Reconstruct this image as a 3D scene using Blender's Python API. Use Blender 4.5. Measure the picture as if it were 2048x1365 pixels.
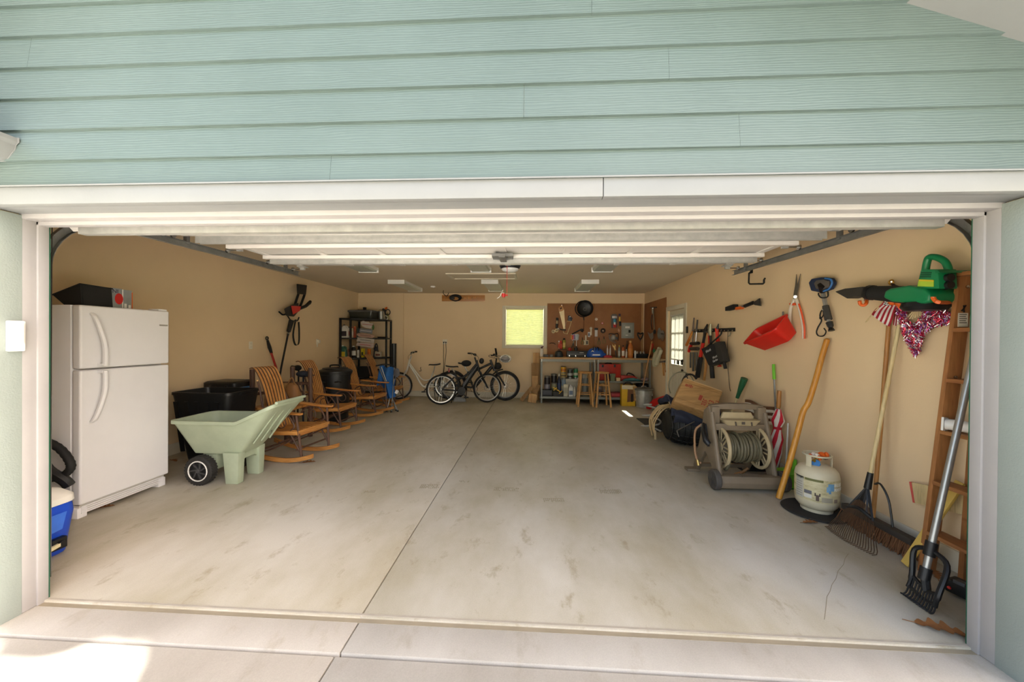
import bpy, bmesh, math, random
from mathutils import Vector as V, Matrix, Euler
random.seed(7)
for o in list(bpy.data.objects): bpy.data.objects.remove(o)
SC = bpy.context.scene
COL = SC.collection
PI = math.pi
# ---------------------------------------------------------------- camera
FPX, YAW, PITCH, ROLL = 745.0, .0562, -.0053, .0081
CAM = V((0, 0, 1.5))
_f = V((-math.sin(YAW)*math.cos(PITCH), math.cos(YAW)*math.cos(PITCH), math.sin(PITCH)))
_r = V((math.cos(YAW), math.sin(YAW), 0)); _u = _r.cross(_f)
_R = math.cos(ROLL)*_r + math.sin(ROLL)*_u; _U = -math.sin(ROLL)*_r + math.cos(ROLL)*_u
cd = bpy.data.cameras.new('camera'); cam = bpy.data.objects.new('camera', cd); COL.objects.link(cam)
cd.sensor_width = 36; cd.lens = FPX/2048*36; cd.clip_start = .02; cd.clip_end = 500
mw = Matrix((_R, _U, -_f)).transposed().to_4x4(); mw.translation = CAM; cam.matrix_world = mw
SC.camera = cam
# ---------------------------------------------------------------- light
SC.view_settings.view_transform = 'Standard'; SC.view_settings.look = 'None'
SC.view_settings.gamma = 1; SC.view_settings.use_curve_mapping = False
SC.view_settings.exposure = 1.1
SUN_TO = V((.97, -.33, 1.2)).normalized()
w = bpy.data.worlds.new('sky'); SC.world = w; w.use_nodes = True
nt = w.node_tree; bg = nt.nodes['Background']
sky = nt.nodes.new('ShaderNodeTexSky'); sky.sky_type = 'NISHITA'; sky.sun_disc = False
sky.sun_elevation = math.asin(SUN_TO.z); sky.sun_rotation = math.atan2(SUN_TO.x, SUN_TO.y)
sky.air_density = 1.0; sky.dust_density = 3.0; sky.ozone_density = .6
wb = nt.nodes.new('ShaderNodeMix'); wb.data_type = 'RGBA'; wb.blend_type = 'MULTIPLY'; wb.inputs[0].default_value = 1
wb.inputs[7].default_value = (1.17, 1.02, .88, 1); nt.links.new(sky.outputs[0], wb.inputs[6])   # camera white balance
nt.links.new(wb.outputs[2], bg.inputs[0]); bg.inputs[1].default_value = .37
sl = bpy.data.lights.new('sun', 'SUN'); sl.energy = 26.0; sl.color = (1, .96, .90); sl.angle = .02
so = bpy.data.objects.new('sun', sl); COL.objects.link(so); so.location = (6, -2, 9)
so.rotation_euler = SUN_TO.to_track_quat('Z', 'Y').to_euler()
# ---------------------------------------------------------------- room measures (metres)
XL, XR, YB, ZC = -4.55, 2.78, 9.50, 2.667          # inner faces of the garage
YO, YF = 1.967, 1.72                               # door stop plane, facade plane
XOL, XOR, ZO = -2.757, 2.172, 2.147                # opening

# points of the photograph (2048 x 1365) carried onto real planes of the room
def _ray(px, py): return _R*((px-1024)/FPX) - _U*((py-682.5)/FPX) + _f
def onX(px, py, X): d = _ray(px, py); return CAM + d*(X/d.x)
def onY(px, py, Y): d = _ray(px, py); return CAM + d*(Y/d.y)
def onZ(px, py, Z=0.): d = _ray(px, py); return CAM + d*((Z-1.5)/d.z)
# wall frames: local x to the right, y into the wall, z up as seen by someone facing the wall
RW = Matrix.Translation((XR, 0, 0)) @ Matrix.Rotation(-PI/2, 4, 'Z')
LW = Matrix.Translation((XL, 0, 0)) @ Matrix.Rotation(PI/2, 4, 'Z')
BW = Matrix.Translation((0, YB, 0))
def qr(px, py, off=0.): p = onX(px, py, XR-off); return (-p.y, p.z)
def ql(px, py, off=0.): p = onX(px, py, XL+off); return (p.y, p.z)
def qb(px, py, off=0.): p = onY(px, py, YB-off); return (p.x, p.z)

# ---------------------------------------------------------------- mesh helpers
def spl(pts, n=6, closed=False):
    P = [V(p) for p in pts]; out = []; N = len(P)
    rng = range(N if closed else N-1)
    for i in rng:
        a = P[(i-1) % N] if (closed or i > 0) else P[0]*2-P[1]
        b = P[i]; c = P[(i+1) % N]
        d = P[(i+2) % N] if (closed or i+2 < N) else P[-1]*2-P[-2]
        for k in range(n):
            t = k/n
            out.append(.5*((2*b)+(c-a)*t+(2*a-5*b+4*c-d)*t*t+(3*b-a-3*c+d)*t**3))
    if not closed: out.append(P[-1])
    return out
def arc(c, r, a0, a1, n, ax='xz'):
    o = []
    for i in range(n+1):
        a = math.radians(a0+(a1-a0)*i/n); x, y = r*math.cos(a), r*math.sin(a)
        o.append((c[0]+x, c[1], c[2]+y) if ax == 'xz' else (c[0]+x, c[1]+y, c[2]) if ax == 'xy' else (c[0], c[1]+x, c[2]+y))
    return o
class MB:
    def __init__(s, mx=None): s.v = []; s.f = []; s.mx = mx or Matrix()
    def add(s, vs, fs):
        o = len(s.v); s.v += [s.mx @ V(v) for v in vs]; s.f += [[o+i for i in f] for f in fs]; return s
    def bx(s, x0, x1, y0, y1, z0, z1):
        return s.add([(x0,y0,z0),(x1,y0,z0),(x1,y1,z0),(x0,y1,z0),(x0,y0,z1),(x1,y0,z1),(x1,y1,z1),(x0,y1,z1)],
                     [(0,3,2,1),(4,5,6,7),(0,1,5,4),(1,2,6,5),(2,3,7,6),(3,0,4,7)])
    def box(s, c, z, rot=(0,0,0)):
        m = Matrix.Translation(c) @ Euler(rot).to_matrix().to_4x4(); a, b, d = z[0]/2, z[1]/2, z[2]/2
        return s.add([m @ V(p) for p in ((-a,-b,-d),(a,-b,-d),(a,b,-d),(-a,b,-d),(-a,-b,d),(a,-b,d),(a,b,d),(-a,b,d))],
                     [(0,3,2,1),(4,5,6,7),(0,1,5,4),(1,2,6,5),(2,3,7,6),(3,0,4,7)])
    def bar(s, p, q, w, h, up=(0,0,1)):            # beam p-q, w across, h along up
        p, q = V(p), V(q); d = (q-p).normalized(); a = d.cross(V(up))
        if a.length < 1e-4: a = d.cross(V((0,1,0)))
        a.normalize(); b = a.cross(d).normalized(); a *= w/2; b *= h/2
        return s.add([p-a-b,p+a-b,p+a+b,p-a+b,q-a-b,q+a-b,q+a+b,q-a+b],
                     [(3,2,1,0),(4,5,6,7),(0,1,5,4),(1,2,6,5),(2,3,7,6),(3,0,4,7)])
    def tube(s, pts, r, n=6, closed=False, caps=True):
        P = [V(p) for p in pts]; N = len(P); R = r if isinstance(r, (list, tuple)) else [r]*N
        vs = []; fs = []; u = None
        for i in range(N):
            t = (P[(i+1) % N]-P[i-1]) if closed else (P[min(i+1,N-1)]-P[max(i-1,0)])
            if t.length < 1e-9: t = V((0,0,1))
            t.normalize()
            if u is None: u = t.orthogonal().normalized()
            u = (u-t*u.dot(t))
            if u.length < 1e-6: u = t.orthogonal()
            u.normalize(); b = t.cross(u)
            for k in range(n):
                a = 2*PI*k/n; vs.append(P[i]+(u*math.cos(a)+b*math.sin(a))*R[i])
        for i in range(N if closed else N-1):
            j = (i+1) % N
            for k in range(n): fs.append((i*n+k, i*n+(k+1) % n, j*n+(k+1) % n, j*n+k))
        if not closed and caps: fs += [tuple(range(n-1,-1,-1)), tuple((N-1)*n+k for k in range(n))]
        return s.add(vs, fs)
    def cyl(s, p, q, r, r2=None, n=12): return s.tube([p, q], [r, r if r2 is None else r2], n)
    def lathe(s, prof, o=(0,0,0), ax=(0,0,1), n=20, sx=1., sy=1., loop=False):
        ax = V(ax).normalized(); m = ax.to_track_quat('Z','Y').to_matrix(); o = V(o); vs = []; fs = []
        for (r, h) in prof:
            for k in range(n):
                a = 2*PI*k/n; vs.append(o+m @ V((r*math.cos(a)*sx, r*math.sin(a)*sy, h)))
        for i in range(len(prof)-1):
            for k in range(n): fs.append((i*n+k, i*n+(k+1) % n, (i+1)*n+(k+1) % n, (i+1)*n+k))
        if loop:
            q_ = (len(prof)-1)*n; fs += [(q_+k, q_+(k+1) % n, (k+1) % n, k) for k in range(n)]; return s.add(vs, fs)
        if prof[0][0] > 1e-5: fs.append(tuple(range(n-1,-1,-1)))
        if prof[-1][0] > 1e-5: fs.append(tuple((len(prof)-1)*n+k for k in range(n)))
        return s.add(vs, fs)
    def prism(s, poly, d0, d1, pl='xz'):
        n = len(poly)
        g = (lambda a, b, d: (a, d, b)) if pl == 'xz' else (lambda a, b, d: (a, b, d)) if pl == 'xy' else (lambda a, b, d: (d, a, b))
        return s.add([g(a, b, d0) for a, b in poly]+[g(a, b, d1) for a, b in poly],
                     [tuple(range(n)), tuple(range(2*n-1, n-1, -1))]+[(i, i+n, (i+1) % n+n, (i+1) % n) for i in range(n)])
    def loft(s, rings):                             # rings: equal-length closed loops
        n = len(rings[0]); vs = [p for r in rings for p in r]; fs = []
        for i in range(len(rings)-1):
            for k in range(n): fs.append((i*n+k, i*n+(k+1) % n, (i+1)*n+(k+1) % n, (i+1)*n+k))
        fs += [tuple(range(n-1,-1,-1)), tuple((len(rings)-1)*n+k for k in range(n))]
        return s.add(vs, fs)
    def ball(s, c, r, n=8, rot=None):
        r = r if isinstance(r, (list, tuple)) else (r, r, r); m = Euler(rot).to_matrix() if rot else Matrix.Identity(3)
        vs = [V(c)+m @ V((0,0,-r[2]))]; fs = []; h = max(4, n//2+1)
        for i in range(1, h):
            a = -PI/2+PI*i/h
            for k in range(n):
                b = 2*PI*k/n; vs.append(V(c)+m @ V((r[0]*math.cos(a)*math.cos(b), r[1]*math.cos(a)*math.sin(b), r[2]*math.sin(a))))
        vs.append(V(c)+m @ V((0,0,r[2]))); L = len(vs)-1
        for k in range(n):
            fs.append((0, 1+(k+1) % n, 1+k)); fs.append((L, L-n+k, L-n+(k+1) % n))
        for i in range(h-2):
            for k in range(n):
                a = 1+i*n; fs.append((a+k, a+(k+1) % n, a+n+(k+1) % n, a+n+k))
        return s.add(vs, fs)
    def ring(s, c, ax, R, r, n=20, m=6):
        q = V(ax).normalized().to_track_quat('Z','Y').to_matrix()
        return s.tube([V(c)+q @ V((R*math.cos(2*PI*i/n), R*math.sin(2*PI*i/n), 0)) for i in range(n)], r, m, True)
    def sheet(s, fn, nu, nv, t=.004):               # cloth or plate with thickness
        P = [[V(fn(i/nu, j/nv)) for j in range(nv+1)] for i in range(nu+1)]; vs = []; K = (nu+1)*(nv+1)
        top = []; bot = []
        for i in range(nu+1):
            for j in range(nv+1):
                du = P[min(i+1,nu)][j]-P[max(i-1,0)][j]; dv = P[i][min(j+1,nv)]-P[i][max(j-1,0)]
                nn = du.cross(dv); nn = nn.normalized() if nn.length > 1e-9 else V((0,0,1))
                top.append(P[i][j]+nn*t/2); bot.append(P[i][j]-nn*t/2)
        fs = []; ix = lambda i, j: i*(nv+1)+j
        for i in range(nu):
            for j in range(nv):
                fs.append((ix(i,j), ix(i+1,j), ix(i+1,j+1), ix(i,j+1))); fs.append((K+ix(i,j), K+ix(i,j+1), K+ix(i+1,j+1), K+ix(i+1,j)))
        for i in range(nu):
            fs.append((ix(i,0), K+ix(i,0), K+ix(i+1,0), ix(i+1,0))); fs.append((ix(i,nv), ix(i+1,nv), K+ix(i+1,nv), K+ix(i,nv)))
        for j in range(nv):
            fs.append((ix(0,j), ix(0,j+1), K+ix(0,j+1), K+ix(0,j))); fs.append((ix(nu,j), K+ix(nu,j), K+ix(nu,j+1), ix(nu,j+1)))
        return s.add(top+bot, fs)
WM = {}
def mesh_of(name, mb, mat, inv=None, bevel=0, seg=2, ang=38):
    bm = bmesh.new(); vs = [bm.verts.new(inv @ v if inv else v) for v in mb.v]
    for f in mb.f:
        try: bm.faces.new([vs[i] for i in f])
        except ValueError: pass
    bmesh.ops.recalc_face_normals(bm, faces=bm.faces[:])
    if bevel:
        ed = [e for e in bm.edges if len(e.link_faces) == 2 and e.calc_face_angle() > .5]
        bmesh.ops.bevel(bm, geom=ed, offset=bevel, segments=seg, affect='EDGES', profile=.6, clamp_overlap=True)
    me = bpy.data.meshes.new(name); bm.to_mesh(me); bm.free()
    me.polygons.foreach_set('use_smooth', [True]*len(me.polygons)); me.set_sharp_from_angle(angle=math.radians(ang))
    me.materials.append(MT(mat)); return me
def part(name, mb, mat, parent, bevel=0, label=None, stuff=False, seg=2, ang=38):
    o = bpy.data.objects.new(name, mesh_of(name, mb, mat, WM[parent].inverted(), bevel, seg, ang)); COL.objects.link(o)
    o.parent = parent; WM[o] = WM[parent]
    if label: o['label'] = label
    if stuff: o['kind'] = 'stuff'
    return o
def tag(o, label, cat, group=None):
    o['label'] = label; o['category'] = cat
    if group: o['group'] = group
    return o
def thing(name, label, cat, loc=(0,0,0), rz=0., group=None):
    o = bpy.data.objects.new(name, None); COL.objects.link(o); o.empty_display_size = .1
    o.location = loc; o.rotation_euler = (0,0,rz); WM[o] = Matrix.Translation(loc) @ Matrix.Rotation(rz, 4, 'Z')
    return tag(o, label, cat, group)
def solo(name, mb, mat, label, cat, group=None, bevel=0, seg=2, ang=38, stuff=False):   # a thing that is one mesh, origin at its base
    xs = [v.x for v in mb.v]; ys = [v.y for v in mb.v]; zs = [v.z for v in mb.v]
    b = V(((min(xs)+max(xs))/2, (min(ys)+max(ys))/2, min(zs))); T = Matrix.Translation(b)
    o = bpy.data.objects.new(name, mesh_of(name, mb, mat, T.inverted(), bevel, seg, ang)); COL.objects.link(o)
    o.location = b; WM[o] = T
    if stuff: o['kind'] = 'stuff'
    return tag(o, label, cat, group)
def struct(name, mb, mat, parent=None, bevel=0, label=None):
    if parent: return part(name, mb, mat, parent, bevel, label)
    o = bpy.data.objects.new(name, mesh_of(name, mb, mat, None, bevel)); COL.objects.link(o); WM[o] = Matrix(); o['kind'] = 'structure'
    if label: o['label'] = label
    return o
def sempty(name, label=None):
    o = bpy.data.objects.new(name, None); COL.objects.link(o); WM[o] = Matrix(); o['kind'] = 'structure'
    if label: o['label'] = label
    return o
def kids(o): return [c for c in bpy.data.objects if c.parent == o]
def dup(root, loc, rz=0., label=None, group=None, tree=None):
    def cp(o, par):
        c = o.copy(); COL.objects.link(c); c.parent = par; return c
    r = cp(root, None); r.location = loc; r.rotation_euler = (0,0,rz)
    WM[r] = Matrix.Translation(loc) @ Matrix.Rotation(rz, 4, 'Z')
    if label: r['label'] = label
    if group: r['group'] = group
    for ch in kids(root):
        c = cp(ch, r); WM[c] = WM[r]
        for g in kids(ch): WM[cp(g, c)] = WM[r]
    return r
def text(name, s, size, mat, mx, parent, ext=.0006, label=None, align='CENTER', bold=0.):   # flat print; mx: local x along the line, y up the letter
    cu = bpy.data.curves.new(name, 'FONT'); cu.body = s; cu.size = size; cu.extrude = ext; cu.align_x = align; cu.align_y = 'CENTER'; cu.offset = bold
    cu.resolution_u = 3
    t = bpy.data.objects.new(name, cu); COL.objects.link(t)
    dg = bpy.context.evaluated_depsgraph_get(); me = bpy.data.meshes.new_from_object(t.evaluated_get(dg))
    bpy.data.objects.remove(t); bpy.data.curves.remove(cu)
    me.transform(WM[parent].inverted() @ mx); me.materials.clear(); me.materials.append(MT(mat)); me.name = name
    o = bpy.data.objects.new(name, me); COL.objects.link(o); o.parent = parent; WM[o] = WM[parent]
    if label: o['label'] = label
    return o
def fr(o, x, y):                                    # frame for text: origin, x axis, y axis
    x = V(x).normalized(); y = V(y); y = (y-x*y.dot(x)).normalized(); m = Matrix((x, y, x.cross(y))).transposed().to_4x4(); m.translation = V(o); return m
# ---------------------------------------------------------------- materials
_M = {}
def MT(m):
    if not isinstance(m, str): return m
    if m.startswith('#'): m, *rest = m.split(','); return mk(m+','.join(rest), m[1:], *[float(x) for x in rest])
    return _M[m]
def lin(h):
    if not isinstance(h, str): return (*h, 1)
    c = [int(h[i:i+2], 16)/255 for i in (0, 2, 4)]
    return (*[x/12.92 if x <= .04045 else ((x+.055)/1.055)**2.4 for x in c], 1)
def _new(name):
    m = bpy.data.materials.new(name); m.use_nodes = True; N = m.node_tree.nodes; L = m.node_tree.links
    return m, N, L, N['Principled BSDF']
def _coord(N, L, sc=(1,1,1), kind='Object'):
    t = N.new('ShaderNodeTexCoord'); mp = N.new('ShaderNodeMapping'); mp.inputs['Scale'].default_value = sc
    L.new(t.outputs[kind], mp.inputs[0]); return mp.outputs[0]
def _noise(N, L, co, sc, det=4, rough=.6):
    n = N.new('ShaderNodeTexNoise'); n.inputs['Scale'].default_value = sc; n.inputs['Detail'].default_value = det; n.inputs['Roughness'].default_value = rough
    L.new(co, n.inputs[0]); return n.outputs[0]
def _ramp(N, L, x, stops):
    r = N.new('ShaderNodeValToRGB'); e = r.color_ramp.elements
    while len(e) < len(stops): e.new(.5)
    for k, (p, c) in enumerate(stops): e[k].position = p; e[k].color = c
    L.new(x, r.inputs[0]); return r.outputs[0]
def _mix(N, L, f, a, b, mode='MIX'):
    m = N.new('ShaderNodeMix'); m.data_type = 'RGBA'; m.blend_type = mode
    for s, x in ((0, f), (6, a), (7, b)):
        if hasattr(x, 'links') or hasattr(x, 'is_output'): L.new(x, m.inputs[s])
        else: m.inputs[s].default_value = x
    return m.outputs[2]
def _bump(N, L, b, h, st, dist=.01):
    n = N.new('ShaderNodeBump'); n.inputs['Strength'].default_value = st; n.inputs['Distance'].default_value = dist
    L.new(h, n.inputs['Height']); L.new(n.outputs[0], b.inputs['Normal'])
def sc4(c, k): return (min(1,c[0]*k), min(1,c[1]*k), min(1,c[2]*k), 1)
def mk(name, hexc, rough=.5, metal=0., var=.08, vs=9., bump=.08, bs=90., trans=0.):
    if name in _M: return _M[name]
    m, N, L, b = _new(name); c = lin(hexc); co = _coord(N, L)
    n = _noise(N, L, co, vs); L.new(_ramp(N, L, n, [(.3, sc4(c, 1-var)), (.7, sc4(c, 1+var))]), b.inputs['Base Color'])
    b.inputs['Roughness'].default_value = rough; b.inputs['Metallic'].default_value = metal; b.inputs['Transmission Weight'].default_value = trans
    if bump: _bump(N, L, b, _noise(N, L, co, bs, 2), bump, .004)
    _M[name] = m; return m
def wood(name, c1, c2, axis='z', rough=.55, k=14., bump=.25):
    m, N, L, b = _new(name); s = {'x': (.09,1,1), 'y': (1,.09,1), 'z': (1,1,.09)}[axis]; co = _coord(N, L, s)
    n = _noise(N, L, co, k, 5, .65); n2 = _noise(N, L, co, k*7, 3, .6)
    a = _ramp(N, L, n, [(.32, lin(c1)), (.68, lin(c2))]); d = _ramp(N, L, n2, [(.35, (.72,.72,.72,1)), (.6, (1,1,1,1))])
    L.new(_mix(N, L, .8, a, d, 'MULTIPLY'), b.inputs['Base Color']); b.inputs['Roughness'].default_value = rough
    _bump(N, L, b, n2, bump, .003); _M[name] = m; return m
# ================================================================ setting: materials
def concrete(name, base, dark, stain, st=.5):
    m, N, L, b = _new(name); co = _coord(N, L); cs = _coord(N, L, (1.1, .55, 1))
    big = _noise(N, L, cs, 1.1, 6, .62); mid = _noise(N, L, cs, 5.5, 6, .7); fine = _noise(N, L, co, 160, 2)
    a = _ramp(N, L, big, [(.34, lin(dark)), (.62, lin(base))])
    s = _ramp(N, L, mid, [(.30, (1,1,1,1)), (.43, (0,0,0,1))])
    mm = N.new('ShaderNodeMath'); mm.operation = 'MULTIPLY'; L.new(s, mm.inputs[0]); mm.inputs[1].default_value = st
    a = _mix(N, L, mm.outputs[0], a, lin(stain))
    g = _ramp(N, L, fine, [(.3, (.86,.86,.86,1)), (.7, (1,1,1,1))])
    L.new(_mix(N, L, .8, a, g, 'MULTIPLY'), b.inputs['Base Color'])
    b.inputs['Roughness'].default_value = .5; L.new(_ramp(N, L, mid, [(.3, (.36,)*3+(1,)), (.7, (.62,)*3+(1,))]), b.inputs['Roughness'])
    _bump(N, L, b, fine, .12, .003); _M[name] = m
concrete('slab', 'c4beb0', 'a9a089', '85744f', .55)
concrete('drive', 'c4bfb6', 'b0aaa0', '9a8f7a', .4)
mk('grass', '6e7350', .9, 0, .4, 2, .6, 40)
def siding():
    m, N, L, b = _new('siding'); co = _coord(N, L, (.05, 1, 1)); n = _noise(N, L, co, 26, 5, .7); n2 = _noise(N, L, _coord(N, L), 1.3)
    w = N.new('ShaderNodeTexWave'); w.bands_direction = 'Z'; w.inputs['Scale'].default_value = 26; w.inputs['Distortion'].default_value = 7; w.inputs['Detail'].default_value = 2; w.inputs['Detail Scale'].default_value = 1.2
    L.new(_coord(N, L, (.12, 1, 1)), w.inputs[0])
    L.new(_ramp(N, L, n2, [(.3, lin('546361')), (.7, lin('5c6b69'))]), b.inputs['Base Color']); b.inputs['Roughness'].default_value = .5
    _bump(N, L, b, _mix(N, L, .45, n, w.outputs[0]), .42, .004); _M['siding'] = m
siding()
mk('sage', '8f9893', .55, 0, .04, 3, .3, 120)
mk('trim', '7b7d7d', .45, 0, .03, 4, .06, 80)
mk('stop', '9d9a99', .5, 0, .04, 4, .08, 60)
mk('wall', 'e2c9a3', .75, 0, .03, 1.2, .2, 55)
mk('ceil', 'd6c8ae', .85, 0, .03, 1.2, .25, 60)
mk('base', 'd5cdb8', .55, 0, .04, 3, .1, 50)
mk('roof', '55504a', .9, 0, .2, 6, .3, 40)
mk('galv', 'b4b4af', .36, .4, .12, 14, .1, 60)
mk('galvd', '80807d', .4, .5, .15, 14, .1, 60)
mk('paintw', 'dcd8d2', .4, 0, .03, 5, .04, 60)
mk('blk', '111214', .45, 0, .1, 10, .05, 90)
mk('blkm', '161617', .75, 0, .12, 10, .15, 120)
mk('red', 'c3201d', .4, 0, .06, 8, .03)
mk('orange', 'e2641c', .42, 0, .05, 8, .03)
mk('white', 'e6e4df', .4, 0, .03, 8, .03)
mk('steel', 'b8b8b6', .25, 1., .06, 12, .05)
mk('gray', '7b7b78', .5, 0, .06, 8, .05)
mk('plug', 'e3dccb', .4, 0, .02)
mk('fix', 'e2e2dc', .4, 0, .02)
mk('lens', 'bfc4b4', .35, 0, .05, 30, .2, 200)
mk('cord', '2a2925', .6, 0, .05)
def glass():
    m, N, L, b = _new('glass'); tr_ = N.new('ShaderNodeBsdfTransparent'); tr_.inputs[0].default_value = (.93,.96,.94,1); gl = N.new('ShaderNodeBsdfGlossy'); gl.inputs['Roughness'].default_value = .03
    mx = N.new('ShaderNodeMixShader'); lw = N.new('ShaderNodeLayerWeight'); lw.inputs[0].default_value = .12; L.new(lw.outputs[0], mx.inputs[0]); L.new(tr_.outputs[0], mx.inputs[1]); L.new(gl.outputs[0], mx.inputs[2])
    L.new(mx.outputs[0], N['Material Output'].inputs[0]); N.remove(b); _M['glass'] = m
glass()
def translu(name, hexc, k=.75):
    m, N, L, b = _new(name); t = N.new('ShaderNodeBsdfTranslucent'); d = N.new('ShaderNodeBsdfDiffuse'); mx = N.new('ShaderNodeMixShader')
    n = _noise(N, L, _coord(N, L), 60); c = _ramp(N, L, n, [(.3, sc4(lin(hexc), .95)), (.7, lin(hexc))])
    L.new(c, t.inputs[0]); L.new(c, d.inputs[0]); mx.inputs[0].default_value = k; L.new(d.outputs[0], mx.inputs[1]); L.new(t.outputs[0], mx.inputs[2])
    L.new(mx.outputs[0], N['Material Output'].inputs[0]); N.remove(b); _M[name] = m
translu('shade', 'f6f2d2', .85); translu('curtain', 'c4c2bc', .5)
# ================================================================ ground
XJ = -.912
fo = sempty('floor', 'broom finished concrete slabs of the garage and driveway')
G = .004
for i, (x0, x1, y0, y1, z, mt, nm) in enumerate((
    (XL-.1, XJ-G, YO-.02, YB+.1, 0, 'slab', 'garage_slab'), (XJ+G, XR+.1, YO-.02, YB+.1, 0, 'slab', 'garage_slab'),
    (-7, XJ-G, YF+.012, YO-.026, -.014, 'drive', 'apron_slab'), (XJ+G, 6, YF+.012, YO-.026, -.014, 'drive', 'apron_slab'),
    (-7, XJ-.02-G, -4, YF-.002, -.022, 'drive', 'driveway_slab'), (XJ-.02+G, 6, -4, YF-.002, -.022, 'drive', 'driveway_slab'),
    (-7, XJ-.02-G, -14, -4.01, -.022, 'drive', 'driveway_slab'), (XJ-.02+G, 6, -14, -4.01, -.022, 'drive', 'driveway_slab'))):
    struct(nm, MB().bx(x0, x1, y0, y1, z-.12, z), mt, fo, .004)
struct('door_seat_lip', MB().prism([(YO-.020,-.014),(YO-.012,.0012),(YO+.002,.0012),(YO+.002,-.02),(YO-.020,-.02)], XOL, XOR, 'yz'), '#aaa294,.7', fo)
struct('door_seat_seam', MB().prism([(YO-.046,-.02),(YO-.046,-.0125),(YO-.020,-.011),(YO-.020,-.02)], XOL, XOR, 'yz'), '#8f8470,.7', fo)
struct('ground', MB().bx(-60, 60, -60, 70, -.4, -.09), 'grass')
# ================================================================ shell
T = .14
yw0 = YF+.03
struct('wall_left', MB().bx(XL-T, XL, yw0, YB+T, -.1, ZC+.1), 'wall')
# door in the right wall
DY0, DY1, DZ = 6.99, 7.85, 2.10
struct('wall_right', MB().bx(XR, XR+T, yw0, DY0, -.1, ZC+.1).bx(XR, XR+T, DY1, YB+T, -.1, ZC+.1).bx(XR, XR+T, DY0, DY1, DZ, ZC+.1).bx(XR, XR+T, DY0, DY1, -.1, -.001), 'wall')
WX0, WX1, WZ0, WZ1 = -.70, .27, 1.325, 2.29
XS = -3.35                                          # the left end of the back wall stands a little forward
struct('wall_back', MB().bx(XL-T, WX0, YB, YB+T, -.1, ZC+.1).bx(WX1, XR+T, YB, YB+T, -.1, ZC+.1).bx(WX0, WX1, YB, YB+T, -.1, WZ0).bx(WX0, WX1, YB, YB+T, WZ1, ZC+.1)
       .bx(XL, XS, YB-.035, YB, 0, ZC), 'wall')
struct('ceiling', MB().bx(XL-T, XR+T, yw0, YB+T, ZC, ZC+.1), 'ceil')
zr = lambda x: 2.787-.402*(x-2.087)                  # underside of the right rake
XP = -1.2
def zroof(x): return zr(x) if x >= XP else zr(XP)-.402*(XP-x)
struct('wall_front', MB().bx(XL-T, XOL-.02, yw0, YO, -.1, ZO+.1).bx(XOR+.02, XR+T, yw0, YO, -.1, ZO+.1)
       .prism([(XL-T, ZO+.02), (XR+T, ZO+.02), (XR+T, zroof(XR+T)), (XP, zr(XP)), (XL-T, zroof(XL-T))], yw0, YO-.001), 'wall')
wf = bpy.data.objects['wall_front']
# lap siding, board by board
rows = [2.232, 2.364, 2.516, 2.671, 2.823, 2.978, 3.13, 3.28, 3.43, 3.58, 3.73, 3.88, 4.03]
joints = {5: [.16], 4: [1.12], 3: [.62], 2: [-.01], 1: [.78], 6: [-1.0], 7: [.9]}
for p in ((1183,15),(1591,55),(1337,130),(1048,205),(1478,265),(61,110),(662,330),(1140,-60)):
    q = onY(*p, YF)
    for k in range(len(rows)-1):
        if rows[k] <= q.z < rows[k+1]: joints[k] = [j for j in joints.get(k, []) if False]+[q.x] if k not in (3,) or p[0] > 100 else joints[k]+[q.x]
for k in range(len(rows)-1):
    z0, z1 = rows[k], rows[k+1]+.02
    def xr(z): return 3.1 if z < zr(3.1) else 2.087+(2.787-z)/.402
    def xl(z): return -6.2 if z < zroof(-6.2) else XP-(zr(XP)-z)/.402
    if xl(z0) > -5: break_l = True
    xs = sorted(j for j in joints.get(k, []) if -5 < j < 2.4); e = [None]+xs+[None]
    for i in range(len(e)-1):
        a0 = xl(z0) if e[i] is None else e[i]+.0005; a1 = xl(z1) if e[i] is None else e[i]+.0005
        b0 = xr(z0) if e[i+1] is None else e[i+1]-.0005; b1 = xr(z1) if e[i+1] is None else e[i+1]-.0005
        y0, y1 = YF-.013, YF+.006
        struct('siding_board', MB().add([(a0,y0,z0),(b0,y0,z0),(b1,y1,z1),(a1,y1,z1),(a0,y0+.019,z0),(b0,y0+.019,z0),(b1,y1+.006,z1),(a1,y1+.006,z1)],
               [(0,1,2,3),(7,6,5,4),(0,4,5,1),(3,2,6,7),(0,3,7,4),(1,5,6,2)]), 'siding', wf)
z = 2.232
for sx in (-1, 1):                                  # siding beside the opening (outside the frame)
    x0, x1 = (-6.2, XOL-.10) if sx < 0 else (XOR+.10, 3.1)
    for k in range(15):
        za, zb = -.02+k*.15, min(.15+k*.15, 2.232)
        struct('siding_board', MB().add([(x0,YF-.006,za),(x1,YF-.006,za),(x1,YF+.008,zb),(x0,YF+.008,zb),(x0,YF+.02,za),(x1,YF+.02,za),(x1,YF+.02,zb),(x0,YF+.02,zb)],
               [(0,1,2,3),(7,6,5,4),(0,4,5,1),(3,2,6,7),(0,3,7,4),(1,5,6,2)]), 'siding', wf)
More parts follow.
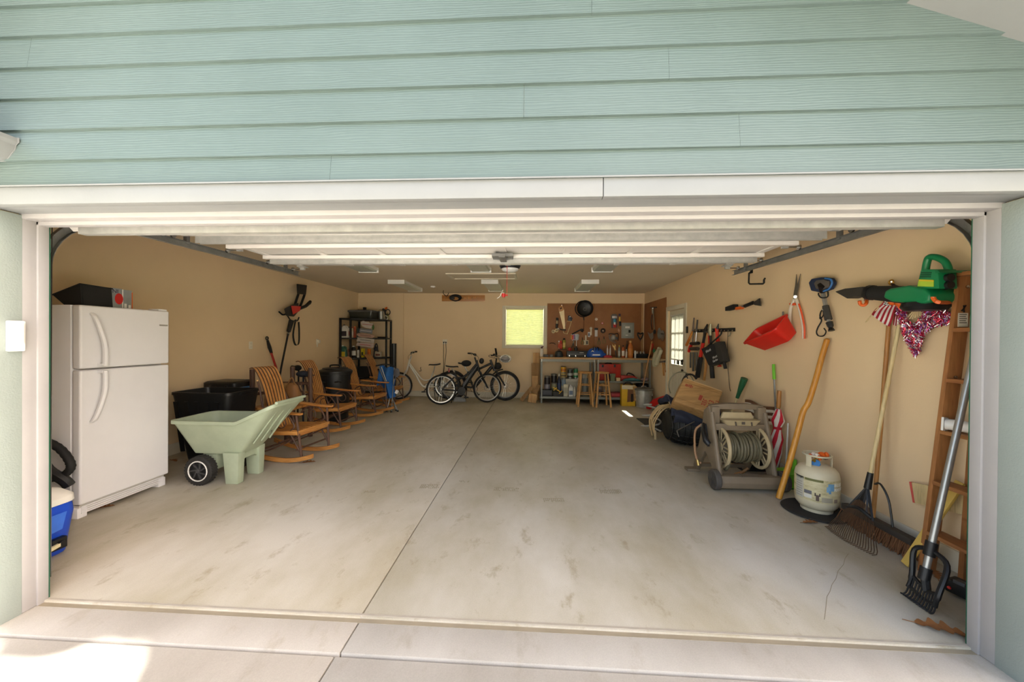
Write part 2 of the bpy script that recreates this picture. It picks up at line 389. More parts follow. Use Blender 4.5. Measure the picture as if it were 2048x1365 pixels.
# trim of the opening
t1 = sempty('trim_1', 'off-white header boards over the garage opening')
jx = [XOL-.12, -.3, 2.3, XOR+.12]
struct('header_board', MB().bx(XOL-.12, .31, YF-.016, YF+.03, ZO, 2.232), 'trim', t1, .003)
struct('header_board', MB().bx(.313, XOR+.12, YF-.016, YF+.03, ZO, 2.232), 'trim', t1, .003)
struct('drip_cap', MB().prism([(YF-.03,2.236),(YF-.03,2.230),(YF-.024,2.230),(YF-.022,2.234),(YF+.01,2.236),(YF+.01,2.245)], XOL-.12, XOR+.12, 'yz'), 'trim', t1)
struct('soffit_board', MB().bx(XOL-.02, XOR+.02, YF+.031, YF+.14, ZO+.006, ZO+.02), 'trim', t1, .002)
struct('stop_board', MB().bx(XOL-.02, XOR+.02, YF+.14, YF+.20, ZO-.018, ZO+.02), 'stop', t1, .003)
struct('stop_board', MB().bx(XOL-.02, XOR+.02, YF+.20, YO, ZO-.036, ZO+.02), 'stop', t1, .003)
for n, sx, xo in (('trim_2', -1, XOL), ('trim_3', 1, XOR)):
    t = sempty(n, 'sage green jamb with off-white door stop')
    def bb(a, b): return (min(xo+sx*a, xo+sx*b), max(xo+sx*a, xo+sx*b))
    struct('jamb_board', MB().bx(*bb(0, .03), YF+.0, YF+.142, -.02, ZO), 'sage', t, .002)
    struct('corner_board', MB().bx(*bb(0.004, .11), YF-.016, YF+.004, -.02, ZO), 'sage', t, .003)
    struct('stop_board', MB().bx(*bb(0., .03), YF+.142, YF+.20, -.012, ZO), 'stop', t, .002)
    struct('stop_board', MB().bx(*bb(-.01, .03), YF+.20, YO, -.012, ZO), 'stop', t, .002)
    struct('weather_seal', MB().bx(*bb(-.006, .03), YO, YO+.008, 0, ZO), '#1d5a41,.6', t)
# gable roof with soffit
rf = sempty('roof', 'grey shingled gable roof with white soffit')
for x0, x1 in ((XP, 3.3), (-6.2, XP)):
    z0, z1 = zroof(x0), zroof(x1)
    struct('roof_slope', MB().prism([(x0, z0+.05), (x1, z1+.05), (x1, z1+.16), (x0, z0+.16)], YF-.5, YF+.2), 'roof', rf)
    zb = ZC+.12; a, b = (x0, max(z0+.06, zb)), (x1, max(z1+.06, zb)); xm = 2.087+(2.787+.06-zb)/.402 if x0 == XP else 2*XP-(2.087+(2.787+.06-zb)/.402)
    pm = (xm, zb)
    struct('roof_slope', MB().prism([a, pm, b, (b[0], b[1]+.1), (pm[0], zb+.1), (a[0], a[1]+.1)], YF+.2, YB+.6), 'roof', rf)
    struct('soffit', MB().prism([(x0, z0), (x1, z1), (x1, z1+.05), (x0, z0+.05)], YF-.5, YF+.025), 'trim', rf)
    struct('rake_board', MB().prism([(x0, z0-.03), (x1, z1-.03), (x1, z1+.15), (x0, z0+.15)], YF-.53, YF-.5), 'trim', rf)
struct('side_eave', MB().prism([(-6.2,2.50),(-2.725,2.43),(-2.725,2.49),(-6.2,2.62)], YF-.62, YF-.014), 'trim', rf)
# gutter end beside the siding, top left
gp = [(x+.03, z) for x, z in [(-2.66,2.475),(-2.585,2.475),(-2.585,2.455),(-2.60,2.44),(-2.605,2.42),(-2.625,2.395),(-2.64,2.375),(-2.66,2.365),(-2.75,2.365),(-2.75,2.475)]]
gt = thing('roof_gutter', 'white moulded gutter end meeting the green siding at upper left', 'gutter', (-2.7, YF-.35, 2.365))
part('trough', MB().prism(gp, YF-.62, YF-.012), 'trim', gt, .002)
part('end_cap', MB().prism([(x*1+(-.002 if x < -2.7 else .003), z+(.003 if z > 2.4 else -.003)) for x, z in gp], YF-.012, YF-.007), 'trim', gt)
# baseboards
struct('baseboard_right', MB().bx(XR-.016, XR, YO, DY0-.1, 0, .14).bx(XR-.016, XR, DY1+.1, YB, 0, .14), 'base', None, .003)
struct('baseboard_left', MB().bx(XL, XL+.016, YO, YB, 0, .14), 'base', None, .003)
struct('baseboard_back', MB().bx(XS, XR, YB-.016, YB, 0, .14).bx(XL, XS, YB-.051, YB-.035, 0, .14), 'base', None, .003)
# ================================================================ window with cellular shade
wn = sempty('window_1', 'window with pleated shade glowing yellow green')
for a in ((WX0-.085, WX0, WZ0-.06, WZ1+.06), (WX1, WX1+.085, WZ0-.06, WZ1+.06)): struct('window_casing', MB().bx(a[0], a[1], YB-.022, YB, a[2], a[3]), 'base', wn, .004)
struct('window_casing', MB().bx(WX0, WX1, YB-.022, YB, WZ1, WZ1+.06), 'base', wn, .004)
struct('window_sill', MB().bx(WX0-.0, WX1+.0, YB-.03, YB+.06, WZ0-.06, WZ0), 'base', wn, .004)
struct('window_pane', MB().bx(WX0, WX1, YB+.10, YB+.106, WZ0, WZ1), 'glass', wn)
n = 46; pl = []
for i in range(n+1): pl.append((YB+.045+(.012 if i % 2 else 0), WZ0+.03+(WZ1-WZ0-.06)*i/n))
struct('pleated_shade', MB().prism(pl+[(y+.0008, z) for y, z in reversed(pl)], WX0+.012, WX1-.012, 'yz'), 'shade', wn)
struct('shade_rail', MB().bx(WX0+.01, WX1-.01, YB+.03, YB+.07, WZ0+.004, WZ0+.03), 'base', wn, .003)
struct('shade_rail', MB().bx(WX0+.006, WX1-.006, YB+.03, YB+.08, WZ1-.035, WZ1), 'base', wn, .003)
# ================================================================ half-glazed side door
dr = sempty('door_1', 'cream half-glazed side door with curtained panes')
for y0, y1 in ((DY0-.085, DY0), (DY1, DY1+.07)): struct('door_casing', MB().bx(XR-.022, XR, y0, y1, 0, DZ+.085), 'base', dr, .004)
struct('door_casing', MB().bx(XR-.022, XR, DY0, DY1, DZ, DZ+.085), 'base', dr, .004)
dx0, dx1 = XR+.03, XR+.075; gy0, gy1, gz0, gz1 = DY0+.13, DY1-.13, 1.02, 1.98
struct('door_leaf', MB().bx(dx0, dx1, DY0+.003, gy0, .01, DZ-.003).bx(dx0, dx1, gy1, DY1-.003, .01, DZ-.003).bx(dx0, dx1, gy0, gy1, .01, gz0).bx(dx0, dx1, gy0, gy1, gz1, DZ-.003), 'base', dr, .003)
for i in range(6):
    y = gy0-.03+(gy1-gy0+.06)*(i+.5)/6
    struct('door_batten', MB().bx(dx0-.008, dx0, y-.026, y+.026, .2, .86), 'base', dr, .004)
struct('door_pane', MB().bx(dx0+.018, dx0+.024, gy0, gy1, gz0, gz1), 'glass', dr)
fr_ = MB()
for (a, b, c, d) in ((gy0-.03,gy0+.01,gz0-.03,gz1+.03),(gy1-.01,gy1+.03,gz0-.03,gz1+.03),(gy0,gy1,gz0-.03,gz0+.01),(gy0,gy1,gz1-.01,gz1+.03)): fr_.bx(dx0-.010, dx0, a, b, c, d)
struct('glass_frame', fr_, 'base', dr, .003)
for i in (1, 2): struct('muntin', MB().bx(dx0-.002, dx0+.016, gy0+(gy1-gy0)*i/3-.009, gy0+(gy1-gy0)*i/3+.009, gz0, gz1), 'base', dr)
for i in (1, 2): struct('muntin', MB().bx(dx0-.002, dx0+.016, gy0, gy1, gz0+(gz1-gz0)*i/3-.009, gz0+(gz1-gz0)*i/3+.009), 'base', dr)
def cur(u, v): return (dx0-.014+.006*math.sin(u*40), gy0-.01+(gy1-gy0+.02)*u, gz0+.10+(gz1-gz0-.08)*v)
struct('door_curtain', MB().sheet(cur, 60, 2, .001), 'curtain', dr)
struct('curtain_rod', MB().cyl((dx0-.016, gy0-.05, gz1+.02), (dx0-.016, gy1+.05, gz1+.02), .009).bx(dx0-.022, dx0-.010, gy0-.02, gy1+.02, gz0+.09, gz0+.112), 'paintw', dr)
def knob(z):
    m = MB(); y = DY0+.07
    m.lathe([(.03,0),(.03,.008),(.012,.012),(.012,.035),(.026,.042),(.028,.055),(.018,.065),(0,.066)], (dx0, y, z), (-1,0,0), 14); return m
struct('door_knob', knob(.94), 'blk', dr); struct('dead_bolt', knob(1.12), 'blk', dr)
# ================================================================ ceiling fixtures
lab = ['left', 'middle', 'right']; FILL = 1.0
for r, (y0, y1) in enumerate(((4.86, 6.08), (7.30, 8.52))):
    for c, x in enumerate((-2.74, -.86, 1.10)):
        o = thing('ceiling_light', 'white four-foot wraparound ceiling light, %s of the %s row' % (lab[c], ('near', 'far')[r]), 'ceiling light', (x, (y0+y1)/2, ZC-.09), 0, 'ceiling lights in two rows of three')
        wd = .17
        part('housing', MB().bx(x-wd+.01, x+wd-.01, y0+.02, y1-.02, ZC-.05, ZC), 'fix', o)
        part('lens', MB().prism([(x-wd+.015, ZC-.04), (x-wd+.03, ZC-.075), (x+wd-.03, ZC-.075), (x+wd-.015, ZC-.04)], y0+.03, y1-.03), 'lens', o, .006)
        la = bpy.data.lights.new('fixture_fill', 'AREA'); la.shape = 'RECTANGLE'; la.size = .24; la.size_y = 1.1; la.energy = FILL; la.color = (1, .9, .74)  # fill light added to brighten the room; the fixtures themselves are off
        lo = bpy.data.objects.new('fixture_fill', la); COL.objects.link(lo); lo.location = (x, (y0+y1)/2, ZC-.08)
        for ya, yb in ((y0, y0+.03), (y1-.03, y1)): part('end_cap', MB().bx(x-wd, x+wd, ya, yb, ZC-.085, ZC), 'fix', o, .006)
h0, h1 = onZ(905, 549, ZC), onZ(1012, 558, ZC)
ah = sempty('trim_4', 'cream framed attic hatch in the ceiling')
hx0, hx1, hy0, hy1 = -1.52, -.36, 6.62, 7.12
for a in ((hx0-.05,hx1+.05,hy0-.05,hy0),(hx0-.05,hx1+.05,hy1,hy1+.05),(hx0-.05,hx0,hy0,hy1),(hx1,hx1+.05,hy0,hy1)): struct('hatch_trim', MB().bx(a[0],a[1],a[2],a[3],ZC-.02,ZC), 'base', ah, .003)
struct('hatch_panel', MB().bx(hx0,hx1,hy0,hy1,ZC-.006,ZC), 'ceil', ah)
# ================================================================ raised garage door
gd = thing('garage_door', 'raised white sectional garage door with galvanized struts under the ceiling', 'garage door', (-.3, 3.0, 2.12))
gx0, gx1 = XOL-.03, XOR+.03
yz = [(2.095, 2.125), (2.30, 2.315), (2.80, 2.345), (3.33, 2.347), (3.86, 2.348), (4.28, 2.349)]
for k in range(len(yz)-1):
    (a, b), (c, d) = yz[k], yz[k+1]
    s_ = part('door_section', MB().bar((0-.3, a+.004, b+.02), (-.3, c-.004, d+.02), gx1-gx0, .04), 'paintw', gd, .003)
    L_ = ((c-a)**2+(d-b)**2)**.5
    if L_ > .3:
        for i in range(9):                           # end and centre stiles on the inner face
            x = gx0+.05+(gx1-gx0-.1)*i/8
            part('stile', MB().bar((x, a+.03, b-.004), (x, c-.03, d-.004), .06, .01), 'paintw', s_)
        for sx in (gx0+.05, gx1-.05):
            h_ = part('hinge', MB().bx(sx-.04, sx+.04, c-.05, c+.05, d-.018, d-.008).cyl((sx-.045, c, d-.016), (sx+.045, c, d-.016), .01).bx(sx-.025, sx+.025, c-.012, c+.012, d-.05, d-.015), 'galv', gd)
            s = -1 if sx < 0 else 1
            rl = part('roller', MB().cyl((sx+s*.005, c, d-.04), (sx+s*.13, c, d-.04), .006).cyl((sx+s*.11, c, d-.04), (sx+s*.125, c, d-.04), .023, n=16), 'steel', gd)
for (y, zb, zt, x0, x1, m) in ((2.08, 2.108, 2.175, -2.72, 2.15, 'galv'),):
    part('bottom_rail', MB().prism([(y, zb), (y+.045, zb), (y+.045, zb+.006), (y+.008, zb+.006), (y+.008, zt), (y, zt)], x0, x1, 'yz'), m, gd)
for (y, z) in ((2.40, 2.30), (2.88, 2.32), (3.74, 2.325)):
    x0, x1 = gx0+.04, gx1-.04
    part('strut', MB().prism([(y, z-.06), (y+.004, z-.06), (y+.004, z-.004), (y+.045, z-.004), (y+.045, z-.06), (y+.05, z-.06), (y+.05, z), (y-.02, z), (y-.02, z-.004), (y, z-.004)], x0, x1, 'yz'), 'galv', gd)
for (y, z) in ((2.79, 2.322), (3.24, 2.325), (3.70, 2.33)):
    part('meeting_edge', MB().bx(gx0+.005, gx1-.005, y-.02, y+.03, z-.025, z+.01), 'paintw', gd, .004)
bk = part('opener_bracket', MB().bx(-.4, -.2, 3.55, 3.70, 2.29, 2.32).bx(-.33, -.27, 3.5, 3.75, 2.27, 2.30), 'galvd', gd)
for sx, s in ((gx0-.115, -1), (gx1+.115, 1)):
    t = thing('door_track', 'galvanized curved garage door track near the %s wall' % ('left' if s < 0 else 'right'), 'door track', (sx, 2.05, 0.05), 0, 'garage door tracks')
    path = [(sx, 2.045, .05), (sx, 2.045, 1.85)]+arc((sx, 2.395, 1.90), .35, 180, 90, 8, 'yz')+[(sx, 2.6, 2.262), (sx, 4.45, 2.285)]
    for (a, b) in ((0, 0), ):
        m = MB()
        for i in range(len(path)-1):
            m.bar(path[i], path[i+1], .003, .05, (0, 1, 0) if i < 2 else (0, -.7, .7) if i < 9 else (0, 0, 1))
        part('track_web', m, 'galvd', t)
    m = MB()
    for i in range(len(path)-1):
        for e in (-.024, .024):
            p, q = V(path[i]), V(path[i+1]); d = (q-p).normalized(); nrm = V((0, -d.z, d.y))*e
            m.bar(p+nrm+V((-s*.014, 0, 0)), q+nrm+V((-s*.014, 0, 0)), .028, .003, nrm)
    part('track_lip', m, 'galvd', t)
    for hy in (4.2, 2.95): part('hanger', MB().bx(sx-.015, sx+.015, hy, hy+.03, 2.275, ZC), 'galvd', t)
    part('cable', MB().tube([(sx-s*.03, 2.06, .06), (sx-s*.03, 2.07, 2.3)], .0025, 5), 'cord', t)
# opener and its red release handle
ox, oy = -.30, 4.75
op = thing('door_opener', 'black and white garage door opener on the ceiling', 'door opener', (ox, oy, 2.28))
part('body', MB().lathe([(.09, 2.385), (.12, 2.40), (.135, 2.43), (.135, 2.53), (.12, 2.56), (0, 2.562)], (ox, oy, 0), n=28), 'blk', op, .004)
part('light_lens', MB().lathe([(0, 2.35), (.06, 2.355), (.10, 2.375), (.112, 2.40), (.112, 2.42), (0, 2.42)], (ox, oy, 0), n=28), '#d7d8d4,.35', op)
part('label_plate', MB().bx(ox-.06, ox+.06, oy-.139, oy-.132, 2.44, 2.47), 'white', op)
part('rail', MB().bx(ox-.025, ox+.025, 2.1, oy-.1, 2.51, 2.55), 'galvd', op)
for hx in (-.12, .12): part('hanger', MB().bar((ox+hx, oy, 2.54), (ox+hx, oy+.02, ZC), .03, .004), 'galvd', op)
rc = thing('release_handle', 'red emergency release handle hanging from a red cord', 'pull handle', (-.345, 4.5, 2.0))
part('cord', MB().tube([(-.32, 4.5, 2.05), (-.32, 4.5, 2.515)], .003, 5), 'red', rc)
part('handle', MB().cyl((-.36, 4.5, 2.005), (-.36, 4.5, 2.05), .018, .022, 10).cyl((-.385, 4.5, 2.03), (-.31, 4.5, 2.03), .009), 'red', rc)
part('loop', MB().tube(spl([(-.35, 4.5, 2.055), (-.385, 4.5, 2.06), (-.40, 4.5, 2.02), (-.44, 4.5, 1.99)], 4), .004, 5), 'white', rc)

# ================================================================ unseen tree added to block the sun, its limb shading the facade
mk('leaf', '4f6b2c', .7, 0, .3, 3, .1); mk('bark', '5b4a3a', .9, 0, .25, 10, .6, 30)
tr = thing('added_shade_tree', 'out-of-frame leafy tree added to shade the facade with its limb', 'tree', (8.6, -2.6, -.09))
part('trunk', MB().tube(spl([(8.6,-2.6,-.09),(8.5,-2.5,2.5),(8.1,-2,4.6),(7.6,-1.4,6.4)], 5), [.32,.3,.28,.27,.26]+[.25]*6+[.18]*5, 10), 'bark', tr)
part('limb', MB().tube(spl([(7.9,-1.8,5.4),(6,.1,6.2),(3,.6,6.5),(-1.5,.7,6.6)], 5), [.2-.011*i for i in range(16)], 8), 'bark', tr)
cr = MB(); rr = random.Random(3)
for i in range(30):
    x = -2.2+i*.34; lo = -.12 if x < 3.3 else -.5-.02*(i % 3)
    cr.ball((x, (lo+1.35)/2+.03*math.sin(i*2.1), 6.3+.15*math.sin(i*1.7)), (.42, (1.35-lo)/2+.04*math.sin(i*3.3), .35), 10)  # foliage row shaped to shade the facade and leave the left driveway sunlit
for i in range(14): cr.ball((7.6+rr.uniform(-1.6,1.6), -1.6+rr.uniform(-1.3,1.3), 7.2+rr.uniform(-.9,1.2)), (1.1, 1.1, .9), 10)
for i in range(5000):
    c = V((rr.uniform(-2.4, 8.2), rr.uniform(-.1, 1.4), 6.3+rr.uniform(-.45,.5))); a = V((rr.gauss(0,1), rr.gauss(0,1), rr.gauss(0,1))).normalized()*.07; b = a.orthogonal().normalized()*.04
    cr.add([c-a, c-b, c+a, c+b], [(0,1,2,3)])
part('shade_crown', cr, 'leaf', tr, stuff=True)

# tread prints and a hairline crack on the slab
mk('tread', '93896f', .6); rr = random.Random(21)
for (px, py, w_, h_, rz) in ((861,973,.20,.11,.05),(742,983,.12,.08,.2),(1014,979,.26,.09,0),(1108,1000,.20,.10,.1),(1222,983,.22,.12,0),(930,963,.12,.06,0)):
    c = onZ(px, py, 0); m = MB(Matrix.Translation((c.x, c.y, .0004)) @ Matrix.Rotation(rz, 4, 'Z'))
    for i in range(int(w_/.018)):
        for j in range(int(h_/.022)):
            if rr.random() < .82: x = -w_/2+i*.018; y = -h_/2+j*.022; m.bx(x, x+.010+.003*(j % 2), y, y+.014, 0, .0003)
    part('tire_print', m, 'tread', fo, stuff=True)
P = [onZ(x, y, 0) for x, y in ((1697,1108),(1690,1118),(1687,1130),(1676,1143),(1672,1158),(1664,1170),(1660,1184),(1654,1194),(1652,1215),(1649,1240))]
m = MB()
for i in range(len(P)-1): m.bar(P[i]+V((0,0,.0003)), P[i+1]+V((0,0,.0003)), .0026, .0006)
part('hairline_crack', m, '#93876f,.8', fo, stuff=True)
# ================================================================ left side of the garage
def rrect(x0, x1, y0, y1, r, z, n=4, zf=None):
    o = []
    for (cx, cy, a) in ((x1-r, y1-r, 0), (x0+r, y1-r, 90), (x0+r, y0+r, 180), (x1-r, y0+r, 270)):
        for i in range(n+1):
            t = math.radians(a+90*i/n); x, y = cx+r*math.cos(t), cy+r*math.sin(t); o.append((x, y, zf(x) if zf else z))
    return o
def tubmesh(b, t, zb, zt, th=.006, r=.05, lip=.012):      # open tapered container: b, t = (x0,x1,y0,y1) at bottom, top
    i = lambda q, d: (q[0]+d, q[1]-d, q[2]+d, q[3]-d)
    R = [rrect(*b, r*.8, zb), rrect(*t, r, zt-.03), rrect(*i(t, -lip), r+lip, zt-.03), rrect(*i(t, -lip), r+lip, zt), rrect(*i(t, th), r-th*.5, zt), rrect(*i(b, th), r*.8, zb+th)]
    return MB().loft(R)
mk('frig', 'e2e1e3', .38, 0, .015, 6, .05, 300)
mk('blue', '1a49c4', .4, 0, .05, 8, .03); mk('sagep', 'a5b096', .5, 0, .08, 6, .1, 60); mk('rub', '262422', .8, 0, .15, 12, .2)
wood('honeyz', 'a8672a', 'd39a55', 'z', .4); wood('honeyx', 'a4642a', 'cf9450', 'x', .4); wood('honeyy', 'a4642a', 'cf9450', 'y', .4)
wood('twig', '3f2c22', '6b4a38', 'z', .6, 30)
mk('cut', 'd3a871', .6, 0, .1); mk('coolgray', '8d908f', .5, 0, .05)
# refrigerator
fx, fy0, fy1, fz, sp = -3.66, 2.815, 3.555, 1.75, 1.222
t = thing('refrigerator', 'white top-freezer refrigerator against the left wall', 'refrigerator', (-4.05, 3.18, 0))
part('body', MB().bx(-4.44, fx-.085, fy0, fy1, .02, fz), 'frig', t, .006)
for nm, z0, z1, h0, h1 in (('freezer_door', sp+.006, fz, 1.245, 1.69), ('lower_door', .115, sp-.006, 1.205, .77)):
    d = part(nm, MB().bx(fx-.075, fx, fy0, fy1, z0, z1), 'frig', t, .018, seg=4)
    hy = fy0+.13
    pts = spl([(fx-.01, hy-.05, h1), (fx+.035, hy-.045, h1+(h0-h1)*.12), (fx+.055, hy+.0, h1+(h0-h1)*.55), (fx+.05, hy+.012, h1+(h0-h1)*.85), (fx+.045, hy+.014, h0)], 5)
    part('handle', MB().loft([[(p.x+a, p.y+b, p.z) for a, b in ((-.012,-.017),(.008,-.017),(.014,0),(.008,.017),(-.012,.017))] for p in pts]), 'frig', d, .002)
    part('handle_mount', MB().bx(fx-.005, fx+.045, hy-.012, hy+.03, min(h0, h0+.02*(1 if h1 > h0 else -1)), max(h0, h0+.02*(1 if h1 > h0 else -1))), 'frig', d, .004)
part('badge', MB().bx(fx, fx+.003, fy1-.10, fy1-.02, 1.60, 1.615), '#b9b6b2,.3,.6', t)
kg = part('kick_grille', MB().bx(fx-.09, fx-.035, fy0+.02, fy1-.02, .03, .105), '#c9c4bc,.5', t)
for i in range(4): part('louver', MB().bx(fx-.035, fx-.024, fy0+.03, fy1-.03, .038+i*.017, .046+i*.017), 'frig', kg)
for y in (fy0+.04, fy1-.04): part('foot', MB().bx(fx-.12, fx-.03, y-.035, y+.035, 0, .085), 'frig', t, .008)
part('hinge_cap', MB().bx(fx-.13, fx-.02, fy1-.09, fy1-.005, fz, fz+.018), 'frig', t, .005)
# things on the refrigerator
t = thing('plastic_tray', 'black flared plastic tray upturned on the refrigerator', 'tray', (-3.85, 3.02, fz))
A_, B_, C_, D_ = onY(104,590,2.9), onY(129,609,2.9), onY(163,611,2.9), onY(160,568,2.9); q = [(A_.x, A_.z), (B_.x, fz), (C_.x, fz), (D_.x, D_.z)]
part('shell', MB().loft([[(x, y, z) for x, z in q] for y in (2.90, 3.135)]), 'blkm', t, .006)
part('rib', MB().bar((C_.x+.002, 2.915, fz+.01), (D_.x+.002, 2.915, D_.z-.01), .012, .006, (1,0,0)), 'blkm', t)
part('rim', MB().tube([(D_.x, 2.90, D_.z), (D_.x, 3.14, D_.z-.01)], .006, 6).tube([(D_.x, 2.90, D_.z), (A_.x, 2.90, A_.z)], .006, 6), 'blkm', t)
t = thing('soda_carton', 'silver drink carton with a red emblem on the refrigerator', 'carton', (-3.95, 3.22, fz))
part('carton', MB().bx(-4.05, -3.80, 3.15, 3.245, fz, fz+.185).bx(-4.05, -3.80, 3.247, 3.325, fz, fz+.18), '#9ea3a6,.3,.5', t, .003)
part('emblem', MB().lathe([(0,0),(.034,0),(.034,.002),(0,.002)], (-3.80, 3.215, fz+.09), (1,0,0), 18, 1, 1.5), 'red', t)
text('lettering', 'NI', .05, '#22244a,.5', fr((-3.799, 3.185, fz+.155), (0,1,0), (0,0,1)), t)
part('edge_band', MB().bx(-3.80, -3.799, 3.242, 3.25, fz+.005, fz+.18), 'white', t)
part('print_block', MB().bx(-3.80, -3.7985, 3.26, 3.28, fz+.01, fz+.05), 'white', t); part('print_block', MB().bx(-3.80, -3.7985, 3.295, 3.315, fz+.01, fz+.04), 'white', t)
solo('cracker_box', MB().bx(-4.05, -3.83, 3.33, 3.36, fz, fz+.165), 'orange', 'thin orange box beside the silver drink carton', 'box', bevel=.003)
# ice chest
t = thing('ice_chest', 'blue drink cooler with white lid behind the left jamb', 'cooler', (-3.5, 2.25, 0))
part('body', MB().loft([rrect(-3.78,-3.235,2.06,2.44,.07,.0), rrect(-3.80,-3.205,2.04,2.47,.08,.28), rrect(-3.80,-3.21,2.045,2.465,.08,.345)]), 'blue', t, .008)
part('lid', MB().loft([rrect(-3.81,-3.205,2.035,2.475,.08,.345), rrect(-3.81,-3.21,2.035,2.475,.08,.385), rrect(-3.78,-3.26,2.07,2.44,.09,.43), rrect(-3.7,-3.36,2.14,2.36,.06,.45)]), 'white', t, .004)
h = part('handle_recess', MB().loft([[(-3.196,2.12,.29),(-3.196,2.385,.29),(-3.196,2.36,.18),(-3.196,2.14,.15)], [(-3.21,2.14,.28),(-3.21,2.37,.28),(-3.21,2.345,.19),(-3.21,2.15,.165)]]), '#3a70dc,.4', t)
s = part('spigot', MB().bx(-3.235,-3.185,2.30,2.38,.05,.125).cyl((-3.20,2.34,.09),(-3.165,2.34,.09),.02), 'blk', t, .004)
part('lever', MB().bar((-3.175,2.34,.09),(-3.165,2.22,.075),.018,.022), '#d9cda8,.5', s)
# vacuum hose
hp = spl([(-3.95,2.60,.02),(-4.02,2.60,.35),(-3.93,2.66,.69),(-3.72,2.70,.64),(-3.60,2.71,.49),(-3.66,2.70,.40),(-3.78,2.68,.36),(-3.84,2.60,.2),(-3.86,2.60,.02)], 10)
t = thing('vacuum_hose', 'black ribbed vacuum hose looped against the refrigerator side', 'hose', (-3.9, 2.6, 0))
part('hose', MB().tube(hp, [.026+.003*(i % 2) for i in range(len(hp))], 10), 'blkm', t)
part('nozzle', MB().tube(spl([(-3.80,2.67,.56),(-3.72,2.66,.46),(-3.62,2.68,.38),(-3.60,2.70,.33)], 4), .036, 8), 'blk', t)
# black bin with handles
t = thing('storage_bin', 'tall black ribbed plastic bin behind the green garden cart', 'bin', (-3.86, 4.3, 0))
part('tub', tubmesh((-4.06,-3.62,4.1,4.46), (-4.22,-3.50,4.05,4.55), .0, .845, .008, .06), 'blk', t)
for i in range(5):
    x = -4.16+i*.13; f = lambda z: (x+(x+3.86)*(z/.845-1)*.28, 4.045+.05*(1-z/.845)-.004)
    part('rib', MB().bar((*f(.15), .15), (*f(.74), .74), .05, .012, (0,-1,0)), 'blk', t)
part('handle', MB().bx(-3.52,-3.475,4.2,4.4,.80,.83), 'blk', t, .005)
t.location = V(t.location)+V((0,.06,0))
solo('wire_hook', MB().tube(spl([(-4.54,3.95,1.14),(-4.44,3.95,1.16),(-4.36,3.95,1.11),(-4.40,3.95,1.05)], 5), .008, 6), 'blk', 'small black wire hook on the wall behind the refrigerator', 'hook')
solo('outlet_box', MB().bx(-4.55,-4.52,4.02,4.11,.80,.92), 'gray', 'grey outlet box low on the wall behind the bin', 'outlet', bevel=.004)
solo('floor_mat_roll', MB().cyl((-4.5,3.75,.06),(-4.02,3.78,.06),.06,n=14), 'blkm', 'black rolled mat on the floor beside the refrigerator', 'mat')
# two coolers stacked
def cooler(name, label, x0, x1, y0, y1, z0, z1, mb_, ml, zl, letters=None, lid2=None):
    t = thing(name, label, 'cooler', ((x0+x1)/2, (y0+y1)/2, z0))
    part('body', MB().loft([rrect(x0+.03,x1-.03,y0+.02,y1-.02,.04,z0), rrect(x0+.01,x1-.01,y0+.005,y1-.005,.04,zl)]), mb_, t, .006)
    part('lid', MB().loft([rrect(x0,x1,y0,y1,.045,zl), rrect(x0,x1,y0,y1,.045,z1-.02), rrect(x0+.03,x1-.03,y0+.03,y1-.03,.03,z1)]), ml, t, .004)
    for x in (x0+.12, x1-.12): part('latch', MB().bx(x-.02,x+.02,y0-.012,y0+.003,zl-.06,zl+.03), 'blk', t, .003)
    return t
t = cooler('hard_cooler', 'white and blue picnic cooler under the grey cooler', -4.36,-3.92,4.72,5.08,0,.60,'blue','white',.47)
part('lid_band', MB().loft([rrect(-4.352,-3.928,4.722,5.078,.04,.40), rrect(-4.352,-3.928,4.722,5.078,.04,.47)]), 'white', t)
t = cooler('hard_cooler', 'grey hard cooler with black lid stacked behind the bin', -4.40,-3.94,4.72,5.10,.605,.90,'coolgray','blk',.82)
part('lid_seam', MB().loft([rrect(-4.397,-3.943,4.722,5.098,.04,.80), rrect(-4.397,-3.943,4.722,5.098,.04,.815)]), '#4f86b8,.4', t)
part('name_plate', MB().bx(-4.10,-3.98,4.716,4.73,.72,.77), 'blk', t); text('lettering', 'YETI', .045, '#c9ccce,.5', fr((-4.04,4.7145,.745), (1,0,0), (0,0,1)), t)
part('handle', MB().tube(spl([(-4.38,4.74,.80),(-4.44,4.70,.74),(-4.42,4.68,.68)], 4), .012, 6), 'blk', t)
# garden cart
t = thing('garden_cart', 'sage green plastic garden cart with two black wheels', 'garden cart', (-3.15, 3.72, 0))
CX, CY = .035, .06
def unit(rc):                        # rounded unit square with extra points on the long sides
    o = []
    for (cx, cy, a0) in ((1-rc, 1-rc*2, 0), (rc, 1-rc*2, 90), (rc, rc*2, 180), (1-rc, rc*2, 270)):
        for i in range(5): th_ = math.radians(a0+22.5*i); o.append((cx+rc*math.cos(th_), cy+2*rc*math.sin(th_)))
        if a0 == 0: o += [(.8, 1), (.665, 1), (.64, 1), (.4, 1), (.2, 1)]
        if a0 == 180: o += [(.2, 0), (.4, 0), (.64, 0), (.665, 0), (.8, 0)]
    return o
UQ = unit(.07)
def ringxy(x0, x1, y0, y1, f): return [(x0+(x1-x0)*u, y0+(y1-y0)*v, f(u)) for u, v in UQ]
zt = lambda u: .655 if u < .65 else .655+(u-.65)/.35*.18
tr_ = lambda d, dz: ringxy(-3.66-d,-2.60+d,3.47-d,3.99+d, lambda u: zt(u)+dz)
part('tub', MB().loft([ringxy(-3.52,-3.01,3.58,3.90,lambda u: .30), tr_(0,-.035), tr_(.018,-.033), tr_(.018,0), tr_(-.006,0), ringxy(-3.51,-3.02,3.59,3.89,lambda u: .308)]), 'sagep', t, 0, ang=28)
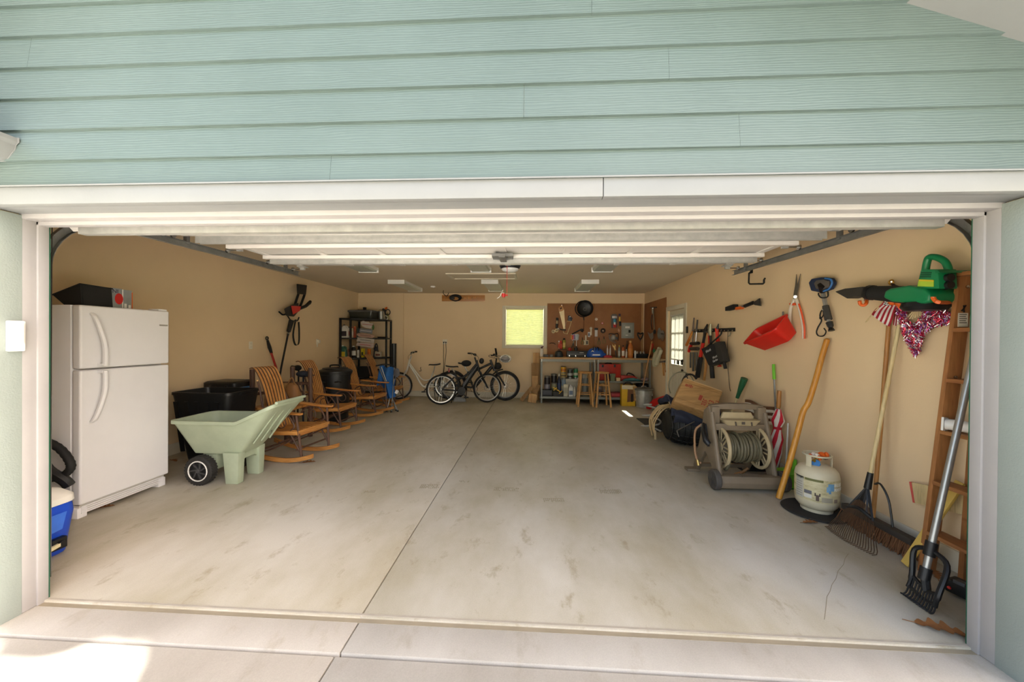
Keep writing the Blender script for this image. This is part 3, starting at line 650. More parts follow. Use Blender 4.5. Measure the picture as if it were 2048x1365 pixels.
part('lip_handle', MB().tube([(-2.575,3.50,.842),(-2.575,3.96,.842)], .016, 10), 'sagep', t)
for y in (3.62, 3.73, 3.85): part('rib', MB().bar((-2.90,y,.40),(-2.66,y,.735),.012,.014,(1,0,-.6)), 'sagep', t)
for y, z in ((3.64,.50),(3.80,.49),(3.66,.66),(3.84,.66)): part('bolt', MB().lathe([(.009,0),(.009,.006),(0,.007)], (-2.985+(z-.3)*.705+.006,y,z), (1,0,-.6), 8), 'steel', t)
lg = []
for y0, y1 in ((3.55,3.63),(3.84,3.92)):
    part('leg', MB().loft([[(-3.145,y0,0),(-3.015,y0,0),(-3.015,y1,0),(-3.145,y1,0)], [(-3.17,y0-.01,.32),(-3.0,y0-.01,.32),(-3.0,y1,.32),(-3.17,y1,.32)]]), 'sagep', t, .008)
part('leg_panel', MB().prism([(3.62,.31),(3.85,.31),(3.85,.20),(3.80,.235),(3.67,.235),(3.62,.20)], -3.12,-3.03,'yz'), 'sagep', t)
part('axle', MB().cyl((-3.38,3.50,.145),(-3.38,3.99,.145),.012), 'steel', t)
part('axle_mount', MB().bx(-3.45,-3.30,3.62,3.87,.12,.31), 'sagep', t, .01)
for y, s in ((3.525,-1),(3.965,1)):
    w_ = part('wheel', MB().lathe([(.095,-.04),(.135,-.045),(.147,-.03),(.147,.03),(.135,.045),(.095,.04)], (-3.38,y,.147), (0,1,0), 28, loop=True), 'rub', t)
    part('tread', MB().add([], []) if False else [ (lambda m: [m.box((-3.38+.147*math.cos(a), y, .147+.147*math.sin(a)), (.012,.07,.006), (0,-a+PI/2,0)) for a in [2*PI*i/30 for i in range(30)]] and m)(MB())][0], 'rub', w_, stuff=True)
    part('rim_ring', MB().ring((-3.38,y+s*.042,.147), (0,1,0), .098, .006, 24), 'white', w_)
    hb = MB().lathe([(.098,-.02),(.098,.02)], (-3.38,y,.147), (0,1,0), 24)
    part('hub', MB().lathe([(.092,-.022),(.092,.022)], (-3.38,y,.147), (0,1,0), 24), 'blk', w_)
    m = MB()
    for i in range(7):
        a = 2*PI*i/7; m.bar((-3.38+.02*math.cos(a), y+s*.026, .147+.02*math.sin(a)), (-3.38+.088*math.cos(a+.5), y+s*.026, .147+.088*math.sin(a+.5)), .014, .02, (0,1,0))
    part('spokes', m.lathe([(.022,0),(.022,.02),(.01,.026),(0,.027)], (-3.38,y+s*.02,.147), (0,s,0), 12), '#3a3a3c,.4', w_, stuff=True)
t.location = V(t.location)+V((CX, CY, 0))
# bentwood rocking chairs
def rocker():
    t = thing('rocking_chair', 'x', 'rocking chair', (0,0,0), 0, 'bentwood rocking chairs along the left wall')
    zr_ = lambda x: .006+.42*(x-.02)**2 if x > .02 else .006+.30*(x-.02)**2
    for y in (-.235, .235):
        xs = [-.52+.97*i/14 for i in range(15)]
        part('rocker_runner', MB().loft([[(x,y-.016,zr_(x)),(x,y+.016,zr_(x)),(x,y+.016,zr_(x)+.05),(x,y-.016,zr_(x)+.05)] for x in xs]), 'honeyx', t, .004)
        part('leg', MB().tube([(.30,y,zr_(.3)+.04),(.28,y*1.06,.30),(.25,y*1.12,.58)], [.015,.016,.013], 8), 'twig', t)
        part('leg', MB().tube([(-.26,y,zr_(-.26)+.04),(-.24,y*1.0,.25),(-.20,y*1.02,.40)], [.015,.016,.013], 8), 'twig', t)
        part('arm_hoop', MB().tube(spl([(-.20,y*1.05,.40),(-.05,y*1.1,.57),(.12,y*1.12,.58),(.22,y*1.1,.45),(.16,y*1.05,.36),(.30,y,.12)], 5), .011, 7), 'twig', t)
        part('arm_scroll', MB().ring((.03,y*1.08,.48), (0,1,0), .065, .007, 14, 5), 'twig', t)
        part('brace', MB().tube(spl([(-.26,y,.10),(.0,y*.9,.20),(.27,y,.33)], 4), .009, 6), 'twig', t)
        part('back_post', MB().tube(spl([(-.20,y*.92,.36),(-.27,y*.86,.62),(-.35,y*.74,.86),(-.39,y*.70,.95)], 5), [.014]*8+[.012]*8, 7), 'twig', t)
        part('post_end', MB().ball((-.392,y*.698,.958), .014, 8), 'cut', t)
        part('arm_rest', MB().loft([[(x,y*1.14-w_,z-.011),(x,y*1.14+w_,z-.011),(x,y*1.14+w_,z+.011),(x,y*1.14-w_,z+.011)] for x,z,w_ in ((-.27,.64,.02),(-.1,.625,.032),(.1,.605,.035),(.25,.60,.03),(.33,.60,.02))]), 'honeyx', t, .004)
    for z, x in ((.17,.24),(.15,-.22),(.24,.0)): part('stretcher', MB().tube([(x,-.25,z),(x,.25,z)], .011, 7), 'twig', t)
    for i in range(7):
        y = -.225+.45*i/6
        part('seat_slat', MB().loft([[(x,y-.033,z-.008),(x,y+.033,z-.008),(x,y+.033,z+.008),(x,y-.033,z+.008)] for x,z in ((-.22,.365),(-.08,.362),(.08,.375),(.20,.395),(.27,.395))]), 'honeyx', t, .003)
    part('seat_apron', MB().loft([[(x,-.265,z),(x,.265,z),(x+.02,.265,z),(x+.02,-.265,z)] for x,z in ((.262,.335),(.27,.40))]), 'honeyy', t, .004)
    for y in (-.262,.262): part('side_rail', MB().bar((-.23,y,.345),(.27,y,.372),.022,.045), 'honeyx', t, .003)
    part('rear_rail', MB().tube([(-.215,-.27,.36),(-.215,.27,.36)], .014, 7), 'twig', t)
    part('back_rail', MB().tube([(-.262,-.27,.60),(-.275,0,.60),(-.262,.27,.60)], .013, 7), 'twig', t)
    for i in range(7):
        k = (i-3)/3
        P = spl([(-.17,k*.125,.33),(-.225,k*.125,.50),(-.27,k*.13,.70),(-.335,k*.14,.92),(-.415,k*.145,1.07),(-.475,k*.14,1.115),(-.525,k*.135,1.105)], 4)
        rg = []
        for j, p in enumerate(P):
            a = P[max(j-1,0)]; b = P[min(j+1,len(P)-1)]; d = (b-a).normalized(); nn = V((d.z,0,-d.x)).normalized()*.006; wy = V((0,.0155,0))
            rg.append([p-wy-nn, p+wy-nn, p+wy+nn, p-wy+nn])
        bs_ = part('back_slat', MB().loft(rg), 'honeyz', t, .002)
        for e in (-1, 1): part('bark_edge', MB().loft([[r_[0]+V((0,.0155+e*.0155,0)), r_[0]+V((0,.0155+e*.0185,0)), r_[3]+V((0,.0155+e*.0185,0)), r_[3]+V((0,.0155+e*.0155,0))] for r_ in rg]), 'twig', bs_)
    return t
ch = rocker(); ch.location = (-2.98, 4.52, 0); ch.rotation_euler.z = -.14; WM[ch] = Matrix.Translation(ch.location) @ Matrix.Rotation(-.14, 4, 'Z')
ch['label'] = 'honey slatted bentwood rocking chair nearest the green garden cart'
for x, y, a, l in ((-3.28,5.92,-.05,'honey slatted bentwood rocking chair in front of the black lidded trash bin'), (-3.24,7.12,-.06,'bentwood rocking chair in front of the black corner shelf'),
                   (-3.30,8.26,-.02,'farthest bentwood rocking chair, mostly hidden by the blue folded chair')):
    dup(ch, (x,y,0), a, l)
lf = MB()
def oakleaf(loc, s, rz, label):
    n_ = 27; mk('dryleaf', '8a5a30', .8, 0, .25, 30, .2); m = MB(Matrix.Translation(loc) @ Matrix.Rotation(rz, 4, 'Z')); vs = []
    for i in range(n_):
        u = i/(n_-1); h = s*(.03+.27*math.sin(PI*min(1,u*.96+.04))**.8*(.62+.38*math.sin(u*PI*8-.6))); z0 = .004+.05*s*math.sin(u*3)
        vs += [(u*s, -h, z0+.22*h), (u*s, 0, z0), (u*s, h, z0+.14*h)]
    fs = []
    for i in range(n_-1): a = i*3; fs += [(a, a+1, a+4, a+3), (a+1, a+2, a+5, a+4)]
    K = len(vs); m.add(vs+[(x, y, z+.0012) for x, y, z in vs], fs+[tuple(K+j for j in reversed(f)) for f in fs])
    m.tube([(-.25*s,0,.004),(s*.95,0,.006+.05*s*math.sin(2.85))], .0018, 5)
    return solo('dry_leaf', m, 'dryleaf', label, 'leaf', 'dry oak leaves on the floor')
# rustic log bench behind the first chair
t = thing('log_bench', 'rustic log bench with bark posts behind the near rocking chair', 'bench', (-3.7, 5.25, 0))
for x, y, h in ((-3.90,4.98,1.05),(-3.40,4.98,.62),(-3.64,5.46,1.05),(-3.36,5.46,1.04)):
    p_ = part('post', MB().tube([(x,y,0),(x+.005,y,h*.5),(x-.004,y,h)], [.034,.032,.033], 10), 'twig', t)
    part('post_end', MB().lathe([(.031,0),(0,.004)], (x-.004,y,h), n=10), 'cut', p_)
for i in range(4): part('seat_board', MB().bx(-3.96,-3.34,5.0+i*.115,5.105+i*.115,.475,.51), 'honeyx', t, .004)
for z in (.44,.80): part('rail', MB().tube([(-3.92,5.46,z),(-3.36,5.46,z)], .024, 8), 'twig', t)
for z in (.44,.70): part('rail', MB().tube([(-3.90,4.98,z),(-3.64,5.46,z)], .022, 8), 'twig', t)
rr = random.Random(5)
for i in range(7):
    x = -3.9+.08*i; part('twig_branch', MB().tube(spl([(x,5.45,.46),(x+rr.uniform(-.1,.1),5.42,.62),(x+rr.uniform(-.15,.15),5.44,.80)], 4), .010, 6), 'twig', t)
wood('card', 'b08753', 'bd9560', 'x', .8, 5, .1)
solo('cardboard_box', MB().box((-3.74,5.26,.665),(.26,.22,.30),(0,0,.3)), 'card', 'open cardboard box on the rustic log bench', 'box', bevel=.004)
solo('newsboy_hat', MB().ball((-3.56,5.60,.93), (.11,.09,.05), 12).prism([(-3.48,5.52),(-3.40,5.56),(-3.40,5.64),(-3.48,5.68)], .905,.915,'xy').cyl((-3.56,5.60,.0),(-3.56,5.60,.92),.014), '#1d2230,.85', 'dark cap hanging on a post behind the log bench', 'cap')
t = thing('leather_bag', 'brown leather bag slouched at the end of the log bench', 'bag', (-3.5,5.3,.51))
mk('leather', '8a5f36', .65, 0, .12, 8, .2)
part('pouch', MB().loft([rrect(-3.56,-3.37,5.12,5.26,.05,.511), rrect(-3.58,-3.35,5.10,5.28,.07,.66), rrect(-3.54,-3.39,5.13,5.25,.06,.80), rrect(-3.50,-3.43,5.16,5.22,.03,.84)]), 'leather', t, ang=60)
part('strap', MB().tube(spl([(-3.52,5.17,.82),(-3.46,5.17,.92),(-3.41,5.17,.82)], 5), .008, 6), 'leather', t)
solo('glass_jug', MB().lathe([(.0,0),(.11,0),(.13,.05),(.13,.14),(.06,.20),(.04,.23),(.04,.26),(0,.26)], (-3.75,4.66,0), n=18), '#b9b4a6,.15', 'pale glass jug on the floor behind the near rocking chair', 'jug')
solo('paper_sheet', MB().bx(-3.05,-2.72,4.78,5.02,.0005,.0025), '#cfc6b2,.8', 'cream paper sheet on the floor behind the near rocking chair', 'paper')
# plates on the left wall
def plate(nm, lab, mx, x, z, w_=.075, h_=.12, slots=2):
    c = mx @ V((x, 0, z)); t = thing(nm, lab, 'outlet', c)
    part('cover_plate', MB(mx).bx(x-w_/2, x+w_/2, -.007, 0, z-h_/2, z+h_/2), 'plug', t, .003)
    for k in range(slots):
        zz = z+(.026 if k else -.026) if slots > 1 else z
        part('socket', MB(mx).bx(x-.017, x+.017, -.010, -.006, zz-.018, zz+.018), '#d8d0bc,.4', t, .003)
    return t
plate('wall_outlet', 'cream outlet plate on the left wall above the bin', LW, *ql(501,691))
t = plate('wall_outlet', 'cream outlet plate with plugged adapter above the trash bin', LW, *ql(634,684))
x, z = ql(634,684); part('adapter', MB(LW).bx(x-.03,x+.03,-.06,-.008,z-.03,z+.04).bx(x-.05,x-.03,-.04,-.02,z-.11,z), 'plug', t, .004)
# battery trimmer hung on the left wall, pole with red shaft
D = .13
def L(px, py, d=D): a, b = ql(px, py, d); return (a, -d, b)
t = thing('string_trimmer', 'red and black cordless trimmer hanging head up on the left wall', 'trimmer', LW @ V(L(588,640)))
part('battery_head', MB(LW).loft([[L(593,568,.20),L(614,571,.20),L(612,590,.20),L(594,588,.20)], [L(593,568,.06),L(614,571,.06),L(612,590,.06),L(594,588,.06)]]), 'blk', t, .012)
m = MB(LW); m.tube([L(597,588),L(591,606),L(589,614)], .022, 8); m.tube([L(609,590),L(604,604),L(600,614)], .022, 8)
part('grip_frame', m, 'blk', t)
part('motor_housing', MB(LW).loft([[L(568,618,.22),L(584,610,.22),L(597,606,.22),L(598,622,.22),L(588,634,.22),L(572,632,.22)], [L(568,618,.05),L(584,610,.05),L(597,606,.05),L(598,622,.05),L(588,634,.05),L(572,632,.05)]]), 'blk', t, .015)
part('red_cover', MB(LW).loft([[L(582,612,.235),L(602,613,.235),L(600,622,.235),L(586,630,.235)], [L(582,612,.1),L(602,613,.1),L(600,622,.1),L(586,630,.1)]]), 'red', t, .008)
part('side_grip', MB(LW).tube([L(598,618),L(611,613),L(619,606),L(621,603)], [.03,.03,.034,.026], 10), 'blk', t)
part('guard', MB(LW).tube(spl([L(558,624),L(566,630),L(574,626),L(572,618)], 4), .014, 6), 'blk', t)
part('hang_hook', MB(LW).tube(spl([L(575,632),L(582,641),L(594,642),L(598,635)], 4), .012, 6).tube([L(590,641), L(590,641,.0)], .012, 6), 'blk', t)
part('lower_grip', MB(LW).tube([L(583,642),L(577,664)], [.045,.035], 10), 'blk', t)
part('shaft', MB(LW).tube([L(577,664),L(562,738,.22),L(556,775,.22),L(548,825,.30)], .016, 8), 'blk', t)
part('collar', MB(LW).tube([L(576.5,666),L(575.5,671)], .024, 8), 'steel', t)
sa = [L(591,640,.10),L(586,670,.10),L(590,690,.10),L(597,688,.10),L(598,665,.10),L(597,645,.10)]
part('strap', MB(LW).loft([[V(p)+V(o_) for o_ in ((-.022,0,0),(.022,0,.01),(.022,-.006,.01),(-.022,-.006,0))] for p in spl(sa, 4)]), 'blkm', t)
t = thing('extension_pole', 'red pole with black handle leaning on the left wall', 'pole', LW @ V((6.14, -.2, .0)))
part('shaft', MB(LW).tube([(6.35,-.35,0), L(542,705)], .018, 8), '#a52a22,.4', t)
part('handle', MB(LW).tube([L(543,707), L(539,695), L(535,681)], [.022,.03,.018], 8), 'blk', t)
c = L(534,677); part('hang_loop', MB(LW).ring(c, (0,1,0), .025, .011, 14), 'blk', t)
# black trash bin with lid
t = thing('trash_bin', 'large black plastic trash bin with lid behind the rocking chairs', 'trash bin', (-3.56,6.54,0))
part('bin', MB().lathe([(.20,0),(.215,.03),(.26,.84),(.275,.845),(.275,.87)], (-3.56,6.54,0), n=28), 'blk', t)
part('lid', MB().lathe([(.285,.86),(.288,.90),(.275,.915),(.22,.935),(.21,.955),(.10,.965),(0,.967)], (-3.56,6.54,0), n=28), 'blk', t, .003)
part('lid_handle', MB().tube(spl([(-3.66,6.54,.96),(-3.64,6.54,1.0),(-3.48,6.54,1.0),(-3.46,6.54,.96)], 4), .014, 7), 'blk', t)
for a in (-1.9, -.9): part('side_handle', MB().tube(spl([(-3.56+.265*math.cos(a-.2),6.54+.265*math.sin(a-.2),.72),(-3.56+.31*math.cos(a),6.54+.31*math.sin(a),.73),(-3.56+.265*math.cos(a+.2),6.54+.265*math.sin(a+.2),.72)], 4), .012, 6), 'blk', t)
for x, y, z, l in ((-3.98,6.1,.98,'black work glove on the chair beside the trash bin'),): 
    solo('work_glove', MB().ball((x,y,z),(.07,.05,.05),10).tube([(x-.12,y+.02,z+.01),(x,y,z)],.03,8).tube([(x+.02,y,z),(x,y,0)],.014,6), 'blkm', 'black padded tool head standing behind the second rocking chair', 'tool')
# corner shelf
SZ = [1.96, 1.50, 1.02, .55, .12]
pent = [(-4.52,9.44),(-4.52,8.46),(-4.26,8.46),(-3.64,9.10),(-3.64,9.44)]
t = thing('corner_shelf', 'black five-sided corner shelf unit in the back left corner', 'shelf unit', (-4.2,9.1,0))
for z in SZ: part('shelf_board', MB().prism(pent, z-.035, z, 'xy'), 'blk', t, .003)
for x, y in ((-4.50,8.48),(-3.66,9.12),(-3.66,9.42),(-4.50,9.42),(-4.26,8.485)): part('post', MB().bx(x-.02,x+.02,y-.02,y+.02,0,1.96), 'blk', t, .002)
def SP(px, py, k=.5, z=None):       # point above the diagonal front of the shelf
    p = onY(px, py, 8.46+.75*max(0, min(1, (px-690)/80))+.12); return p
def cyl_item(nm, lab, cat, px, w_, z0, h, mat, prof=None, grp=None, cap=None):
    p = SP(px, 660); r = w_/2
    pr_ = prof or [(r*.96,0),(r,.004),(r,h*.82),(r*.8,h*.88),(r*.45,h*.93),(r*.45,h),(0,h)]
    t = thing(nm, lab, cat, (p.x,p.y,z0), 0, grp); part('container', MB().lathe([(a,b+z0) for a,b in pr_], (p.x,p.y,0), n=16), mat, t)
    part('label', MB().lathe([(r*1.01,z0+h*.2),(r*1.01,z0+h*.6)], (p.x,p.y,0), n=16), cap[1] if cap and len(cap) > 1 else '#d9d6cc,.6', t)
    if cap: part('cap', MB().lathe([(r*.55,z0+h*.92),(r*.55,z0+h*1.02),(0,z0+h*1.02)], (p.x,p.y,0), n=12), cap[0], t)
    return t
def jug(nm, lab, px, z0, w_, h, mat, cap, lb):
    p = SP(px, 660); x, y = p.x, p.y; t = thing(nm, lab, 'jug', (x,y,z0))
    part('body', MB().loft([rrect(x-w_/2,x+w_/2,y-.05,y+.05,.03,z0), rrect(x-w_/2,x+w_/2,y-.05,y+.05,.03,z0+h*.62), rrect(x-w_*.42,x+w_*.3,y-.04,y+.04,.03,z0+h*.8), rrect(x-w_*.2,x+w_*.05,y-.02,y+.02,.015,z0+h*.9), rrect(x-w_*.2,x+w_*.05,y-.02,y+.02,.015,z0+h*.94)]), mat, t, ang=60)
    part('handle', MB().tube(spl([(x-.0,y,z0+h*.88),(x+w_*.38,y,z0+h*.85),(x+w_*.46,y,z0+h*.6)], 5), .014, 7), mat, t)
    part('cap', MB().cyl((x-w_*.08,y,z0+h*.92),(x-w_*.08,y,z0+h),.022), cap, t); part('label', MB().bx(x-w_*.4,x+w_*.4,y-.053,y-.05,z0+h*.12,z0+h*.5), lb, t)
jug('oil_jug', 'white plastic jug on the upper corner shelf', 689.5, 1.50, .17, .31, '#d8d6d0,.4', 'blk', '#3a3038,.6')
cyl_item('spray_can', 'white spray can beside the white jug on the corner shelf', 'spray can', 698.5, .065, 1.50, .26, '#c9c2b8,.4', None, 'cans on the upper corner shelf', ('blk', '#b23a2c,.5'))
cyl_item('spray_can', 'cream spray can between two others on the corner shelf', 'spray can', 704.5, .055, 1.50, .25, '#d0c7ae,.4', None, 'cans on the upper corner shelf', ('red',))
cyl_item('spray_can', 'rust red spray can on the upper corner shelf', 'spray can', 709.5, .06, 1.50, .27, '#a8421f,.4', None, 'cans on the upper corner shelf', ('orange', '#8f3a1d,.5'))
cyl_item('spray_can', 'dark teal spray can on the upper corner shelf', 'spray can', 716, .06, 1.50, .25, '#22383c,.4', None, 'cans on the upper corner shelf', ('blk', '#1c2c30,.5'))
jug('washer_jug', 'clear jug of washer fluid with yellow label on the corner shelf', 687, 1.02, .16, .30, '#3d6a5c,.15', 'white', '#d8bd3a,.5')
cyl_item('spray_can', 'slim reddish can on the lower corner shelf', 'spray can', 699, .05, 1.02, .24, '#9c5a44,.4', None, 'cans on the lower corner shelf', ('white', '#b98a74,.5'))
cyl_item('bottle', 'black bottle with white stripe on the lower corner shelf', 'bottle', 707.5, .10, 1.02, .28, 'blk', None, None, ('white', '#d7d5d0,.5'))
cyl_item('bottle', 'small white bottle on the lower corner shelf', 'bottle', 716.5, .06, 1.02, .20, '#d6d2c8,.4', None, None, ('blk', '#bdb9ae,.5'))
def bxi(nm, lab, cat, px0, px1, z0, h, mat, d=.08, lb=None):
    a, b = SP(px0, 660), SP(px1, 660); y = (a.y+b.y)/2; t = thing(nm, lab, cat, ((a.x+b.x)/2, y, z0))
    part('box', MB().bx(a.x,b.x,y-d/2,y+d/2,z0,z0+h), mat, t, .004)
    part('label', MB().bx(a.x+.01,b.x-.01,y-d/2-.002,y-d/2,z0+h*.25,z0+h*.6), lb or '#2c2c28,.6', t)
bxi('product_box', 'yellow upright box on the lower corner shelf', 'box', 722.5, 730, 1.02, .22, '#d9c620,.5', lb='#2f3a20,.5')
bxi('product_box', 'orange upright box on the lower corner shelf', 'box', 735, 742, 1.02, .21, '#d9751f,.5', lb='#b4541a,.5')
bxi('patterned_box', 'cream patterned box at the right end of the lower corner shelf', 'box', 750, 765, 1.02, .13, '#b9ad98,.7', .1, '#6b3c30,.6')
solo('headlamp_strap', MB().tube(spl([SP(746,705)+V((0,0,-.28)),SP(750,690)+V((0,.02,-.02)),SP(754,690)+V((0,.02,-.02)),SP(757,702)+V((0,0,-.18))], 5), .014, 6).ball(SP(752,692)+V((0,0,-.08)),.06,8), '#2a2830,.7', 'dark tangled strap heaped behind the patterned box', 'strap')
solo('hose_clamp_tray', MB().loft([rrect(-3.90,-3.70,9.16,9.3,.03,1.501), rrect(-3.92,-3.68,9.14,9.32,.03,1.53)]), 'blk', 'flat black tray on the middle corner shelf', 'tray', bevel=.003)
# top of the shelf
a, b = SP(688,620), SP(741,620)
t = thing('storage_tote', 'dark see-through storage tote on top of the corner shelf', 'tote', ((a.x+b.x)/2, 8.95, 1.96))
tb_ = MB().loft([rrect(-4.48,-3.93,8.86,9.28,.05,1.961), rrect(-4.50,-3.90,8.83,9.30,.05,2.13)]); part('tub', tb_, '#33352e,.3', t, .004)
part('lid', MB().loft([rrect(-4.52,-3.88,8.81,9.32,.05,2.13), rrect(-4.52,-3.88,8.81,9.32,.05,2.165), rrect(-4.48,-3.92,8.86,9.28,.05,2.18)]), '#54565a,.35', t, .003)
part('lid_latch', MB().bx(-4.16,-4.10,8.90,8.96,2.178,2.25).bx(-4.3,-4.0,8.92,8.96,2.178,2.195), 'blk', t)
t = thing('metal_bucket', 'small grey bucket on top of the corner shelf', 'bucket', (-3.86,9.05,1.96))
part('pail', MB().lathe([(.055,1.961),(.065,2.16),(.07,2.165),(.066,2.17),(.055,2.10),(0,2.10)], (-3.80,9.12,0), n=18), '#8f8f8c,.35,.4', t)
part('handle', MB().tube(arc((-3.80,9.12,2.15), .066, 0, 180, 8), .004, 5), 'steel', t)
t = thing('pruning_saw', 'orange and black clamp tool on top of the corner shelf', 'tool', (-3.66,9.2,1.96))
part('loop', MB().ring((-3.66,9.20,2.15), (.25,1,0), .07, .012, 16), 'blk', t); part('head', MB().box((-3.74,9.18,2.20),(.10,.06,.06),(0,.5,0)), 'blk', t, .008); part('tip', MB().cyl((-3.72,9.18,2.23),(-3.67,9.18,2.27),.022), 'orange', t)
part('leg', MB().tube([(-3.74,9.18,2.18),(-3.70,9.22,1.97)], .012, 6), 'blk', t)
solo('string_hank', MB().tube(spl([(-3.78,9.25,1.97),(-3.72,9.2,2.06),(-3.67,9.22,2.03),(-3.65,9.15,1.97),(-3.70,9.13,1.965)], 5), .014, 6), '#c8c4b4,.8', 'pale coil of cord at the right of the top corner shelf', 'cord')
solo('green_bottle', MB().lathe([(.035,1.961),(.035,2.08),(.015,2.11),(.015,2.14),(0,2.14)], (-3.72,9.33,0), n=12), '#8a8a3a,.4', 'olive bottle at the back of the top corner shelf', 'bottle')
# stack of little signs hung on the shelf
t = thing('sign_stack', 'stack of five small painted wooden signs hanging from the corner shelf', 'sign', (-4.08,8.72,1.2))
YS = 8.58
def sp_(pts): return [(onY(px, py, YS).x, onY(px, py, YS).z) for px, py in pts]
gd_ = [('round_sign', [(722,644),(726,642),(735,645),(744,648),(747,646),(744,652),(743,657),(740,658),(728,655),(723,650)], '#b7aea6,.7'),
       ('plank_sign', [(720,657),(745,659.5),(744,668),(718.5,665)], '#6e7078,.7'), ('arrow_sign', [(712,669),(718,666),(744,670),(750,673),(744,677),(718,674)], '#a8897c,.7'),
       ('plank_sign', [(715,674.5),(749,679),(747.5,687),(713,683.5)], '#aba49e,.7'), ('plank_sign', [(714,685),(748,688),(746,696),(712,692)], '#a89893,.7')]
for i, (nm, pp, mt) in enumerate(gd_):
    b_ = part(nm, MB().prism(sp_(pp), YS, YS+.012), mt, t)
    cx = sum(p[0] for p in pp)/len(pp); cy = sum(p[1] for p in pp)/len(pp); c = onY(cx, cy, YS-.002)
    part('painted_band', MB().box(c, (.26,.002,.012), (0,.10,0)), ('#8c2f2a,.6', '#c9c9cc,.6', '#5a2620,.6', '#4c4a50,.6', '#9c2e2c,.6')[i], b_)
part('hanger_wire', MB().tube([onY(724,645,YS+.006), onY(733,636,YS+.02), onY(742,648,YS+.006)], .004, 5), 'blk', t)
for px in (722, 742): part('link_wire', MB().tube([onY(px,648,YS+.006), onY(px,690,YS+.006)], .003, 5), 'blk', t)
part('green_sprig', MB().ball(onY(746,655,YS+.02), (.03,.015,.07), 7), '#3c5a2c,.7', t)
solo('rolled_tube', MB().lathe([(.062,0),(.062,1.36),(.052,1.36),(.052,1.3),(0,1.3)], (-3.555,9.36,0), n=18), '#303336,.35,.3', 'dark upright tube beside the corner shelf', 'tube')
for i, (x, y, h) in enumerate(((-4.05,8.8,.42),(-3.9,8.95,.30))):
    solo('storage_crate', tubmesh((x-.13,x+.13,y-.1,y+.1),(x-.15,x+.15,y-.12,y+.12),.551,.551+h*.6,.006,.03), 'blkm', ('black open crate on the low corner shelf', 'smaller black open crate at the right of the low corner shelf')[i], 'crate')
# folded camp chair
t = thing('camp_chair', 'blue folding camp chair leaning folded beside the rocking chairs', 'camp chair', (-2.98,7.72,0))
mk('bluef', '1f5b9e', .8, 0, .1, 10, .2)
def cf(u, v): return (-3.30+.36*u+.03*v, 7.70+.05*math.sin(u*9)+.10*v, .50+.42*v-.06*u+.02*math.sin(u*12))
part('seat_cloth', MB().sheet(cf, 14, 8, .008), 'bluef', t, ang=60)
def cg(u, v): return (-3.08+.20*u*(1-v*.3), 7.62+.06*math.sin(u*7+v*3), .24+.36*v+.05*u)
part('back_cloth', MB().sheet(cg, 10, 8, .008), 'bluef', t, ang=60)
part('cloth_border', MB().tube(spl([(-3.31,7.70,.92),(-3.1,7.72,.95),(-2.93,7.78,.88),(-2.92,7.7,.66)], 5), .016, 6), 'blkm', t)
for p, q in (((-3.26,7.72,.90),(-2.80,7.58,.02)),((-2.95,7.78,.90),(-2.90,7.5,.02)),((-3.18,7.66,.9),(-2.86,7.66,.02)),((-2.90,7.80,.84),(-3.02,7.55,.02))): 
    l_ = part('leg', MB().tube([p, q], .011, 7), '#8c8c8a,.35,.7', t); part('foot', MB().cyl((q[0],q[1],0),(q[0],q[1],.03),.02), 'blk', l_)
t.location = V(t.location)+V((.06,-.14,0))
part('mesh_pocket', MB().ball((-2.88,7.72,.78), (.07,.03,.10), 8), '#5a5a60,.8', t); part('tag', MB().box((-2.83,7.60,.40),(.06,.004,.08),(0,.5,0)), 'white', t)
for px, py, s_, rz, l in ((208,1018,.10,.6,'dry oak leaf under the refrigerator door'), (350,921,.13,-.4,'dry oak leaf beside the cart wheel'), (612,927,.15,.3,'dry oak leaf at the tip of the rocking chair runner'),
                          (1620,1047,.12,.1,'dry oak leaf in front of the propane tank'), (1850,1248,.20,-.45,'large dry oak leaf near the right jamb'), (1893,1160,.12,.9,'dry oak leaf behind the scoop rake')):
    p = onZ(px, py, .002); oakleaf((p.x-.05, p.y, .001), s_, rz, l)
# ================================================================ back wall
wood('ply', 'b78a58', 'd0a873', 'x', .6); wood('ply_z', 'a8794a', 'c99f6c', 'z', .6); wood('stoolz', 'b98346', 'd6a463', 'z', .45)
def peg():
    m, N, L, b = _new('peg'); co = _coord(N, L, (40, 40, 40)); v = N.new('ShaderNodeTexVoronoi'); v.inputs['Randomness'].default_value = 0; L.new(co, v.inputs[0])
    n = _noise(N, L, _coord(N, L), 3); a = _ramp(N, L, n, [(.3, lin('8a5a34')), (.7, lin('9a673e'))]); d = _ramp(N, L, v.outputs[0], [(.12, (.25,.2,.18,1)), (.2, (1,1,1,1))])
    L.new(_mix(N, L, .9, a, d, 'MULTIPLY'), b.inputs['Base Color']); b.inputs['Roughness'].default_value = .6; _M['peg'] = m
peg()
t = thing('pegboard', 'brown pegboard on the back wall above the workbench', 'pegboard', (1.53, YB, 1.0)); 
part('board', MB().bx(.36, 1.55, YB-.013, YB-.001, 1.0, 2.412), 'peg', t, .001); part('board', MB().bx(1.552, 2.70, YB-.013, YB-.001, 1.0, 2.412), 'peg', t, .001)
part('edge_batten', MB().bx(2.70, 2.745, YB-.03, YB-.001, 1.0, 2.412), 'ply_z', t, .003)
t = thing('pegboard', 'dark brown pegboard on the right wall beside the door', 'pegboard', (XR, 8.6, 1.1))
part('board', MB().bx(XR-.013, XR-.001, 7.95, YB-.032, 1.10, 2.40), 'peg', t, .001)
PB = YB-.014
def PP(px, py, d=0.): return onY(px, py, PB-d)
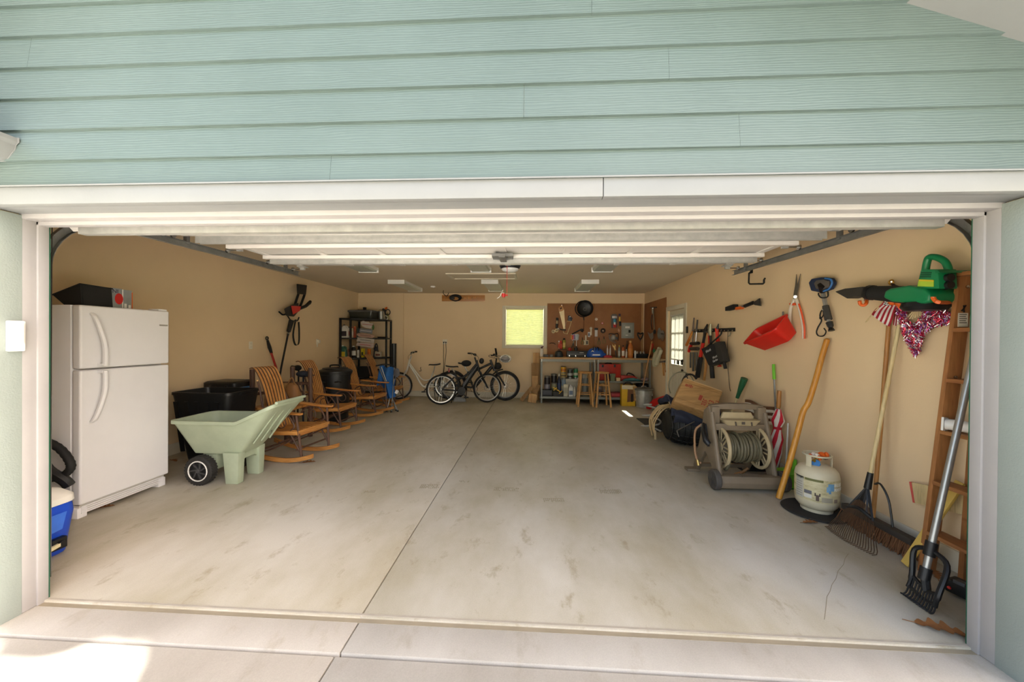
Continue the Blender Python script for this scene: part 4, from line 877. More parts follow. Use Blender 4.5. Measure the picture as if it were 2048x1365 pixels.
def trace(pts, d0, d1, mb=None, Y=None):
    return (mb or MB()).prism([((onY(px, py, PB if Y is None else Y)).x, (onY(px, py, PB if Y is None else Y)).z) for px, py in pts], (PB if Y is None else Y)-d1, (PB if Y is None else Y)-d0)
def loc(px, py): return PP(px, py)
# electrical panel
t = thing('breaker_panel', 'grey breaker panel in the right part of the pegboard', 'breaker panel', loc(1255,662))
a, b = PP(1242.5,677), PP(1268,646)
part('frame', MB().bx(a.x,b.x,PB-.02,PB,a.z,b.z), '#8f938c,.45', t, .004)
d = part('door', MB().bx(a.x+.045,b.x-.045,PB-.028,PB-.02,a.z+.05,b.z-.05), '#9a9e96,.4', t, .004)
part('label', MB().bx(a.x+.09,a.x+.20,PB-.030,PB-.028,b.z-.14,b.z-.09), 'white', d); part('latch', MB().bx(a.x+.17,a.x+.22,PB-.034,PB-.028,b.z-.25,b.z-.18), 'blk', d); part('label', MB().bx(a.x+.10,a.x+.16,PB-.030,PB-.028,a.z+.07,a.z+.085), 'white', d)
# tools on the pegboard
t = thing('hand_saw', 'hand saw with wooden handle hanging blade down on the pegboard', 'saw', loc(1123,632))
part('blade', trace([(1118,622.5),(1128,619.5),(1130.5,658),(1127,658.5)], .012, .015), '#cbb58f,.35,.5', t)
h = trace([(1116,615),(1120.5,612),(1123.5,609.5),(1128,619.5),(1124,623),(1118,624)], .006, .028); part('handle', h, 'honeyz', t, .004); part('grip_hole', trace([(1119,617),(1123,614.5),(1124.5,617.5),(1120.5,620)], .028, .029), '#5a3a20,.7', t)
part('hook', MB().cyl(PP(1123.5,611), PP(1123.5,611,.04), .006), 'steel', t)
t = thing('hack_saw', 'hacksaw with cream frame and dark handle hanging on the pegboard', 'saw', loc(1135,655))
P = [PP(x,y,.02) for x,y in ((1134,642.5),(1143,643),(1139,656),(1134.5,668.5),(1127,666),(1126.5,663))]
part('frame', MB().tube(P, .010, 7), '#d8c08a,.4', t); part('blade', MB().tube([PP(1133,643,.02), PP(1127,664,.02)], .004, 5), 'steel', t)
part('handle', trace([(1136,632),(1139,631.5),(1145,637),(1143,643),(1136,642)], .008, .035), '#353844,.5', t, .005); part('hook', MB().cyl(PP(1140,634), PP(1140,634,.04), .006), 'steel', t)
t = thing('frying_pan', 'large black pan hanging on the pegboard above the bench', 'pan', loc(1169,617))
c = PP(1169.5,617.5,.0); rr_ = .205
part('dish', MB().lathe([(0,.006),(.15,.006),(.195,.045),(.205,.06),(.20,.066),(.185,.05),(.14,.02),(0,.018)], c, (0,-1,0), 32), 'blk', t)
part('rear_lip', MB().ring(c+V((-.04,-.03,-.01)), (0,1,0), .20, .012, 28), 'blkm', t)
part('center_ring', MB().ring(c+V((.0,-.024,-.02)), (0,1,0), .04, .007, 14), '#6b675c,.5', t)
part('handle', MB().tube([PP(1167,632,.03), PP(1168,641,.03)], [.016,.012], 8), 'blk', t); part('hang_cord', MB().tube([PP(1168,640,.02), PP(1167.5,662,.02)], .006, 6), '#5a3420,.7', t)
part('hook', MB().cyl(c+V((0,.014,.12)), c+V((0,-.03,.12)), .007), 'steel', t)
def ringthing(nm, lab, cat, px, py, R, r, mat, hub=None):
    t = thing(nm, lab, cat, loc(px, py)); c = PP(px, py, .02)
    part('ring', MB().ring(c, (0,1,0), R, r, 18, 8), mat, t); part('peg_hook', MB().cyl(PP(px, py), PP(px, py, .045), .006), 'steel', t)
    if hub: part('core', MB().ring(c, (0,1,0), R-r, r*.35, 14, 6), hub, t)
    return t
ringthing('tape_roll', 'cream tape roll on the pegboard, left of a pair', 'tape', 1106.5,663.5,.032,.015,'#d8c697,.6'); ringthing('tape_roll', 'cream tape roll on the pegboard, right of a pair', 'tape', 1113,661.5,.034,.015,'#dcc99b,.6')
ringthing('tape_roll', 'small white tape roll right of the black pan', 'tape', 1192.5,639,.026,.010,'#e6d8c4,.6'); ringthing('tape_roll', 'small red and white ring left of the packaged tools', 'tape', 1204.5,647,.024,.008,'#b5483c,.5','white')
ringthing('cord_coil', 'dark coil of wire on the pegboard above the blue helmet', 'coil', 1206,662,.045,.020,'#3c3128,.7')
t = thing('work_light', 'black handheld work light hanging near the saw', 'work light', loc(1114,645))
part('body', MB().tube([PP(1114.5,636,.03), PP(1114.5,641.5,.03)], .032, 10), 'blk', t); part('band', MB().tube([PP(1114.3,641.5,.03), PP(1114,648,.03)], .022, 10), '#b9ab88,.5', t); part('grip', MB().tube([PP(1114,648,.03), PP(1113,657,.03)], [.034,.026], 10), 'blk', t)
part('peg_hook', MB().cyl(PP(1114.5,637), PP(1114.5,637,.03), .006), 'steel', t)
t = thing('clamp_bar', 'dark short clamp beside the hacksaw on the pegboard', 'clamp', loc(1122,660))
part('bar', MB().tube([PP(1116,657.5,.03), PP(1124,660,.03), PP(1132,660.5,.03)], [.012,.016,.014], 7), '#2c2826,.5', t); part('tip', MB().tube([PP(1115,657,.03), PP(1119,659,.03)], .014, 7), '#d8cfc0,.5', t); part('peg_hook', MB().cyl(PP(1124,660), PP(1124,660,.03), .006), 'steel', t)
t = thing('caulk_gun', 'black caulking gun hanging under the pan cord', 'caulking gun', loc(1152,664))
part('barrel', MB().tube([PP(1144,669,.04), PP(1163,659,.04)], .016, 8), 'blk', t); part('head', MB().ball(PP(1164,661,.04), (.045,.03,.04), 10), 'blk', t); part('trigger', MB().tube([PP(1163,662,.04), PP(1166,664,.04)], .02, 7), 'blk', t); part('peg_hook', MB().cyl(PP(1162,660), PP(1162,660,.04), .006), 'steel', t)
def pack(nm, lab, cat, poly, mat, extra=(), d=.02):
    cx = sum(p[0] for p in poly)/len(poly); cy = min(p[1] for p in poly)
    t = thing(nm, lab, cat, loc(cx, cy+2)); part('card', trace(poly, 0.002, d*.4), mat, t)
    for k, (nm2, pp, mt, dd) in enumerate(extra): part(nm2, trace(pp, d*.4, dd), mt, t, .002)
    part('peg_hook', MB().cyl(PP(cx, cy+1.5), PP(cx, cy+1.5, .05), .005), 'steel', t)
    return t
def rc(x0, x1, y0, y1): return [(x0,y1),(x1,y1),(x1,y0),(x0,y0)]
pack('blister_pack', 'row of coloured blister packs above the black case', 'package', [(1141.5,669.5),(1156,668),(1158.5,671),(1156,681),(1144,681.5)], '#b9b2b4,.5', (('red_card', rc(1143,1147,670.5,680), '#c2432c,.5', .02), ('yellow_card', rc(1141.5,1143,670,679), '#c9a52e,.5', .02), ('violet_card', rc(1147,1150,669.5,679), '#8c6f9c,.5', .022), ('clear_card', rc(1150.5,1157,669,680), '#9fa5ac,.2', .03)))
pack('blister_pack', 'white carded part hanging beside the black coil', 'package', rc(1175.5,1180.5,664.5,674.5), '#d2cfcc,.5', (('blue_block', rc(1176.5,1179,667,672.5), '#3d4a63,.5', .02),))
pack('white_bracket', 'white plastic bracket hanging on the pegboard', 'bracket', rc(1180.5,1183.5,657,671), '#d9cdb4,.5'); ringthing('washer_ring', 'cream ring above the white plastic bracket', 'ring', 1182,657,.022,.010,'#d9cdb4,.5')
pack('label_pack', 'white backed bit pack with black top on the pegboard', 'package', rc(1189.5,1195,660,673.5), '#c9c6c4,.5', (('black_cap', rc(1188.5,1195.5,656.5,660.5), 'blk', .03),))
pack('socket_tool', 'white and black square meter hanging above the helmet', 'meter', rc(1167,1177,681,690.5), '#cbbd9a,.5', (('dark_window', rc(1172,1175.5,682.5,689), '#3a2f28,.4', .03), ('stem', rc(1170,1173,671,681), '#d8ccb0,.5', .02)))
pack('tool_pack', 'boxed tool with blue and red label left of the breaker panel', 'package', [(1222,631),(1225,628.5),(1232,628.5),(1235,631),(1234,656.5),(1222.5,656.5)], '#55514e,.4', (('steel_jaw', rc(1224,1233.5,632.5,637), '#b9b9bb,.3,.7', .04), ('blue_label', rc(1226.5,1231.5,638.5,646.5), '#2d84a6,.5', .03), ('white_label', rc(1227.5,1230.5,645,650), 'white', .031), ('red_label', rc(1226,1232,648.5,655.5), 'red', .03)))
pack('screwdriver_pack', 'yellow and black screwdriver beside the boxed tool', 'screwdriver', rc(1238,1240.5,634,643), '#d7b22d,.4', (('black_grip', rc(1238,1242,643.5,652.5), 'blk', .03), ('purple_cap', rc(1236.5,1241,628,633.5), '#4a3a4c,.5', .02)))
pack('key_hook', 'small brass snap hook below the screwdriver', 'hook', [(1236,657),(1240,661),(1238.5,666),(1235.5,662)], '#b98a68,.5')
t = thing('dust_mask', 'grey and black respirator mask on the pegboard', 'mask', loc(1226,674))
part('face_piece', MB().lathe([(0,.07),(.03,.065),(.06,.03),(.065,.0)], PP(1227,676,.002), (0,-1,0), 16, 1.1, 1.2), '#a9a6a0,.5', t); part('strap', MB().tube(spl([PP(1217.5,669,.02),PP(1222,668,.04),PP(1229,669,.05),PP(1236,668.5,.03),PP(1236,682,.02)], 5), .012, 6), 'blk', t); part('filter', MB().cyl(PP(1233,677,.02), PP(1233,677,.08), .03), 'blk', t); part('lower_strap', MB().tube(spl([PP(1218,670,.02),PP(1221,681,.03),PP(1232,686,.03)], 5), .010, 6), '#77736b,.6', t)
for px, py, l in ((1198,683,'small pliers hanging right of the white bracket'), (1208,681,'tangled small clamps left of the mask'), (1165,683,'small wire cutters left of the square meter')):
    t = thing('pliers', l, 'pliers', loc(px, py-6)); part('jaw', MB().tube([PP(px,py-8,.02), PP(px,py-3,.02)], [.006,.014], 7), '#3a3530,.4,.5', t)
    for s_ in (-1, 1): part('handle', MB().tube(spl([PP(px,py-3,.02), PP(px+s_*2.6,py+2,.02), PP(px+s_*1.6,py+7,.02)], 4), .008, 6), '#6d6a35,.5', t)
    part('peg_hook', MB().cyl(PP(px,py-4), PP(px,py-4,.03), .005), 'steel', t)
t = thing('long_pliers', 'green handled long pliers hanging below the colour packs', 'pliers', loc(1147,685)); part('jaw', MB().tube([PP(1148,681,.02), PP(1146.5,686,.02)], .010, 6), '#33443a,.4', t)
for a in ((1142,699),(1149,699)): part('handle', MB().tube([PP(1146.5,686,.02), PP(*a,.02)], .010, 6), '#39443a,.5', t)
part('peg_hook', MB().cyl(PP(1147,684), PP(1147,684,.03), .005), 'steel', t)
t = thing('long_screwdriver', 'slim silver screwdriver with black handle upright on the bench', 'screwdriver', PP(1153,690)); part('shaft', MB().tube([PP(1153,681,.05), PP(1152.5,693,.05)], .005, 6), 'steel', t); part('handle', MB().tube([PP(1152.5,693,.05), PP(1152,714,.05)], .022, 8), 'blk', t)
t = thing('ear_muffs', 'black heart-shaped headset hanging right of the breaker panel', 'headset', loc(1281,670)); part('band', MB().tube(spl([PP(1276,672,.03),PP(1276,666.5,.03),PP(1281,668.5,.03),PP(1285.5,666.5,.03),PP(1285,672,.03),PP(1281,679,.03)], 5, True), .018, 7, True), 'blk', t); part('stem', MB().tube([PP(1281,678,.03), PP(1280.5,683,.03)], .006, 6), 'blk', t); part('peg_hook', MB().cyl(PP(1281,669), PP(1281,669,.03), .005), 'steel', t)
solo('wire_bracket', MB().tube(spl([PP(1099,688,.02),PP(1102,686.5,.02),PP(1108,687,.02),PP(1111,689.5,.02)], 4), .010, 6).cyl(PP(1105,687,.02), PP(1105,687), .006), '#4a3222,.6', 'small dark bracket low on the left of the pegboard', 'bracket')
def spray(nm, lab, cat, px, w_, y0, y1, Y, mat, cap, lb=None, grp=None, z0=None):
    p = onY(px, y1, Y); q = onY(px, y0, Y); r = w_/2*Y/FPX*1.0; zb = p.z if z0 is None else z0; h = q.z-zb
    t = thing(nm, lab, cat, (p.x, Y, zb), 0, grp)
    part('can', MB().lathe([(r*.95,0),(r,.004),(r,h*.78),(r*.7,h*.84),(0,h*.85)], (p.x,Y,zb), n=14), mat, t)
    part('label', MB().lathe([(r*1.015,h*.15),(r*1.015,h*.6)], (p.x,Y,zb), n=14), lb or '#cfc9bd,.5', t)
    part('cap', MB().lathe([(r*.62,h*.82),(r*.6,h),(0,h)], (p.x,Y,zb), n=12), cap, t); return t
t = thing('hook_tray', 'narrow wire tray of cans on the pegboard', 'rack', loc(1124,698)); part('tray', MB().bx(PP(1116,698).x, PP(1133,698).x, PB-.10, PB, PP(1124,698.5).z-.012, PP(1124,698.5).z), 'blk', t)
for px, w_, y0, m_, cp, l in ((1117.8,4,682,'#c98a6a,.5','white','thin peach tube left on the pegboard tray'), (1121.8,5.5,682,'#b6301f,.45','red','red can in the middle of the pegboard tray'), (1128.2,6,677,'#8d8c34,.45','blk','olive can with black cap on the pegboard tray')):
    spray('small_can', l, 'can', px, w_, y0, 698.4, PB-.05, m_, cp, '#c9b46a,.5' if px > 1125 else '#c8503a,.5', 'cans on the pegboard tray')
# light board of hooks on the back wall
t = thing('hook_board', 'short varnished board of hooks high on the back wall', 'hook rack', onY(927,597,YB)); a, b = onY(884,603,YB), onY(970,591,YB)
part('board', MB().bx(a.x,b.x,YB-.02,YB,a.z,b.z), 'honeyx', t, .003)
for k in range(8): x = a.x+.1+k*.115; part('hook', MB().tube(spl([(x,YB-.02,b.z-.05),(x,YB-.06,b.z-.06),(x,YB-.07,b.z-.10),(x,YB-.09,b.z-.07)], 4), .006, 6), '#d8b98c,.3,.6', t)
t = thing('cable_lock', 'black coiled cable hanging from the hook board', 'cable', onY(911,597,YB))
for k in range(4): part('coil', MB().tube([onY(911+ (16-k*2)*math.cos(a_)*.72, 596+(8-k*.6)*math.sin(a_)*.75+k*.6, YB-.09-.012*k) for a_ in [2*PI*i/20 for i in range(20)]], .014, 6, True), 'blk', t)
part('plug_head', MB().box(onY(904,596,YB-.11), (.12,.06,.08)), 'blk', t, .01)
t = thing('ceiling_hook', 'dark wire storage hook in the ceiling near the back wall', 'hook', onZ(887,582,ZC)); c = onZ(887,581,ZC); part('hook', MB().tube(spl([(c.x,c.y,ZC),(c.x,c.y,ZC-.08),(c.x+.08,c.y,ZC-.14),(c.x+.13,c.y,ZC-.06)], 5), .008, 6), 'blkm', t)
c = onZ(866,573,ZC); solo('smoke_sensor', MB().lathe([(.055,0),(.055,-.02),(.035,-.03),(.03,-.03),(.028,-.02),(0,-.02)], (c.x,c.y,ZC), n=18), 'white', 'small round white sensor on the ceiling', 'sensor')
t = plate('wall_outlet', 'cream double outlet with cords on the back wall above the bikes', BW, *qb(890,684), .12, .12, 1)
x, z = qb(890,684)
for dx_ in (-.025, .03): 
    part('plug', MB(BW).bx(x+dx_-.014, x+dx_+.014, -.045, -.008, z-.03, z+.0), 'blk', t, .003)
    part('cord', MB(BW).tube(spl([(x+dx_,-.04,z-.03),(x+dx_*1.2,-.03,z-.3),(x+dx_*.3-.02,-.03,z-.7),(x-.05,-.05,z-1.0)], 5), .006, 6), 'cord', t)
solo('wall_hook', MB(BW).tube(spl([(qb(842,738)[0],0,qb(842,738)[1]+.04),(qb(842,738)[0],-.05,qb(842,738)[1]+.02),(qb(842,738)[0]+.02,-.05,qb(842,738)[1]-.05),(qb(842,738)[0]-.03,-.06,qb(842,738)[1]-.05)], 5), .007, 6), 'blkm', 'small dark hook on the back wall beside the white bicycle', 'hook')
# ================================================================ bicycles
mk('tire', '1b1a19', .8, 0, .15, 30, .2); mk('alu', 'c4c4c2', .28, .9, .05); mk('bikew', 'dcd8cc', .35, 0, .03); mk('bikek', '0f1011', .35, 0, .08)
def wheel(t, mx, x, R, tw, rimm, disc=True):
    w_ = part('wheel', MB(mx).ring((x,0,R), (0,1,0), R-tw, tw, 40, 10), 'tire', t)
    part('rim', MB(mx).lathe([(R-tw*1.8,-.012),(R-tw*2.0-.016,-.010),(R-tw*2.0-.016,.010),(R-tw*1.8,.012)], (x,0,R), (0,1,0), 40, loop=True), rimm, w_)
    m = MB(mx)
    for i in range(28):
        a = 2*PI*i/28; b = a+(.5 if i % 2 else -.5); s_ = .025 if i % 4 < 2 else -.025
        m.tube([(x+.02*math.cos(b), s_, R+.02*math.sin(b)), (x+(R-tw*2.4)*math.cos(a), 0, R+(R-tw*2.4)*math.sin(a))], .0016, 4)
    part('spokes', m, 'steel', w_, stuff=True)
    part('hub', MB(mx).cyl((x,-.05,R),(x,.05,R),.018,n=10), 'steel', w_)
    if disc: part('brake_disc', MB(mx).ring((x,.035,R), (0,1,0), .07, .006, 20, 4), '#8c8a86,.3,.8', w_)
def bike(nm, lab, A, B, R, tw, rimm, fm, tubes, fork, bar, sad, extra=None, disc=True, lean=0.):
    A, B = V(A), V(B); d = B-A; wb = d.length; mx = Matrix.Translation((A.x,A.y,0)) @ Matrix.Rotation(math.atan2(d.y,d.x), 4, 'Z') @ Matrix.Rotation(lean, 4, 'X')
    t = thing(nm, lab, 'bicycle', (A.x,A.y,0)); k = wb/1.1
    S = lambda p: (p[0]*k, p[1], p[2])
    wheel(t, mx, 0, R, tw, rimm, disc); wheel(t, mx, wb, R, tw, rimm, disc)
    m = MB(mx)
    for pts, r in tubes: m.tube(spl([S(p) for p in pts], 5) if len(pts) > 2 else [S(p) for p in pts], r, 10)
    part('frame', m, fm, t)
    m = MB(mx); top = fork; r = .019
    for y in (-.055, .055): m.tube([(wb, y, R), (S((top[0],0,0))[0]+.02, y, top[1])], [r*.8, r], 8)
    m.tube([(S((top[0],0,0))[0]+.02,-.06,top[1]), (S((top[0],0,0))[0]+.02,.06,top[1])], r*1.2, 8); part('fork', m, fm if fm == 'bikek' else 'alu', t)
    hx, hz, bw_, rise = bar; hx *= k
    h_ = part('handlebar', MB(mx).tube([(S((top[0],0,0))[0]+.01,0,top[1]), (hx+.02,0,hz-.06)], .018, 8).tube(spl([(hx-.06,-bw_,hz+rise),(hx+.0,-bw_*.45,hz+rise),(hx+.03,0,hz-.03),(hx+.0,bw_*.45,hz+rise),(hx-.06,bw_,hz+rise)], 5), .013, 8), 'alu' if fm == 'bikew' else 'bikek', t)
    for s_ in (-1, 1):
        part('grip', MB(mx).tube([(hx-.075,s_*bw_,hz+rise),(hx-.02,s_*bw_*.72,hz+rise)], .019, 8), 'blkm', h_); part('brake_lever', MB(mx).tube([(hx+.01,s_*bw_*.6,hz+rise),(hx+.0,s_*bw_*.9,hz+rise-.04)], .007, 6), 'blk', h_)
    part('cables', MB(mx).tube(spl([(hx,-.12,hz),(hx+.10,-.05,hz-.08),(hx+.06,.02,hz-.3),(S((top[0],0,0))[0],.03,top[1]-.1)], 5), .004, 5), 'blk', t)
    sx, sz, bx_ = sad; sx *= k
    part('seat_post', MB(mx).tube([S(bx_), (sx,0,sz-.05)], .015, 8), 'alu', t)
    part('saddle', MB(mx).loft([[(sx+x,-w_,sz-.03+z),(sx+x,w_,sz-.03+z),(sx+x,w_*.8,sz+z),(sx+x,-w_*.8,sz+z)] for x, w_, z in ((-.14,.05,.025),(-.12,.085,.02),(-.05,.075,.005),(.04,.035,0),(.13,.02,.005),(.15,.012,-.01))]), 'blk', t, .008, seg=3)
    c = S((.46,0,.29)); cr = part('crank_set', MB(mx).ring((c[0],-.05,c[2]), (0,1,0), .085, .006, 22, 4).cyl((c[0],-.07,c[2]),(c[0],.07,c[2]),.022).bar((c[0],-.075,c[2]),(c[0]+.10,-.075,c[2]-.13),.012,.025,(1,0,0)).bar((c[0],.075,c[2]),(c[0]-.10,.075,c[2]+.13),.012,.025,(1,0,0)), '#3c3b39,.35,.6', t)
    for y, s_ in ((-.12,1),(.12,-1)): part('pedal', MB(mx).box((c[0]+s_*.10,y,c[2]-s_*.13),(.09,.09,.022)), 'blk', cr)
    part('chain', MB(mx).tube([(c[0],-.05,c[2]+.085),(0,-.05,R+.04),(0,-.05,R-.04),(c[0],-.05,c[2]-.085)], .006, 5), '#5c564c,.4,.6', t)
    part('kickstand', MB(mx).tube([(.30*k,.05,.28),(.26*k,.18,.0)], .010, 6), 'blk', t)
    if extra: extra(t, mx, k, wb)
    return t
def whitex(t, mx, k, wb):
    part('chain_guard', MB(mx).bar((.05*k,-.06,.36),(.5*k,-.06,.34),.008,.05), 'bikew', t)
A = onY(897,768,9.28); B = onY(797,766,8.95)
bike('bicycle', 'white step-through bicycle by the back wall', (A.x,9.16,0), (B.x,8.95,0), .335, .022, 'alu', 'bikew',
     [([(.0,.05,.335),(.44,.03,.29)], .012), ([(.0,-.05,.335),(.44,-.03,.29)], .012), ([(0,.05,.335),(.31,.02,.60)], .011), ([(0,-.05,.335),(.31,-.02,.60)], .011), ([(.45,0,.27),(.33,0,.66)], .018),
      ([(.45,0,.29),(.58,0,.34),(.72,0,.60),(.865,0,.84)], .022), ([(.33,0,.50),(.55,0,.47),(.72,0,.68),(.868,0,.90)], .016), ([(.855,0,.98),(.91,0,.72)], .022)], (.91,.70), (.80,1.13,.28,.03), (.29,.86,(.33,0,.64)), whitex, False)
def ebx(t, mx, k, wb):
    part('battery', MB(mx).bar((.52*k,0,.40),(.80*k,0,.80),.075,.10,(1,0,-.6)), 'bikek', t, .012)
    part('motor', MB(mx).cyl((.46*k,-.06,.30),(.46*k,.06,.30),.09,n=18), '#232325,.5', t)
    part('handlebar_bag', MB(mx).ball((.58*k,0,.93),(.12,.08,.075),12), 'blkm', t)
    part('head_light', MB(mx).ball((.95*k,0,.98),(.06,.05,.07),10), 'blk', t); part('tail_light', MB(mx).box((.17*k,0,.78),(.03,.07,.09)), '#8c1c18,.3', t, .006)
    part('strap', MB(mx).bar((.58*k,-.02,.55),(.64*k,-.02,.62),.09,.012), '#55554f,.6', t)
A = V((-2.06,8.32,0)); B = V((-1.06,8.72,0))
bike('bicycle', 'black electric bicycle in front of the other bikes', A, B, .345, .024, 'alu', 'bikek',
     [([(.0,.05,.345),(.42,.03,.30)], .016), ([(.0,-.05,.345),(.42,-.03,.30)], .016), ([(0,.05,.345),(.30,.02,.62)], .013), ([(0,-.05,.345),(.30,-.02,.62)], .013), ([(.45,0,.27),(.31,0,.74)], .020),
      ([(.45,0,.30),(.84,0,.86)], .045), ([(.32,0,.60),(.55,0,.62),(.83,0,.92)], .022), ([(.82,0,1.0),(.90,0,.72)], .028)], (.89,.72), (.76,1.13,.30,.02), (.24,.87,(.31,0,.72)), ebx)
def mtbx(t, mx, k, wb):
    part('fender', MB(mx).tube([(wb+(.40)*math.cos(a), 0, .365+.40*math.sin(a)) for a in [1.7+i*.12 for i in range(8)]], .016, 6), 'blk', t)
    part('front_bag', MB(mx).ball((.95*k,0,.84),(.09,.08,.09),10), 'blkm', t); part('mirror', MB(mx).bar((.93*k,-.22,1.12),(.91*k,-.25,1.28),.05,.012), 'blk', t)
A = onY(905,770,9.0); B = onY(1010,768,9.0)
bike('bicycle', 'black mountain bicycle with wide tires leaning by the back wall', (A.x,8.98,0), (B.x,9.02,0), .365, .034, '#4a4946,.35,.6', 'bikek',
     [([(.0,.06,.365),(.42,.03,.31)], .018), ([(.0,-.06,.365),(.42,-.03,.31)], .018), ([(0,.06,.365),(.32,.02,.66)], .014), ([(0,-.06,.365),(.32,-.02,.66)], .014), ([(.45,0,.27),(.32,0,.70)], .022),
      ([(.45,0,.30),(.82,0,.82)], .042), ([(.33,0,.64),(.80,0,.90)], .028), ([(.79,0,.99),(.88,0,.72)], .028)], (.88,.74), (.90,1.09,.33,.02), (.24,.90,(.32,0,.68)), mtbx)
c = onY(1011,718,8.72)
t = thing('bike_helmet', 'white and black bicycle helmet hanging on the mountain bicycle', 'helmet', c)
part('shell', MB().ball(c,(.14,.10,.095),16), 'white', t)
for k in (-2,-1,0,1,2): part('vent', MB().tube([c+V((-.11+.02*abs(k), -.045-.045*math.cos(k*.6), .028*k)), c+V((.0, -.055-.05*math.cos(k*.6), .034*k)), c+V((.11-.02*abs(k), -.045-.045*math.cos(k*.6), .028*k))], .010, 6), 'blk', t)
part('chin_strap', MB().tube(spl([c+V((.06,.02,.05)), c+V((-.12,.0,.06)), V((-.98,8.70,1.12)), V((-1.02,8.69,1.08)), c+V((-.10,0,-.02))], 5), .006, 5), 'blk', t)
t = thing('lock_bag', 'pale shoe-shaped pouch on the floor under the electric bicycle', 'pouch', (-1.75,8.75,0)); part('pouch', MB().loft([rrect(-1.90,-1.58,8.76,8.88,.05,.001), rrect(-1.88,-1.60,8.77,8.87,.05,.06), rrect(-1.84,-1.72,8.79,8.85,.025,.10)]), '#8b8d8c,.7', t, ang=60)
# ================================================================ timber beside the bench
wood('tim', 'b98a55', 'd8b07a', 'z', .7); wood('timd', '8a6238', 'b08a58', 'z', .7)
for (px0, px1, y0, Y, zt_, m_, l, lean) in ((1066,1079,706,9.40,None,'tim','tall pine board standing on the left of the workbench',0), (1063,1078,727,9.30,None,'timd','knotty board standing in front of the tall pine board',0), (1064,1076,752,9.16,None,'tim','short pale board standing in front of the timber stack',0)):
    a, b = onY(px0, y0, Y), onY(px1, y0, Y); solo('timber_board', MB().bx(a.x, b.x, Y-.02, Y+.02, .0, a.z), m_, l, 'board', 'boards beside the workbench', bevel=.003)
for a, b, w_, m_, l in (((1042,800),(1064,775),.09,'timd','board leaning to the left of the timber stack'), ((1063,796),(1078,770),.10,'timd','short dark board leaning against the timber stack')):
    p = onY(*a, 8.95); q = onY(*b, 9.06); p.z = .02; solo('timber_board', MB().bar(p, q, w_, .03, (0,-1,.2)), m_, l, 'board', 'boards beside the workbench', bevel=.003)
a = onY(1057,799,8.82); solo('timber_block', MB().box((a.x+.09,8.84,.105),(.19,.15,.20),(0,.14,.1)), 'tim', 'pale wood block on the floor beside the workbench', 'block', bevel=.004)
# ================================================================ workbench
bx0, bx1, by0, by1, bz = .19, 2.72, 8.78, 9.44, 1.075
t = thing('workbench', 'long workbench with wood top and grey steel frame', 'workbench', (1.45,9.1,0))
mk('bsteel', '85857c', .5, .3, .08)
part('bench_top', MB().bx(bx0-.02,bx1+.03,by0-.03,by1,bz-.035,bz), 'ply', t, .004)
for x in (bx0, 1.42, 1.50, bx1-.03):
    for y in (by0, by1-.04):
        l_ = part('leg', MB().bx(x,x+.004,y,y+.04,0,bz-.035).bx(x,x+.04,y,y+.004,0,bz-.035), 'bsteel', t)
for x0_, x1_ in ((bx0,1.46),(1.50,bx1)):
    part('apron_rail', MB().bx(x0_,x1_,by0-.004,by0,bz-.10,bz-.035), 'bsteel', t); part('apron_rail', MB().bx(x0_,x1_,by1-.006,by1-.002,bz-.10,bz-.035), 'bsteel', t)
SL, SM = .155, .52
part('lower_shelf', MB().bx(bx0,1.46,by0-.006,by1-.01,SL-.05,SL), 'bsteel', t, .003); part('lower_shelf', MB().bx(1.50,bx1,by0-.006,by1-.01,SL-.05,SL), 'bsteel', t, .003)
part('middle_shelf', MB().bx(1.50,bx1,by0+.15,by1-.01,SM-.035,SM), 'bsteel', t, .003)
for x in (bx0+.02, 1.44, 1.52):
    for z_ in (bz-.055, bz-.085, SL-.02): part('bolt', MB().lathe([(.009,0),(.009,.006),(0,.007)], (x,by0-.005,z_), (0,-1,0), 8), 'steel', t)
# stools
def stool():
    t = thing('bar_stool', 'x', 'stool', (0,0,0), 0, 'wooden stools at the workbench')
    part('seat', MB().lathe([(.0,.74),(.145,.74),(.16,.752),(.16,.765),(.145,.775),(0,.775)], n=28), 'stoolz', t)
    for sx in (-1,1):
        for sy in (-1,1): part('leg', MB().tube([(sx*.10,sy*.10,.745),(sx*.165,sy*.16,0)], [.020,.023], 10), 'stoolz', t)
    for z_, d in ((.48,0),(.28,0)):
        f = .10+.065*(1-z_/.745); g = .10+.06*(1-z_/.745)
        for s in (-1,1):
            part('rung', MB().cyl((-f,s*g,z_),(f,s*g,z_),.011,n=8), 'stoolz', t); part('rung', MB().cyl((s*f,-g,z_+.04),(s*f,g,z_+.04),.011,n=8), 'stoolz', t)
    return t
st = stool(); p = onY(1170,737,8.52); st.location = (p.x, 8.52, 0); WM[st] = Matrix.Translation(st.location); st['label'] = 'left wooden bar stool in front of the workbench'
p = onY(1204,737,8.50); dup(st, (p.x, 8.50, 0), .1, 'right wooden bar stool in front of the red tool case')
